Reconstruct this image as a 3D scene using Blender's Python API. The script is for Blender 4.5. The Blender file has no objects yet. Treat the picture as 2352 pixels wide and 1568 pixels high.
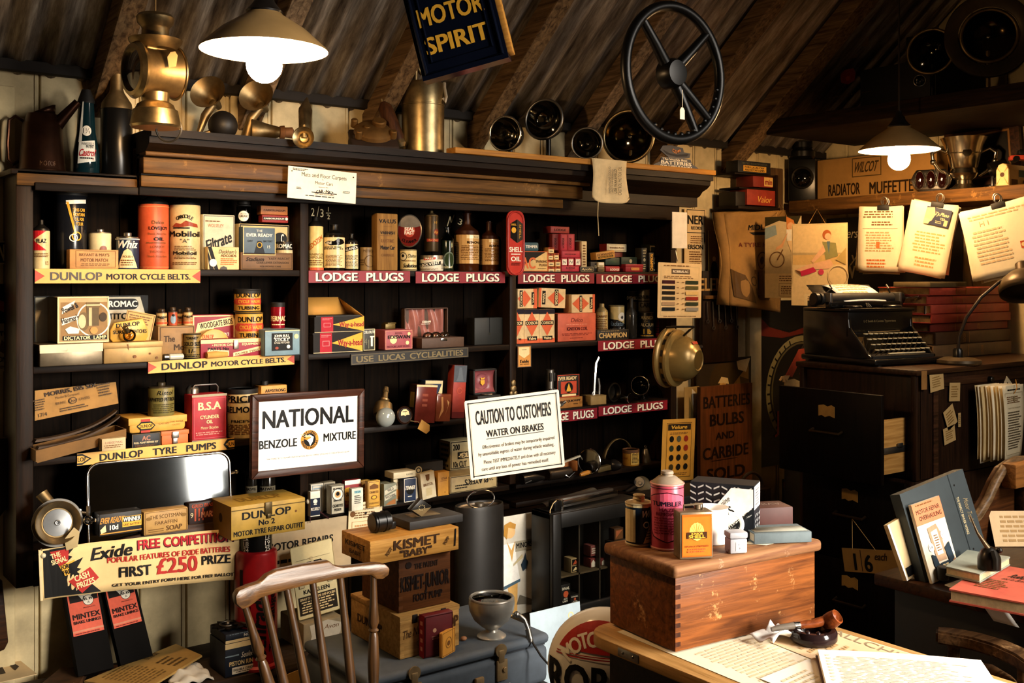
import bpy,bmesh,math,random
from mathutils import Vector as V,Matrix as Mx
random.seed(7)
R=math.radians
sc=bpy.context.scene
COL=sc.collection
# ---------------------------------------------------------------- camera, world, window light, exposure
F,CX,HY=2430.0,1176.0,640.0  # focal length in px of a 2352 px frame, centre column, eye-level row
YAW=R(37.0)
CS,SN=math.cos(YAW),math.sin(YAW)
EYE=V((0,0,1.5))
cd=bpy.data.cameras.new('camera');cam=bpy.data.objects.new('camera',cd);COL.objects.link(cam)
cam.location=EYE;cam.rotation_euler=(R(90),0,-YAW)
cd.sensor_width=36;cd.lens=F/2352*36;cd.shift_y=-(784-HY)/2352
cd.clip_start=0.02
sc.camera=cam
w=bpy.data.worlds.new('world');sc.world=w;w.use_nodes=True
w.node_tree.nodes['Background'].inputs[0].default_value=(0.75,0.85,1,1)
w.node_tree.nodes['Background'].inputs[1].default_value=0.004
sc.view_settings.view_transform='Standard';sc.view_settings.look='None'
sc.view_settings.exposure=-0.18;sc.view_settings.gamma=1;sc.view_settings.use_curve_mapping=False
def area(name,loc,target,sx,sy,power,colr,spread=180):
 l=bpy.data.lights.new(name,'AREA');l.shape='RECTANGLE';l.size=sx;l.size_y=sy
 l.energy=power;l.color=colr;l.spread=R(spread)
 o=bpy.data.objects.new(name,l);COL.objects.link(o);o.location=loc
 o.rotation_euler=(V(target)-V(loc)).to_track_quat('-Z','Y').to_euler()
 return o
area('daylight_rooflight',(2.95,0.0,2.4),(1.85,1.5,0.75),1.1,0.8,44,(1.0,0.90,0.78),115)
area('daylight_window',(2.5,-1.66,1.6),(0.95,3.0,0.5),0.9,1.2,46,(1.0,0.91,0.79),50)
BULB_STRENGTH=420
BULB_COLOR=(1.0,0.60,0.27)
# ---------------------------------------------------------------- pixel rays to points of the room
def ray(px,py):
 a=(px-CX)/F
 return V((a*CS+SN,-a*SN+CS,(HY-py)/F))
def AY(px,py,y):d=ray(px,py);return EYE+d*(y/d.y)
def AX(px,py,x):d=ray(px,py);return EYE+d*(x/d.x)
def AZ(px,py,z):d=ray(px,py);return EYE+d*((z-1.5)/d.z)
def AD(px,py,D):return EYE+ray(px,py)*D
RC=V((CS,-SN,0));FW=V((SN,CS,0));UP=V((0,0,1))
# ---------------------------------------------------------------- materials
def hx(h):
 h=h.lstrip('#');o=[]
 for i in(0,2,4):
  c=int(h[i:i+2],16)/255
  o.append(c/12.92 if c<=.04045 else((c+.055)/1.055)**2.4)
 return tuple(o)
PAL={k:hx(v)for k,v in dict(k='#0d0c0b',d='#24170d',w='#efe6d2',c='#e6cd98',y='#d8a238',o='#e2662f',r='#b01c22',R='#8c1733',b='#12233d',B='#7f94a3',g='#23402f',n='#6b4623',t='#b5854a',s='#98958c',p='#cc5560',e='#4a4845',l='#c9b98f',m='#8a7443',W='#fbf8f0',G='#5f6b5c',T='#8f6532',q='#a07a34').items()}
_mc={}
def mat(c='k',rough=.55,metal=0.0,var=.25,scale=35,bump=0.0,spec=.35):
 key=(c,rough,metal,var,scale,bump,spec)
 if key in _mc:return _mc[key]
 col=PAL[c]if isinstance(c,str)and c in PAL else(hx(c)if isinstance(c,str)else c)
 m=bpy.data.materials.new('paint_'+(c if isinstance(c,str)else 'mix'));m.use_nodes=True
 nt=m.node_tree;b=nt.nodes['Principled BSDF']
 b.inputs['Roughness'].default_value=rough;b.inputs['Metallic'].default_value=metal
 b.inputs['Specular IOR Level'].default_value=spec
 tc=nt.nodes.new('ShaderNodeTexCoord');nz=nt.nodes.new('ShaderNodeTexNoise')
 nz.inputs['Scale'].default_value=scale;nz.inputs['Detail'].default_value=5;nz.inputs['Roughness'].default_value=.65
 nt.links.new(tc.outputs['Object'],nz.inputs['Vector'])
 rp=nt.nodes.new('ShaderNodeValToRGB')
 rp.color_ramp.elements[0].position=.3;rp.color_ramp.elements[1].position=.62
 rp.color_ramp.elements[0].color=(*[x*(1-var)for x in col],1);rp.color_ramp.elements[1].color=(*col,1)
 nt.links.new(nz.outputs['Fac'],rp.inputs[0]);nt.links.new(rp.outputs[0],b.inputs['Base Color'])
 if bump:
  bp=nt.nodes.new('ShaderNodeBump');bp.inputs['Strength'].default_value=bump;bp.inputs['Distance'].default_value=.004
  nt.links.new(nz.outputs['Fac'],bp.inputs['Height']);nt.links.new(bp.outputs[0],b.inputs['Normal'])
 _mc[key]=m
 return m
def wood(c1,c2,axis='x',rough=.5,scale=9,bump=.25,wear=None,spec=.12):
 key=('wood',c1,c2,axis,rough,scale,wear)
 if key in _mc:return _mc[key]
 m=bpy.data.materials.new('wood');m.use_nodes=True;nt=m.node_tree;b=nt.nodes['Principled BSDF']
 b.inputs['Roughness'].default_value=rough;b.inputs['Specular IOR Level'].default_value=spec
 tc=nt.nodes.new('ShaderNodeTexCoord');mp=nt.nodes.new('ShaderNodeMapping')
 s=[scale*4]*3;s['xyz'.index(axis)]=scale*.25;mp.inputs['Scale'].default_value=s
 nz=nt.nodes.new('ShaderNodeTexNoise');nz.inputs['Scale'].default_value=2.2;nz.inputs['Detail'].default_value=7
 nz.inputs['Roughness'].default_value=.6;nz.inputs['Distortion'].default_value=.6
 rp=nt.nodes.new('ShaderNodeValToRGB');rp.color_ramp.elements[0].position=.34;rp.color_ramp.elements[1].position=.66
 rp.color_ramp.elements[0].color=(*hx(c1),1);rp.color_ramp.elements[1].color=(*hx(c2),1)
 nt.links.new(tc.outputs['Object'],mp.inputs[0]);nt.links.new(mp.outputs[0],nz.inputs['Vector'])
 nt.links.new(nz.outputs['Fac'],rp.inputs[0]);out=rp.outputs[0]
 if wear:
  n2=nt.nodes.new('ShaderNodeTexNoise');n2.inputs['Scale'].default_value=14;n2.inputs['Detail'].default_value=8
  n2.inputs['Roughness'].default_value=.75;nt.links.new(tc.outputs['Object'],n2.inputs['Vector'])
  r2=nt.nodes.new('ShaderNodeValToRGB');r2.color_ramp.elements[0].position=.60;r2.color_ramp.elements[1].position=.68
  nt.links.new(n2.outputs['Fac'],r2.inputs[0])
  mx=nt.nodes.new('ShaderNodeMix');mx.data_type='RGBA'
  nt.links.new(r2.outputs[0],mx.inputs[0]);nt.links.new(out,mx.inputs[6]);mx.inputs[7].default_value=(*hx(wear),1)
  out=mx.outputs[2]
 nt.links.new(out,b.inputs['Base Color'])
 bp=nt.nodes.new('ShaderNodeBump');bp.inputs['Strength'].default_value=bump;bp.inputs['Distance'].default_value=.003
 nt.links.new(nz.outputs['Fac'],bp.inputs['Height']);nt.links.new(bp.outputs[0],b.inputs['Normal'])
 _mc[key]=m
 return m
def glass(tint=(.9,.9,.88),gl=.12,name='glass'):
 key=(name,tint,gl)
 if key in _mc:return _mc[key]
 m=bpy.data.materials.new(name);m.use_nodes=True;nt=m.node_tree;nt.nodes.clear()
 o=nt.nodes.new('ShaderNodeOutputMaterial');mx=nt.nodes.new('ShaderNodeMixShader')
 t=nt.nodes.new('ShaderNodeBsdfTransparent');t.inputs[0].default_value=(*tint,1)
 g=nt.nodes.new('ShaderNodeBsdfGlossy');g.inputs['Roughness'].default_value=.05
 lw=nt.nodes.new('ShaderNodeLayerWeight');lw.inputs[0].default_value=gl+.12
 nt.links.new(lw.outputs['Fresnel'],mx.inputs[0]);nt.links.new(t.outputs[0],mx.inputs[1]);nt.links.new(g.outputs[0],mx.inputs[2])
 nt.links.new(mx.outputs[0],o.inputs[0]);_mc[key]=m
 return m
def emit(c,s):
 m=bpy.data.materials.new('lit_bulb_glass');m.use_nodes=True;b=m.node_tree.nodes['Principled BSDF']
 b.inputs['Base Color'].default_value=(1,.9,.8,1)
 b.inputs['Emission Color'].default_value=(*c,1);b.inputs['Emission Strength'].default_value=s
 return m
BRASS=mat('#a8946c',.36,1.0,.45,25);OLDBRASS=mat('#8a7450',.45,.9,.5,20);CHROME=mat('#cfccc6',.16,1.0,.12,20)
STEEL=mat('#8d8a84',.38,1.0,.35,22);IRON=mat('#2a2623',.5,.85,.5,30,.2);BLACKP=mat('k',.3,0,.3,20)
BLACKM=mat('#15120f',.6,0,.4,25);TIN=mat('#9a9082',.36,.9,.4,18);SILVERP=mat('#a7a39a',.33,.6,.25,14)
GLASS=glass();MIRROR=mat('#9a9a9a',.06,1.0,.1,3);RUST=mat('#6f4a2c',.7,.3,.6,14,.3)
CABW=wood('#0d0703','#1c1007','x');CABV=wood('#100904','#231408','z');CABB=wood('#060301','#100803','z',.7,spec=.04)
RAILW=wood('#3f2a14','#65451f','x',.42,wear='#7d5a2c');PINE=wood('#8d5d26','#b98339','x',.5)
CRATE=wood('#7d5427','#ad7f42','x',.6);DARKCRATE=wood('#3f2310','#5f3719','x',.6);CHESTW=wood('#482611','#78441e','x',.42,wear='#b58a58')
CHAIRW=wood('#38230f','#61401e','x',.35,spec=.4);CHAIRV=wood('#28190c','#482e15','z',.35,spec=.4);DESKW=wood('#1f1108','#3b210e','x',.4)
PAPER=mat('#efe3c4',.8,0,.12,12);OLDPAPER=mat('#d9c08c',.8,0,.25,10);CARD=mat('t',.8,0,.3,12,.1)
# ---------------------------------------------------------------- mesh builder
def axes(o,ex,ey,ez):
 m=Mx.Identity(4)
 for i,a in enumerate((ex,ey,ez)):
  for j in range(3):m[j][i]=a[j]
 for j in range(3):m[j][3]=o[j]
 return m
def along(p,d,up=None):
 """matrix whose local +z runs along d from p"""
 z=V(d).normalized();h=V(up)if up else(V((0,0,1))if abs(z.z)<.95 else V((0,1,0)))
 x=h.cross(z).normalized();y=z.cross(x)
 return axes(V(p),x,y,z)
class MB:
 def __init__(s,m=None):s.bm=bmesh.new();s.ms=[];s.mi=0;s.m(m or BLACKM)
 def m(s,m):
  if m not in s.ms:s.ms.append(m)
  s.mi=s.ms.index(m);return s
 def add(s,vs,fs,M=None):
  b=[s.bm.verts.new(M@V(v)if M else V(v))for v in vs]
  for f in fs:
   try:k=s.bm.faces.new([b[i]for i in f])
   except ValueError:continue
   k.material_index=s.mi
  return s
 def box(s,x0,x1,y0,y1,z0,z1,bev=0.0,M=None,seg=2):
  t=bmesh.new()
  vs=[t.verts.new((x,y,z))for x in(x0,x1)for y in(y0,y1)for z in(z0,z1)]
  for f in((0,1,3,2),(4,6,7,5),(0,4,5,1),(2,3,7,6),(0,2,6,4),(1,5,7,3)):t.faces.new([vs[i]for i in f])
  if bev:bmesh.ops.bevel(t,geom=list(t.edges),offset=bev,segments=seg,affect='EDGES',profile=.5)
  t.verts.index_update()
  s.add([v.co.copy()for v in t.verts],[[v.index for v in f.verts]for f in t.faces],M);t.free();return s
 def lathe(s,prof,n=28,M=None,a0=0,a1=360,squash=1.0):
  full=abs(a1-a0)>=360;k=n if full else n+1
  vs,fs,rows=[],[],[]
  for r,z in prof:
   if r<1e-6:rows.append([len(vs)]);vs.append((0,0,z));continue
   row=[]
   for i in range(k):
    t=R(a0+(a1-a0)*i/n);row.append(len(vs));vs.append((r*math.cos(t),r*math.sin(t)*squash,z))
   rows.append(row)
  for a,b in zip(rows,rows[1:]):
   for i in range(n):
    j=(i+1)%k
    if len(a)==1 and len(b)==1:continue
    if len(a)==1:fs.append((a[0],b[j],b[i]))
    elif len(b)==1:fs.append((a[i],a[j],b[0]))
    else:fs.append((a[i],a[j],b[j],b[i]))
  return s.add(vs,fs,M)
 def cyl(s,r,z0,z1,n=28,M=None,bev=0.0,squash=1.0):
  p=[(0,z0),(r-bev,z0),(r,z0+bev),(r,z1-bev),(r-bev,z1),(0,z1)]if bev else[(0,z0),(r,z0),(r,z1),(0,z1)]
  return s.lathe(p,n,M,squash=squash)
 def sph(s,c,r,n=20,sx=1,sy=1,sz=1):
  p=[(math.sin(math.pi*i/12)if 0<i<12 else 0,-math.cos(math.pi*i/12))for i in range(13)]
  return s.lathe(p,n,Mx.Translation(V(c))@Mx.Diagonal((r*sx,r*sy,r*sz,1)))
 def tube(s,pts,r,n=8,closed=False):
  pts=[V(p)for p in pts];N=len(pts);rs=r if isinstance(r,(list,tuple))else[r]*N
  rings,vs,fs=[],[],[];prev=None
  for i,p in enumerate(pts):
   if closed:d=pts[(i+1)%N]-pts[i-1]
   else:d=pts[min(i+1,N-1)]-pts[max(i-1,0)]
   d.normalize()
   if prev is None:
    h=V((0,0,1))if abs(d.z)<.9 else V((0,1,0));x=h.cross(d).normalized()
   else:x=(prev-d*prev.dot(d)).normalized()
   prev=x;y=d.cross(x);ring=[]
   for k in range(n):
    t=2*math.pi*k/n;ring.append(len(vs));vs.append(p+(x*math.cos(t)+y*math.sin(t))*rs[i])
   rings.append(ring)
  for i in range(N if closed else N-1):
   a,b=rings[i],rings[(i+1)%N]
   for k in range(n):fs.append((a[k],a[(k+1)%n],b[(k+1)%n],b[k]))
  if not closed:fs+=[tuple(rings[0][::-1]),tuple(rings[-1])]
  return s.add(vs,fs)
 def torus(s,r,t,M=None,n=36,k=10,a0=0,a1=360,squash=1.0):
  M=M or Mx.Identity(4);full=a1-a0>=360;c=n if full else n+1
  return s.tube([M@V((r*math.cos(R(a0+(a1-a0)*i/n)),squash*r*math.sin(R(a0+(a1-a0)*i/n)),0))for i in range(c)],t,k,full)
 def prism(s,pts,d,M=None,bev=0.0):
  """polygon in local x-z, thickness d along local +y"""
  n=len(pts);t=bmesh.new()
  a=[t.verts.new((x,0,z))for x,z in pts];b=[t.verts.new((x,d,z))for x,z in pts]
  t.faces.new(a);t.faces.new(b[::-1])
  for i in range(n):t.faces.new((a[i],b[i],b[(i+1)%n],a[(i+1)%n]))
  bmesh.ops.recalc_face_normals(t,faces=list(t.faces))
  if bev:bmesh.ops.bevel(t,geom=list(t.edges),offset=bev,segments=2,affect='EDGES',profile=.5)
  t.verts.index_update()
  s.add([v.co.copy()for v in t.verts],[[v.index for v in f.verts]for f in t.faces],M);t.free();return s
 def sheet(s,f,nu,nv):
  vs=[f(i/nu,j/nv)for j in range(nv+1)for i in range(nu+1)]
  fs=[(j*(nu+1)+i,j*(nu+1)+i+1,(j+1)*(nu+1)+i+1,(j+1)*(nu+1)+i)for j in range(nv)for i in range(nu)]
  return s.add(vs,fs)
 def build(s,name,parent=None,loc=None,rz=0,M=None,solid=0.0,ang=38,normals=True):
  if normals:bmesh.ops.recalc_face_normals(s.bm,faces=list(s.bm.faces))
  me=bpy.data.meshes.new(name);s.bm.to_mesh(me);s.bm.free()
  for q in s.ms:me.materials.append(q)
  me.polygons.foreach_set('use_smooth',[True]*len(me.polygons));me.set_sharp_from_angle(angle=R(ang))
  o=bpy.data.objects.new(name,me);COL.objects.link(o)
  if parent:o.parent=parent
  if M is not None:o.matrix_local=M
  else:
   if loc is not None:o.location=loc
   o.rotation_euler=(0,0,rz)
  if solid:
   md=o.modifiers.new('thickness','SOLIDIFY');md.thickness=solid;md.offset=-1
  return o
def tag(o,label,cat,group=None):
 o['label']=label;o['category']=cat
 if group:o['group']=group
 return o
def struct(o):o['kind']='structure';return o
def root(name,label,cat,loc,rz=0,group=None,M=None):
 o=bpy.data.objects.new(name,None);COL.objects.link(o);o.empty_display_size=.05
 if M is not None:o.matrix_world=M
 else:o.location=loc;o.rotation_euler=(0,0,rz)
 return tag(o,label,cat,group)
# ---------------------------------------------------------------- printing: lettering and shapes laid on a face
_tc={}
def letters(s,bold=False):
 k=(s,bold)
 if k not in _tc:
  c=bpy.data.curves.new('lettering','FONT');c.body=s;c.resolution_u=3
  o=bpy.data.objects.new('lettering',c);me=o.to_mesh()
  # a filled text curve lists both sides; keep one
  vs=[(v.co.x/.7,v.co.y/.7,0)for v in me.vertices]
  fs,seen=[],set()
  for p in me.polygons:
   q=frozenset((round(vs[i][0],4),round(vs[i][1],4))for i in p.vertices)
   if q in seen or len(q)<3:continue
   seen.add(q);fs.append(tuple(p.vertices))
  x0=min((v[0]for v in vs),default=0);x1=max((v[0]for v in vs),default=1)
  o.to_mesh_clear();bpy.data.objects.remove(o);bpy.data.curves.remove(c)
  if bold:
   n=len(vs);fs=[tuple(i+n*k for i in f)for k in range(4)for f in fs];vs=[(x+dx,y+dy,k)for k,(dx,dy)in enumerate(((-.045,-.018),(.045,-.018),(-.045,.018),(.045,.018)))for x,y,_ in vs]
   x0-=.045;x1+=.045
  _tc[k]=(vs,fs,x0,max(x1-x0,.01))
 return _tc[k]
INK={}
def ink(c,gloss=.55):
 return mat(c,gloss,0,.14,60,0,.15)
def printing(parent,mp,W,H,ops,name='printed_label',step=None,gloss=.55,ystep=None):
 b=bmesh.new();ms=[];lay=[]
 def put(vs,fs,c,i):
  m=c if not isinstance(c,(str,tuple))else ink(c,gloss)
  if m not in ms:ms.append(m)
  t=[b.verts.new((q[0],q[1],i+(q[2]*.00004 if len(q)>2 else 0)))for q in vs]
  for f in fs:
   try:k=b.faces.new([t[j]for j in f])
   except ValueError:continue
   k.material_index=ms.index(m)
 for i,op in enumerate(ops):
  e=.0006+.00016*i;o=op[0]
  if o=='r':
   _,x0,y0,x1,y1,c=op
   put([(x0*W,y0*H),(x1*W,y0*H),(x1*W,y1*H),(x0*W,y1*H)],[(0,1,2,3)],c,e)
  elif o=='p':
   put([(x*W,y*H)for x,y in op[1]],[tuple(range(len(op[1])))],op[2],e)
  elif o=='c':
   _,cx,cy,r,c=op[:5];ry=op[5]if len(op)>5 else r
   put([(cx*W+r*H*math.cos(R(12*k)),cy*H+ry*H*math.sin(R(12*k)))for k in range(30)],[tuple(range(30))],c,e)
  elif o=='o':
   _,cx,cy,r,th,c=op[:6];ry=op[6]if len(op)>6 else r
   vs=[]
   for k in range(36):
    t=R(10*k);vs+=[(cx*W+r*H*math.cos(t),cy*H+ry*H*math.sin(t)),(cx*W+(r-th)*H*math.cos(t),cy*H+(ry-th)*H*math.sin(t))]
   put(vs,[(2*k,2*((k+1)%36),2*((k+1)%36)+1,2*k+1)for k in range(36)],c,e)
  elif o=='f':
   _,x0,y0,x1,y1,th,c=op;h=th*H;X0,X1,Y0,Y1=x0*W,x1*W,y0*H,y1*H
   put([(X0,Y0),(X1,Y0),(X1,Y1),(X0,Y1),(X0+h,Y0+h),(X1-h,Y0+h),(X1-h,Y1-h),(X0+h,Y1-h)],[(0,1,5,4),(1,2,6,5),(2,3,7,6),(3,0,4,7)],c,e)
  elif o=='l':
   _,x0,y0,x1,y1,n,c=op;rr=random.Random(n*31+int(x0*97));vs,fs=[],[]
   for k in range(n):
    yy=y0+(y1-y0)*(k+.5)/n;hh=(y1-y0)/n*.24;x=x0+rr.random()*.06*(x1-x0)
    end=x1-rr.random()*.25*(x1-x0)
    while x<end-.004:
     wv=min((.05+rr.random()*.12)*(x1-x0),end-x);q=len(vs)
     vs+=[(x*W,(yy-hh)*H),((x+wv)*W,(yy-hh)*H),((x+wv)*W,(yy+hh)*H),(x*W,(yy+hh)*H)]
     fs.append((q,q+1,q+2,q+3));x+=wv+.025*(x1-x0)
   put(vs,fs,c,e)
  elif o=='t':
   s_,cx,cy,h,c=op[1:6];wd=op[6]if len(op)>6 else None;fl=op[7]if len(op)>7 else ''
   vs,fs,x0,tw=letters(s_,'b' in fl);hh=h*(W if('v' in fl or 'd' in fl)else H)
   sx=(wd*(H if('v' in fl or 'd' in fl)else W)/tw)if wd else hh
   rot=op[8]if len(op)>8 else 0
   o2=[]
   for x,y,zk in vs:
    X=(x-x0-tw/2)*sx;Y=(y-.5)*hh
    if 'i' in fl:X+=Y*.28
    if 'v' in fl:X,Y=-Y,X
    if 'd' in fl:X,Y=Y,-X
    if 'u' in fl:X,Y=-X,-Y
    if rot:X,Y=X*math.cos(R(rot))-Y*math.sin(R(rot)),X*math.sin(R(rot))+Y*math.cos(R(rot))
    o2.append((cx*W+X,cy*H+Y,zk))
   put(o2,fs,c,e)
  elif o=='a':
   s_,cx,cy,r,h,c,mid,span=op[1:9];n=len(s_)
   for k,ch in enumerate(s_):
    if ch==' ':continue
    vs,fs,x0,tw=letters(ch,True);t=R(mid+span*(.5-(k+.5)/n));hh=h*H
    flip=1 if span>0 else-1
    o2=[]
    for x,y,zk in vs:
     X=(x-x0-tw/2)*hh*.9;Y=(y-.5)*hh
     rx,ry=math.cos(t),math.sin(t);tx,ty=ry,-rx
     o2.append((cx*W+(r*H+Y*flip)*rx+X*tx*flip,cy*H+(r*H+Y*flip)*ry+X*ty*flip,zk))
    put(o2,fs,c,e)
 if step:
  x=step
  while x<W:
   bmesh.ops.bisect_plane(b,geom=b.verts[:]+b.edges[:]+b.faces[:],plane_co=(x,0,0),plane_no=(1,0,0),dist=1e-6);x+=step
 if ystep:
  y=ystep
  while y<H:
   bmesh.ops.bisect_plane(b,geom=b.verts[:]+b.edges[:]+b.faces[:],plane_co=(0,y,0),plane_no=(0,1,0),dist=1e-6);y+=ystep
 for v in b.verts:v.co=mp(v.co.x,v.co.y,v.co.z)
 me=bpy.data.meshes.new(name);b.to_mesh(me);b.free()
 for q in ms:me.materials.append(q)
 o=bpy.data.objects.new(name,me);COL.objects.link(o);o.parent=parent
 return o
def flat(o,ex,ey):
 o,ex,ey=V(o),V(ex),V(ey);n=ex.cross(ey)
 return lambda u,v,e:o+ex*u+ey*v+n*e
def round_(r,z0,r1=None,H=1):
 r1=r if r1 is None else r1
 def f(u,v,e):
  t=-math.pi+u/r;rr=r+(r1-r)*(v/H)+e+.0006
  return V((rr*math.cos(t),rr*math.sin(t),z0+v))
 return f
# ---------------------------------------------------------------- generic things given by where they show on a shelf
YI=3.137
def span(px0,px1,py,y):
 a,b=AY(px0,py,y),AY(px1,py,y);return a.x,b.x,AY((px0+px1)/2,py,y).z
def Bx(name,label,cat,px0,px1,pyt,z,c,ops=(),y=YI,d=.06,rz=0,group=None,left=(),top=(),bev=.0015,pyb=None,lid=None,lidc=None,tilt=0,gloss=.55):
 x0,x1,zt=span(px0,px1,pyt,y)
 if pyb is not None:z=AY((px0+px1)/2,pyb,y).z
 w_,h=x1-x0,zt-z;m=c if not isinstance(c,(str,tuple))else mat(c,gloss,0,.3,22)
 b=MB(m);b.box(-w_/2,w_/2,-d/2,d/2,0,h,bev)
 o=b.build(name,None,((x0+x1)/2,y+d/2,z),rz)
 if tilt:o.rotation_euler=(0,R(tilt),rz)
 tag(o,label,cat,group)
 if lid:
  q=MB(m if lidc is None else mat(lidc,.5,0,.3,22));q.box(-w_/2-.0015,w_/2+.0015,-d/2-.0015,d/2+.0015,h-lid,h+.001,.001);q.build('lid',o)
 if ops:printing(o,flat((-w_/2,-d/2-(.0016 if lid else 0),0),(1,0,0),(0,0,1)),w_,h,ops,gloss=gloss)
 if left:printing(o,flat((-w_/2,d/2,0),(0,-1,0),(0,0,1)),d,h,left,'side_label',gloss=gloss)
 if top:printing(o,flat((-w_/2,-d/2,h+(.001 if lid else 0)),(1,0,0),(0,1,0)),w_,d,top,'top_label',gloss=gloss)
 o['dims']=(w_,d,h);return o
def Kn(name,label,cat,px0,px1,pyt,z,c,ops=(),y=YI,top='lid',tc='k',body=None,capr=.3,group=None,pyb=None,metal=0,gloss=.4,face=0,rim=None,squash=1.0):
 """round can, tin or bottle: px0..px1 its width, pyt its very top, body = row where the straight body ends"""
 a=AY((px0+px1)/2,pyt,y);D=a.dot(FW);r=(px1-px0)/2*D/F
 c0=AY((px0+px1)/2,pyt,y+r);D=c0.dot(FW);r=(px1-px0)/2*D/F
 if pyb is not None:z=AY((px0+px1)/2,pyb,y+r).z
 h=c0.z-z;hb=h if body is None else AY((px0+px1)/2,body,y+r).z-z
 m=c if not isinstance(c,(str,tuple))else mat(c,gloss,metal,.3,22)
 tm=tc if not isinstance(tc,(str,tuple))else mat(tc,.4,.2,.35,22)
 b=MB(m);b.lathe([(0,0),(r*.97,0),(r,.003),(r,hb-.002),(r*.97,hb),(0,hb)],30,squash=squash)
 o=b.build(name,None,(c0.x,c0.y,z),-math.atan2(c0.x,c0.y)+face);tag(o,label,cat,group)
 q=MB(tm);k=r*capr
 if top=='lid':q.lathe([(0,hb),(r*.9,hb),(r*1.03,hb-.012),(r*1.03,hb+.002),(r*.9,hb+.003),(r*.86,hb),(0,hb)],30);nm='lid'
 elif top=='cone':q.lathe([(r,hb),(r*.95,hb+(h-hb)*.18),(k*1.1,hb+(h-hb)*.55),(k,hb+(h-hb)*.6),(k,h-.002),(k*.9,h),(0,h)],26);nm='cone_top'
 elif top=='screw':q.lathe([(r,hb),(r*.97,hb+.003),(k*1.15,hb+.004),(k,hb+(h-hb)*.4),(k*1.2,hb+(h-hb)*.42),(k*1.2,h-.002),(k,h),(0,h)],24);nm='cap'
 elif top=='neck':q.lathe([(r,hb),(r*.93,hb+(h-hb)*.16),(k*1.15,hb+(h-hb)*.42),(k,hb+(h-hb)*.5),(k,h*.985),(k*1.25,h*.986),(k*1.25,h),(0,h)],26);nm='neck'
 else:nm=None
 if nm:q.build(nm,o)
 else:q.bm.free()
 if rim:
  q=MB(rim);q.torus(r,.0018,Mx.Translation((0,0,.003)),30,6);q.torus(r,.0018,Mx.Translation((0,0,hb-.002)),30,6);q.build('rim',o)
 if ops:printing(o,round_(r,0),math.pi*r,hb,ops,step=max(r*.3,.004),gloss=gloss)
 o['dims']=(r,r,h);return o
def plate(name,label,cat,o,ex,ey,w_,h,c,ops,th=.002,group=None,corner=0.0,gloss=.5,back=None):
 """a flat sign, card or sheet: o lower left corner, ex and ey its unit axes"""
 ex,ey=V(ex).normalized(),V(ey).normalized();n=ex.cross(ey)
 M=axes(V(o),ex,-n,ey)  # local x along ex, local y into the back, local z along ey
 pts=[(0,0),(w_,0),(w_,h),(0,h)]
 if corner:
  pts=[]
  for cx,cy,a in((corner,corner,180),(w_-corner,corner,270),(w_-corner,h-corner,0),(corner,h-corner,90)):
   pts+=[(cx+corner*math.cos(R(a+18*k)),cy+corner*math.sin(R(a+18*k)))for k in range(6)]
 m=c if not isinstance(c,(str,tuple))else mat(c,gloss,0,.2,14)
 b=MB(m);b.prism(pts,th);q=b.build(name,None,M=M);tag(q,label,cat,group)
 if ops:printing(q,flat((0,0,0),(1,0,0),(0,0,1)),w_,h,ops,gloss=gloss)
 return q
def plateY(name,label,cat,px0,py0,px1,py1,y,c,ops,roll=0,**k):
 """plate parallel to the back wall, from its upper left (px0,py0) and lower right (px1,py1)"""
 a,b=AY(px0,py0,y),AY(px1,py1,y);w_,h=b.x-a.x,None
 h=AY((px0+px1)/2,py0,y).z-AY((px0+px1)/2,py1,y).z
 zc=(AY((px0+px1)/2,(py0+py1)/2,y)).z
 ex=V((math.cos(R(roll)),0,math.sin(R(roll))));ey=V((-math.sin(R(roll)),0,math.cos(R(roll))))
 c0=V(((a.x+b.x)/2,y,zc));return plate(name,label,cat,c0-ex*w_/2-ey*h/2,ex,ey,w_,h,c,ops,**k)
def plateX(name,label,cat,px0,py0,px1,py1,x,c,ops,roll=0,yaw=0,**k):
 """plate parallel to the right wall (seen with its face towards -x)"""
 a,b=AX(px0,py0,x),AX(px1,py1,x);w_=a.y-b.y
 pm=(px0+px1)/2;h=AX(pm,py0,x).z-AX(pm,py1,x).z;c0=(a+b)/2;c0.z=(AX(pm,py0,x).z+AX(pm,py1,x).z)/2
 e1=V((-math.sin(R(yaw)),-math.cos(R(yaw)),0));ex=e1*math.cos(R(roll))+UP*math.sin(R(roll));ey=UP*math.cos(R(roll))-e1*math.sin(R(roll))
 return plate(name,label,cat,c0-ex*w_/2-ey*h/2,ex,ey,w_,h,c,ops,**k)
# ================================================================ THE SETTING
YW,XW=3.30,4.42  # back wall, right wall
CREAM=mat('#cbb88c',.6,0,.35,9,.1)
def boards(name,x0,x1,z0,z1,M,wd=.145):
 b=MB(CREAM);x=x0
 while x<x1:
  e=min(x+wd-.004,x1);b.box(x,e,0,.03,z0,z1,.003,M,1);b.box(e-.012,e-.004,-.003,.01,z0,z1,0,M);x+=wd
 b.box(x0,x1,.012,.05,z0,z1,0,M)
 return struct(b.build(name))
boards('wall_back',-.4,XW,0,2.16,Mx.Translation((0,YW,0)))
boards('wall_right',-2.6,3.4,0,3.2,Mx.Translation((XW,0,0))@Mx.Rotation(R(-90),4,'Z')@Mx.Translation((-.7,0,0)),.16)
b=MB(mat('#3a3128',.85,0,.4,6,.2));b.box(-1.5,XW+.05,-2.5,YW+.05,-.05,0);struct(b.build('floor'))
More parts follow.
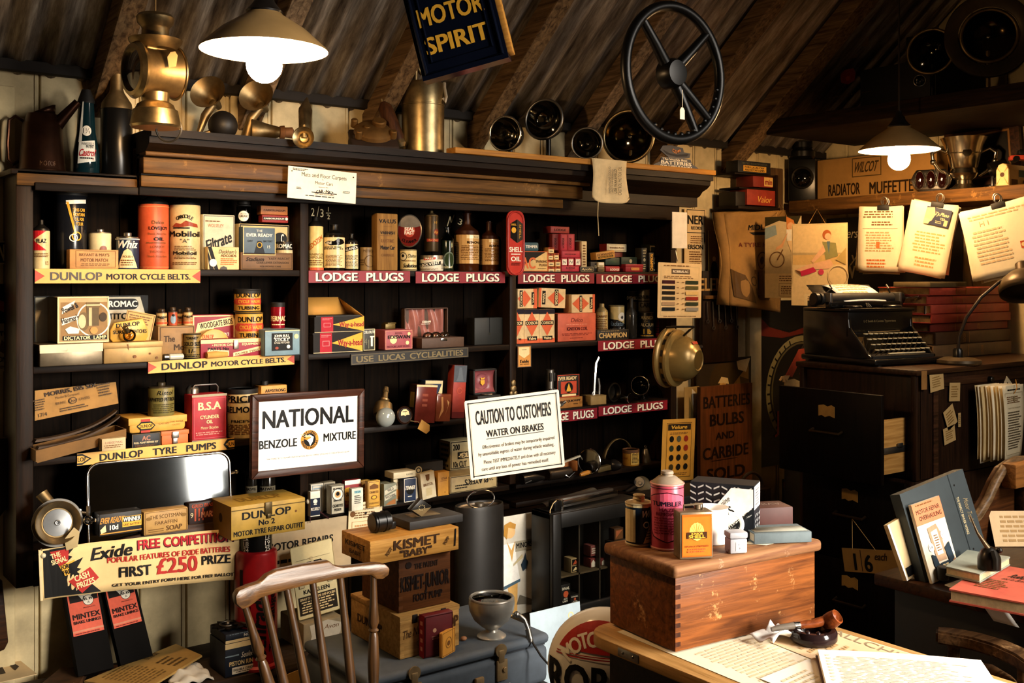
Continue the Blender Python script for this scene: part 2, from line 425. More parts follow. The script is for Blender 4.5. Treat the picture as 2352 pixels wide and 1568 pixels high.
# corrugated iron roof on rafters
PITCH=math.atan(.85);ZE=2.025
def corr():
 m=bpy.data.materials.new('corrugated_iron');m.use_nodes=True;nt=m.node_tree;b=nt.nodes['Principled BSDF']
 b.inputs['Roughness'].default_value=.62;b.inputs['Metallic'].default_value=.35
 tc=nt.nodes.new('ShaderNodeTexCoord');mp=nt.nodes.new('ShaderNodeMapping');mp.inputs['Scale'].default_value=(14,1.6,1.6)
 n=nt.nodes.new('ShaderNodeTexNoise');n.inputs['Scale'].default_value=2.4;n.inputs['Detail'].default_value=9;n.inputs['Roughness'].default_value=.7
 r=nt.nodes.new('ShaderNodeValToRGB');e=r.color_ramp.elements
 e[0].position=.33;e[0].color=(*hx('#40342a'),1);e[1].position=.7;e[1].color=(*hx('#d2c6b6'),1)
 k=e.new(.5);k.color=(*hx('#8a7d6e'),1)
 nt.links.new(tc.outputs['Object'],mp.inputs[0]);nt.links.new(mp.outputs[0],n.inputs['Vector']);nt.links.new(n.outputs['Fac'],r.inputs[0]);nt.links.new(r.outputs[0],b.inputs['Base Color'])
 bp=nt.nodes.new('ShaderNodeBump');bp.inputs['Strength'].default_value=.3;bp.inputs['Distance'].default_value=.004
 nt.links.new(n.outputs['Fac'],bp.inputs['Height']);nt.links.new(bp.outputs[0],b.inputs['Normal'])
 return m
b=MB(corr());SL=math.sqrt(1+.85**2)
def roofpt(x,y,up=0.0):return V((x,y,ZE+.85*(YW-y)))+V((0,.85,1))/SL*up
b.sheet(lambda u,v:roofpt(-.6+5.05*u,YW+.1-2.6*v,.058+.010*math.sin((-.6+5.05*u)*2*math.pi/.09)),560,3)
struct(b.build('ceiling',solid=.002,normals=False))
RAFT=wood('#3c2b1b','#7d6344','y',.7,8)
for i,x in enumerate((-.1,.40,.93,1.40,1.86,2.31,2.79,3.27,3.74)):
 b=MB(RAFT if i%3 else wood('#4a3a29','#92775a','y',.7,8));wd=.035 if i!=8 else.05
 M=axes((x,YW,ZE),V((1,0,0)),V((0,-1,.85)).normalized(),V((0,.85,1)).normalized())
 b.box(-wd,wd,-.03,2.9,-.03,.045,.004,M,1);struct(b.build('rafter'))
b=MB(mat('#1a130d',.8));b.box(-.5,XW,3.262,3.299,2.095,2.128,.004);struct(b.build('trim_4'))
# front wall with the daylight window behind the viewer
for nm,x0,x1,z0,z1 in(('wall_front',-1.5,2.03,0,3.2),('wall_front',2.97,XW,0,3.2),('wall_front',2.03,2.97,0,.99),('wall_front',2.03,2.97,2.21,3.2)):
 b=MB(CREAM);b.box(x0,x1,-1.80,-1.72,z0,z1);struct(b.build(nm))
b=MB(CREAM)
for x in(2.03,2.485,2.94):b.box(x,x+.03,-1.72,-1.69,.99,2.21)
for z in(.99,1.585,2.18):b.box(2.03,2.97,-1.72,-1.69,z,z+.03)
struct(b.build('window_1'))
b=MB(wood('#3c2b1b','#6d5132','z',.6));b.box(3.985,4.07,YW-.05,YW-.001,1.82,ZE,.006);struct(b.build('trim_1'))
x0=AY(1719,800,3.28).x;x1=AY(1746,800,3.28).x
b=MB(CREAM);b.box(x0,x1,3.27,YW,.1,1.58,.005);struct(b.build('trim_2'))
b=MB(CREAM);a=AY(2,500,3.29).x;b.box(a-.03,a+.035,3.272,3.3,.1,2.05,.006);struct(b.build('trim_3'))
# ================================================================ THE SHELF UNIT
YF=3.116;SH=(1.528,1.258,1.003,.742);XC=(.667,1.498,2.340,3.185)
cab=root('shelf_unit','long dark wooden wall shelf unit with three bays and a deep cornice','shelves',(0,0,0))
b=MB(CABV);b.box(.655,.700,YF,3.288,.655,1.80,.003);b.build('side_panel',cab)
b=MB(CABV);b.prism([(.655,0),(.655,.0)]and[(3.105,.655),(3.3,.655),(3.3,1.80),(3.105,1.80)],.032,Mx.Translation((3.165,0,0))@Mx.Rotation(R(90),4,'Z')@Mx.Translation((0,-.032,0)))
b.build('side_panel',cab)
for x in(1.498,2.338):
 b=MB(CABV);b.box(x,x+.030,YF,3.285,.742,1.766,.003);b.build('divider',cab)
 q=MB(OLDBRASS);q.sph((x+.015,YF-.003,1.115),.011,10,1,.4,1.2);q.sph((x+.015,YF-.003,1.094),.014,10,1,.4,1);q.sph((x+.006,YF-.003,1.078),.009,8,1,.4);q.sph((x+.024,YF-.003,1.078),.009,8,1,.4)
 q.build('ornament',cab)
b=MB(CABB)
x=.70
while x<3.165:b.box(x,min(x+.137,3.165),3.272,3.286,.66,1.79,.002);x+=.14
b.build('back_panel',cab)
for z in SH+(.672,):
 for xa,xb in((.700,1.498),(1.528,2.338),(2.368,3.165)):
  if z==.672 and xb<1.6:pass
  b=MB(CABW);b.box(xa,xb,YF+.002,3.272,z-.02,z-.0005,.002);b.build('shelf',cab)
b=MB(CABW);b.box(.64,3.2,YF-.012,3.296,1.785,1.80,.003);b.build('top_board',cab)
b=MB(RAILW);b.box(.655,.98,YF-.012,YF+.002,1.755,1.797,.003);b.build('top_rail',cab)
for za,zb,ya,xa,xb,m in((1.852,1.866,3.035,.98,2.66,RAILW),(1.803,1.852,3.055,.98,2.64,RAILW),(1.766,1.800,3.075,.98,2.56,RAILW),(1.742,1.766,3.098,.70,2.5,CABW)):
 b=MB(m);b.box(xa,xb,ya,YF,za,zb-.001,.003);b.build('rail',cab)
b=MB(CABW);b.box(.98,3.2,3.09,3.12,1.742,1.866,.002);b.build('frieze',cab)
prof=[(2.985,1.925),(2.985,1.903),(3.0,1.903),(3.003,1.885),(3.02,1.872),(3.045,1.862),(3.06,1.845),(3.075,1.838),(3.075,1.80),(3.12,1.80),(3.12,1.9),(3.29,1.9),(3.29,1.925)]
b=MB(CABW);b.prism([(p[0],p[1])for p in prof],2.31,Mx.Translation((3.29,0,0))@Mx.Rotation(R(90),4,'Z'));b.build('cornice',cab)
b=MB(PINE);b.box(2.0,3.292,2.972,3.03,1.9255,1.946,.003)
tag(b.build('plank'),'bare yellow pine plank lying along the front of the cornice','plank')
ZT,ZP=1.9255,1.9465
# ---------------------------------------------------------------- pendant lamps
def pendant(label,P,flexlen):
 o=root('pendant_lamp',label,'lamp',P,0,'enamelled pendant lamps')
 b=MB(mat('#a58352',.25,0,.15,10));b.lathe([(.149,0),(.146,.006),(.1,.048),(.045,.083),(.041,.088)],48);b.build('shade',o,solid=.0)
 b=MB(mat('W',.35,0,.03,5));b.lathe([(.149,-.001),(.145,.003),(.099,.045),(.044,.080),(0,.084)],48);b.build('shade_lining',o)
 b=MB(mat('#171310',.35));b.lathe([(.041,.086),(.043,.092),(.036,.10),(.024,.115),(.022,.125),(.012,.135),(.01,.15),(0,.15)],24);b.build('lamp_holder',o)
 b=MB(mat('#2b2118',.7));b.tube([(0,0,.148),(0,0,.148+flexlen)],.0035,8);b.build('cord',o)
 b=MB(emit(BULB_COLOR,BULB_STRENGTH));b.sph((0,0,-.035),.042,16);b.lathe([(.032,-.008),(.018,.02),(.014,.05)],16);b.build('bulb',o)
pendant('lit conical pendant lamp hanging over the horns and the shelf unit',AD(607,116,2.5),.75)
pendant('lit conical pendant lamp hanging in front of the trophy shelf',AD(2065,345,4.05),.9)
# ---------------------------------------------------------------- things hanging from the roof
P=AD(357,165,2.75);ld=(-RC*.72-FW*.69);ld.z=-.03;ld.normalize()
o=root('carriage_lamp','old brass carriage lamp with a dark red lens hanging on a string','lamp',P)
M=along((0,0,0),ld);b=MB(OLDBRASS)
b.lathe([(.058,-.062),(.066,-.055),(.062,-.04),(.058,0),(.06,.04),(.066,.048)],36,M);b.build('drum',o)
b=MB(BRASS);b.lathe([(.070,.046),(.074,.054),(.066,.064),(.056,.066),(.054,.05)],40,M);b.torus(.066,.004,M@Mx.Translation((0,0,-.056)));b.build('lens_rim',o)
b=MB(mat('#1c0503',.08,0,.1,5,0,.8));b.lathe([(0,.067),(.03,.064),(.056,.056)],30,M);b.build('lens',o)
b=MB(BRASS);b.box(-.02,.02,.052,.066,-.03,.03,.004,along((0,0,0),-ld)@Mx.Translation((.0,0,0)));b.build('side_window',o)
b=MB(OLDBRASS);b.lathe([(.0,.058),(.052,.058),(.066,.076),(.068,.083),(.062,.084),(.04,.074),(.036,.078),(.034,.11),(.036,.116),(.045,.125),(.048,.14),(.042,.148),(.0,.152)],32);b.build('chimney',o)
b=MB(BRASS);b.lathe([(0,-.05),(.036,-.055),(.034,-.078),(.046,-.086),(.05,-.096),(.056,-.10),(.062,-.128),(.064,-.14),(.06,-.146),(0,-.146)],36);b.build('base',o)
b=MB(STEEL);b.torus(.034,.0028,along((.035,0,-.145),RC*.1+FW),32,8);b.build('ring_handle',o)
b=MB(mat('#a07a45',.8));b.tube([(0,0,.15),(0,0,.42)],.0022,6);b.build('string',o)
b=MB(OLDPAPER);p=V((0,0,0))+RC*.052-FW*.052;b.prism([(0,0),(.018,.004),(.022,.032),(.016,.042),(.004,.04),(-.004,.028)],.001,axes(p+V((0,0,.0)),RC,FW,UP));b.build('price_tag',o)
# the boxed petrol sign
a=R(14);ex0=(RC*math.cos(R(-8))+FW*math.sin(R(8))*-1).normalized();ex=(ex0*math.cos(a)+UP*math.sin(a)).normalized()
n=ex0.cross(UP);ey=(UP*math.cos(a)-ex0*math.sin(a)).normalized()
O=AD(972,187,2.42);W_,H_=.204,.40
o=plate('box_sign','dark blue tin box sign with yellow raised lettering, hanging askew from the roof','sign',O,ex,ey,W_,H_,mat('#0b0f1c',.16,.1,.2,8),[],th=.045)
b=MB(mat('#0b0f1c',.16,.1,.2,8));b.tube([(.012,-.002,.012),(W_-.012,-.002,.012),(W_-.012,-.002,H_-.012),(.012,-.002,H_-.012)],.0045,8,True)
b.tube([(.03,-.001,.035),(W_-.03,-.001,.035),(W_-.03,-.001,H_-.035),(.03,-.001,H_-.035)],.003,8,True);b.build('rim',o)
printing(o,flat((0,-.0015,0),(1,0,0),(0,0,1)),W_,H_,[('t','SPIRIT',.49,.185,.098,'#d9a035',.74,'b'),('t','MOTOR',.49,.352,.105,'#d9a035',.76,'b'),('t','DIAMOND',.50,.53,.12,'#d9a035',.80,'b')],'raised_lettering',gloss=.3)
b=MB(PINE);b.box(W_-.001,W_+.012,.004,.045,.012,H_-.01,.002);b.build('wooden_side',o)
# steering wheel
P=AD(1549,168,2.9)
o=root('steering_wheel','black four-spoke steering wheel hanging in front of the rafters','steering wheel',P)
MV=Mx.Rotation(R(90),4,'X');BW=mat('#060504',.34,0,.3,10,0,.2);b=MB(BW);b.torus(.182,.0145,MV,64,14);b.build('rim',o)
b=MB(BW)
for k in range(-118,-5,9):b.sph((.168*math.cos(R(k)),-.004,.168*math.sin(R(k))),.0065,8)
b.build('finger_grips',o)
for an in(133,44,-40,-62):
 d=V((math.cos(R(an)),0,math.sin(R(an))));b=MB(BW);b.tube([d*.02+V((0,.012,0)),d*.1+V((0,.004,0)),d*.176],[.017,.014,.012],10);b.build('spoke',o)
b=MB(BW);b.lathe([(0,-.018),(.034,-.015),(.042,0),(.042,.03),(0,.032)],28,Mx.Rotation(R(-90),4,'X'));b.build('hub',o)
b=MB(PAPER);b.prism([(-.009,-.13),(.009,-.13),(.009,-.105),(.004,-.098),(-.004,-.098),(-.009,-.105)],.001,Mx.Translation((.0,-.03,0)));b.tube([(0,-.03,-.1),(0,-.03,-.05)],.0008,5);b.build('price_tag',o)
b=MB(STEEL);b.tube([(0,.0,.19),(.006,0,.2),(.003,0,.26),(0,0,.42)],.0016,6);b.build('hanging_wire',o)
# ---------------------------------------------------------------- along the top of the shelf unit
P=AY(97,385,3.2);P.z=1.8005
o=root('oil_jug','dark copper oil pouring jug with a strap handle and slanting spout','jug',P,R(-22))
CU=mat('#3a2113',.35,.8,.5,12)
b=MB(CU);b.lathe([(0,0),(.062,0),(.064,.006),(.061,.012),(.052,.135),(.048,.142),(.04,.166),(.036,.166),(.03,.14)],32);b.build('body',o)
b=MB(CU);b.tube([(.025,0,.12),(.058,0,.162),(.094,0,.205)],[.021,.016,.011],16);b.build('spout',o)
b=MB(CU);b.sheet(lambda u,v:V((.036*math.cos(R(-120+240*u)),.036*math.sin(R(-120+240*u)),.166+v*.028*math.cos(R(-120+240*u)/1.6)**2)),16,2);b.build('lip',o,solid=.0015)
b=MB(CU);b.tube([(-.048,0,.145),(-.07,0,.158),(-.086,0,.146),(-.09,0,.08),(-.088,0,.035),(-.075,0,.022),(-.06,0,.035)],.005,8);b.build('handle',o)
printing(o,round_(.0605,0,.0495,.14),math.pi*.055,.14,[('t','Esso',.66,.52,.3,'#5a3a22',.36),('t','MOTOR',.70,.16,.1,'#5a3a22',.26)],'embossed_lettering',.01,.3)
P=AY(198,388,3.18);P.z=1.8005
o=root('oil_bottle','tall green glass oil bottle with a cream paper label and a dark pourer','bottle',P,R(-14))
b=MB(mat('#0c2226',.1,0,.2,6,0,.7));b.lathe([(0,0),(.033,0),(.036,.004),(.036,.06),(.026,.12),(.021,.205),(.021,.215),(0,.215)],28);b.build('glass_body',o)
b=MB(BLACKM);b.lathe([(.022,.205),(.024,.21),(.020,.222),(.012,.245),(0,.245)],20);b.build('pourer',o)
printing(o,round_(.0372,.0,.0372,.1),math.pi*.036,.1,[('p',[(.3,.28),(.74,.36),(.72,.96),(.34,.90)],'w'),('t','WAKEFIELD',.55,.85,.08,'k',.3),('t','PATENT',.6,.77,.08,'k',.18,'b'),('t','Castrol',.54,.6,.2,'r',.38,'bi'),('t','XL',.68,.42,.07,'r',.06),('l',.36,.4,.7,.48,1,'k')],'paper_label',.006)
printing(o,round_(.0368,.06,.022,.15),math.pi*.03,.15,[('p',[(.36,.2),(.47,.2),(.5,.98),(.44,.98)],'w'),('c',.62,.42,.1,'w'),('t','1½',.62,.42,.1,'k')],'paper_strip',.006)
Kn('fire_extinguisher','black cylinder with a brass shoulder and tapering dark nozzle','extinguisher',233,303,160,1.8005,'k',y=3.14,body=252,top='neck',tc=OLDBRASS,capr=.42,gloss=.3)
def horn(name,label,path,rp,bellp,belldir,prof,m,extra=None,group='bulb horns and trumpets on the cornice'):
 o=root(name,label,'horn',bellp,0,group);q=MB(m);q.lathe(prof,40,along((0,0,0),belldir));q.build('bell',o)
 q=MB(m);q.tube([V(p)-bellp for p in path],rp,12);q.build('tube',o)
 if extra:extra(o)
BP=[(r_*1.2,z_*1.1)for r_,z_ in[(.008,-.075),(.012,-.05),(.02,-.025),(.032,-.006),(.0445,.006),(.046,.008),(.044,.005),(.03,-.010),(.017,-.03),(.008,-.05),(0,-.055)]]
Bc=AY(479,214,3.13);bd=(-FW*.85-RC*.12+UP*.34).normalized();foot=AY(456,300,3.16);foot.z=ZT+.012
def rb(o):
 q=MB(mat('#14100d',.5,0,.3,18));c=AY(512,275,3.13);c.z=ZT+.045
 q.sph(c-Bc,.045,20,1,1,1);q.build('rubber_bulb',o)
horn('bulb_horn','brass bulb horn with upturned bell and black rubber bulb',[Bc-bd*.05,(Bc+foot)/2+FW*.02,foot,V((AY(500,290,3.15).x,3.14,ZT+.03))],[.012,.014,.015,.012],Bc,bd,BP,OLDBRASS,rb)
Bc2=AY(590,222,3.12);foot=AY(565,305,3.17);foot.z=ZT+.015
horn('bulb_horn','brass horn with upturned bell directly under the lit bulb',[Bc2-bd*.05,(Bc2+foot)/2,foot],[.012,.015,.018],Bc2,bd,BP,OLDBRASS)
c=AY(616,298,3.13);c.z=ZT+.0385
o=root('bulb_horn','small brass horn lying on its side with a knurled fitting','horn',c,0,'bulb horns and trumpets on the cornice')
d=(RC*.9+FW*.35).normalized();b=MB(OLDBRASS);b.lathe([(.036,-.055),(.038,-.05),(.03,-.02),(.024,.0),(.018,.03),(.014,.04)],28,along((0,0,0),d));b.build('bell',o)
b=MB(RUST);b.lathe([(0,.035),(.02,.036),(.022,.05),(.016,.052),(.018,.075),(.01,.08),(0,.08)],20,along((0,0,0),d));b.build('fitting',o)
c=AY(697,316,2.945);bd3=(-FW+RC*.05+UP*.02).normalized();top=AY(705,226,3.15)
horn('trumpet_horn','long straight brass trumpet horn with its bell over the cornice edge',[c-bd3*.018,c-bd3*.026+UP*.03,(c+top)/2+UP*.02,top],[.010,.018,.022,.004],c,bd3,[(0,-.03),(.009,-.028),(.0145,-.012),(.022,0),(.031,.004),(.033,.006),(.03,.003),(.018,-.005),(.012,-.016),(0,-.018)],BRASS)
c=AY(855,300,3.14);c.z=ZT+.0005
o=root('magneto','rusty cast iron engine casting with a round domed cover','engine part',c,R(-20))
M=Mx.Translation((0,0,.03))@Mx.Rotation(R(42),4,'X')
b=MB(mat('#2a1b10',.75,.2,.5,20,.4));b.box(-.075,.075,-.05,.06,.0,.055,.012);b.box(-.082,.08,-.06,.055,.04,.06,.01,Mx.Rotation(R(36),4,'X'));b.build('casting',o)
M=Mx.Translation((0,-.02,.062))@Mx.Rotation(R(36),4,'X')
b=MB(mat('#6f5028',.55,.6,.5,16,.3));b.lathe([(.066,0),(.064,.012),(.05,.024),(.03,.03),(0,.032)],36,M);b.build('cover',o)
b=MB(mat('#7d5a2e',.5,.7,.4,16));b.cyl(.024,.026,.046,24,M@Mx.Translation((.018,.01,0)),.004);b.build('boss',o);b=MB(mat('#7d5a2e',.5,.7,.4,16));b.cyl(.011,.02,.034,18,M@Mx.Translation((-.025,-.012,0)),.002)
b.build('boss',o)
for k in((-.06,.04),(.062,-.03),(-.055,-.04)):b=MB(mat('#7d5a2e',.5,.7,.4,16));b.cyl(.012,0,.03,14,M@Mx.Translation((*k,0)),.003);b.build('boss',o)
p0=AY(876,228,3.16);p1=AY(922,316,3.10);p1.z=ZT+.02;d=(p1-p0);L=d.length
o=root('hand_pump','dark wooden-bodied hand pump leaning against the brass cylinder','pump',p0);M=along((0,0,0),d)
b=MB(wood('#2a160b','#4a2a14','z'));b.lathe([(0,.01),(.010,.012),(.024,.03),(.026,.06),(.024,L-.04),(.02,L-.025),(0,L-.025)],22,M);b.build('body',o)
b=MB(OLDBRASS);b.lathe([(.02,L-.026),(.022,L-.012),(.012,L),(0,L)],18,M);b.cyl(.005,-.0,.012,10,M);b.build('end_cap',o)
c=AY(975,332,3.12);r=49*c.dot(FW)/F;ht=AY(975,190,3.12).z-ZT
o=root('brass_canister','tall brass canister with a tap on top beside the box sign','canister',(c.x,3.13,ZT),0)
b=MB(BRASS);b.lathe([(0,0),(r*1.03,0),(r*1.03,.006),(r,.008),(r,ht*.68),(r*1.02,ht*.685),(r*1.02,ht*.70),(r*.99,ht*.705),(r*.99,ht*.97),(r*.93,ht),(0,ht*1.02)],40);b.build('body',o)
b=MB(OLDBRASS);b.tube([(-.03,0,ht),(-.03,0,ht+.05)],.008,10);b.tube([(-.055,-.01,ht+.055),(-.02,0,ht+.05),(-.005,0,ht+.03)],.007,10);b.sph((-.03,0,ht+.056),.014,12);b.build('tap',o)
b=MB(mat('#b9ab93',.4,.5));b.tube([(.045,-r*.8,ht*.78),(.05,-r*.86,ht*.72),(.056,-r*.84,ht*.8),(.055,-r*.7,ht*.93),(.06,-r*.6,ht*1.0)],.006,8);b.build('pull_ring',o)
def headlamp(label,px,py,rp,y,aim,zb,m,rimm,deep=1.0,lensm=None,hood=False,group='old headlamps on the cornice',D=None):
 c=AY(px,py,y)if D is None else AD(px,py,D);r=rp*c.dot(FW)/F;aim=V(aim).normalized()
 o=root('headlamp',label,'headlamp',c,0,group);M=along((0,0,0),aim)
 b=MB(m);b.lathe([(r*.97,0),(r*1.0,-.008),(r*.95,-.03*deep),(r*.75,-.07*deep),(r*.4,-.095*deep),(0,-.10*deep)],40,M);b.build('shell',o)
 b=MB(rimm);b.torus(r*.97,r*.07,M@Mx.Translation((0,0,.0)),48,10);b.build('rim',o)
 b=MB(MIRROR if lensm is None else lensm);b.lathe([(r*.92,-.004),(r*.8,-.03*deep),(r*.5,-.058*deep),(r*.16,-.07*deep),(0,-.07*deep)],40,M);b.build('reflector',o)
 b=MB(glass((.8,.78,.7)));b.lathe([(r*.95,.001),(r*.6,.010),(0,.014)],36,M);b.build('lens',o)
 b=MB(CHROME);b.sph(M@V((0,0,-.035*deep)),r*.12,12);b.build('bulb',o)
 if hood:
  b=MB(m);b.lathe([(r*.98,0),(r*1.05,.03)],30,M,20,160);b.build('hood',o,solid=.0015)
 if zb is not None:
  dz=c.z-r*.9-zb
  b=MB(m);f=V((0,0,zb-c.z))-aim*.05*deep
  b.tube([-aim*.05*deep+V((0,0,-r*.5)),f+V((0,0,.008))],.010,10);b.cyl(.022,0,.010,18,Mx.Translation(f));b.build('bracket',o)
 return o
am=-FW*.9-RC*.42
DKB=mat('#0f0b08',.35,.4,.4,14)
headlamp('black headlamp with a bright ring, lowest beside the rafter',1160,307,40,3.06,am,ZP,DKB,CHROME,.9)
headlamp('larger black headlamp raised behind the first one',1249,274,47,3.13,am+V((0,0,.1)),ZT,DKB,STEEL,.9)
headlamp('small dull chrome headlamp standing between the larger ones',1348,329,36,3.05,-FW-RC*.15,ZP,DKB,STEEL,.8)
headlamp('biggest brass rimmed headlamp under the steering wheel',1443,313,60,3.08,-FW-RC*.35,ZP,OLDBRASS,BRASS,.8,mat('#6b5a35',.12,1.0,.2,6))
P=AY(1498,395,3.0);x1=AY(1607,395,3.0).x;hh=AY(1550,325,3.0).z-ZP
o=plate('showcard','dark blue die-cut battery showcard standing at the end of the plank','showcard',(P.x,3.0,ZP),(1,0,0),(0,0,1),.001,.001,'b',[])
o.data.clear_geometry();W_=x1-P.x;b=MB(mat('b',.5));sp=[(0,0),(1,0),(.93,.1),(.84,.18),(.80,.36),(.66,.37),(.78,.42),(.8,.6),(.66,.62),(.64,.78),(.4,.84),(.22,.8),(.16,.62),(.3,.42),(.34,.37),(.2,.36),(.16,.18),(.07,.1)]
b.prism([(x*W_,z*hh)for x,z in sp],.004);t=b.build('board',o)
printing(t,flat((0,0,0),(1,0,0),(0,0,1)),W_,hh,[('t','FOR CARS & RADIO',.5,.05,.055,'w',.66,'b'),('t','BATTERIES',.5,.17,.13,'w',.64,'b'),('t','The Worlds Best',.47,.30,.075,'w',.52,'b'),('p',[(.22,.64),(.3,.48),(.5,.42),(.72,.47),(.76,.57),(.5,.5),(.34,.54)],'#0a1428'),('a','OLDHAM',.5,.95,.34,.12,'#d88a4a',270,-70),('f',.16,.355,.84,.362,.002,'w')],gloss=.5)
plateY('trade_card','cream card advertising mats and floor carpets, pinned to the upper rails','card',661,389,818,461,3.028,'w',[('t','Mats and Floor Carpets',.52,.79,.13,'k',.66),('t','Motor Cars',.52,.56,.10,'k',.26),('t','for',.5,.67,.04,'k'),('t','Established 1905',.51,.43,.035,'k'),('a','CAR-MAT',.53,-.45,.76,.10,'k',90,46),('r',.34,.235,.71,.26,'k'),('t','MAT MANUFACTURERS,',.53,.2,.045,'k'),('l',.25,.1,.8,.16,1,'k'),('l',.12,.3,.2,.38,2,'k'),('l',.8,.3,.92,.38,2,'k'),('l',.06,.88,.28,.96,2,'k'),('c',.05,.85,.02,'k'),('c',.95,.85,.02,'k')],roll=-2.2,th=.0012)
# cloth bag over the plank edge
x0=AY(1357,420,2.968).x;x1=AY(1437,420,2.968).x;zt=ZP+.004;zb=AY(1400,466,2.96).z
b=MB(mat('#d8c49a',.85,0,.2,30,.1))
def bagf(u,v):
 s=v*1.25;x=x0+(x1-x0)*u+.012*v
 if s<.25:return V((x,3.03-(s/.25)*.062,zt))
 k=(s-.25);q=1-.12*(abs(2*u-1)**6)*(1 if k>.9 else 0)
 return V((x,2.966-.006*math.sin(k*5+u*3)-.003*math.sin(u*9),zt-(zt-zb)*k*q))
b.sheet(bagf,14,24);o=b.build('cloth_bag',solid=.0018);tag(o,'cream cotton cloth bag hanging over the plank edge by the showcard','bag')
b=MB(mat('#cdb98c',.9));xx=AY(1374,470,2.96).x;b.tube([(xx,2.96,zb+.003),(xx-.004,2.958,zb-.05),(xx+.001,2.958,zb-.125)],.0016,6);b.build('drawstring',o)
printing(o,flat((x0+.02,2.955,zb+.01),(1,0,.0),(0,0,1)),x1-x0-.03,zt-zb-.02,[('t','USE WAKEFIELD',.62,.5,.11,'k',.62,'v'),('t','CASTROL MOTOR OIL',.78,.52,.11,'k',.74,'v'),('t','WHEN ENGINE COOLED',.42,.52,.08,'e',.7,'v'),('t','AND SUMP DRAINED',.52,.5,.06,'e',.6,'v')],'stencilled_lettering')
# hook on the roof sheet
p=AD(765,150,3.3);p=V((1.55,0,0));yy=2.86;p=roofpt(1.62,yy,.05)
b=MB(BLACKM);b.tube([p+V((.05,0,.06)),p+V((.03,-.01,.0)),p+V((.0,-.015,-.01)),p+V((-.02,-.01,.01)),p+V((-.03,-.0,-.03)),p+V((0,-.005,-.045))],.003,8)
tag(b.build('hook'),'bent black wire hook fixed to the corrugated roof','hook')
# ================================================================ SHELF EDGE SIGNS
YS=YF-.001
G1='shelf edge strip signs'
BELT=lambda dc:[('p',[(0,.08),(.055,.5),(0,.92)],'#b04a3a'),('p',[(1,.08),(.945,.5),(1,.92)],'#b04a3a'),('t','DUNLOP',.235,.5,.56,dc,.30,'b'),('t','MOTOR CYCLE BELTS.',.672,.47,.42,'k',.525,'b')]
def strip(label,px0,px1,py0,py1,z,c,ops,roll=0,y=YS):
 return plateY('strip_sign',label,'sign',px0,py0,px1,py1,y-.0025,c,ops,roll=roll,th=.002,group=G1)
strip('yellow strip sign for motor cycle belts, on the left bay top shelf edge',80,460,618,650,0,'#dba347',BELT('e'))
strip('yellow strip sign for motor cycle belts, lower one under the tin boxes',340,676,820.5,847,0,'#dba347',BELT('k'),roll=.6)
strip('yellow strip sign for tyre pumps above the windscreen mirror',177,538,1023.5,1050,0,'#dba347',[('p',[(0,.05),(.03,.05),(.085,.5),(.03,.95),(0,.95)],'k'),('p',[(0,.2),(.03,.2),(.07,.5),(.03,.8),(0,.8)],'#dba347'),('t','LOP',.028,.5,.34,'k',.05,'b'),('t','DUNLOP',.265,.5,.58,'k',.265,'b'),('t','TYRE',.535,.5,.58,'k',.155,'b'),('t','PUMPS',.775,.5,.58,'k',.20,'b'),('p',[(1,.05),(.95,.05),(.925,.5),(.95,.95),(1,.95)],'k'),('p',[(1,.2),(.965,.2),(.938,.5),(.965,.8),(1,.8)],'#dba347'),('t','DUN',.972,.5,.34,'k',.05,'b')],roll=.4)
LP=lambda n:[('t','LODGE',.275,.44,.7,'#24060a',.40,'b'),('t','LODGE',.265,.5,.7,'w',.40,'b'),('t','PLUGS',.75,.44,.7,'#24060a',.38,'b'),('t','PLUGS',.74,.5,.7,'w',.38,'b')]
for a,b_,c_,d_,lab in((709,942,622,649,'red strip sign for plugs, left one on the middle bay top shelf'),(955,1160,624,650,'red strip sign for plugs under the two brown bottles'),(1190,1365,627,651,'red strip sign for plugs beside the hanging oil plate'),(1370,1540,629,651,'red strip sign for plugs running behind the paint colour card'),(1374,1545,779,802,'red strip sign for plugs behind the gold headlamp'),(1245,1372,942,967,'red strip sign for plugs half hidden by the caution sign'),(1375,1533,926,948,'red strip sign for plugs at the end of the third shelf')):
 strip(lab,a,b_,c_,d_,0,'#80101f',LP(0))
strip('black strip sign for cycle accessories with dim brown lettering',806,1076,805,829,0,'#16130f',[('f',.005,.06,.995,.94,.05,'#6a5c40'),('t','USE',.11,.5,.55,'#75684a',.14,'b'),('t','LUCAS',.33,.5,.55,'#75684a',.22,'b'),('t','CYCLEALITIES',.715,.5,.55,'#75684a',.47,'b')],roll=.8)
P0=AY(1165,632,3.075);P1=AY(1204,485,3.075)
o=plate('thermometer_plate','long red rounded oil advertising plate hanging on the right divider','sign',(P0.x,3.075,P0.z),(1,0,0),(0,0,1),P1.x-P0.x,P1.z-P0.z,'#b5342a',[('p',[(.18,.80),(.58,.87),(.92,.80),(.92,.56),(.58,.50),(.18,.58)],'#15110e'),('p',[(.58,.87),(.92,.80),(.92,.56),(.58,.50)],'#3a332a'),('c',.38,.70,.045,'y'),('t','SHELL',.38,.785,.03,'y',.3,'b'),('t','SHELL',.75,.68,.12,'y',.22,'d'),('t','SHELL',.5,.40,.075,'w',.78,'b'),('t','OIL',.5,.255,.07,'w',.6,'b'),('l',.2,.31,.8,.345,1,'w'),('l',.2,.15,.8,.2,2,'k')],th=.006,corner=.027,gloss=.25)
b=MB(mat('#a5302a',.25));wd=P1.x-P0.x;b.tube([(wd/2+(wd/2-.003)*math.cos(R(t)),-.001,(P1.z-P0.z-wd/2 if t<181 else wd/2)+(wd/2-.003)*math.sin(R(t)))for t in list(range(0,181,15))+list(range(180,361,15))],.004,8,True);b.build('rim',o)
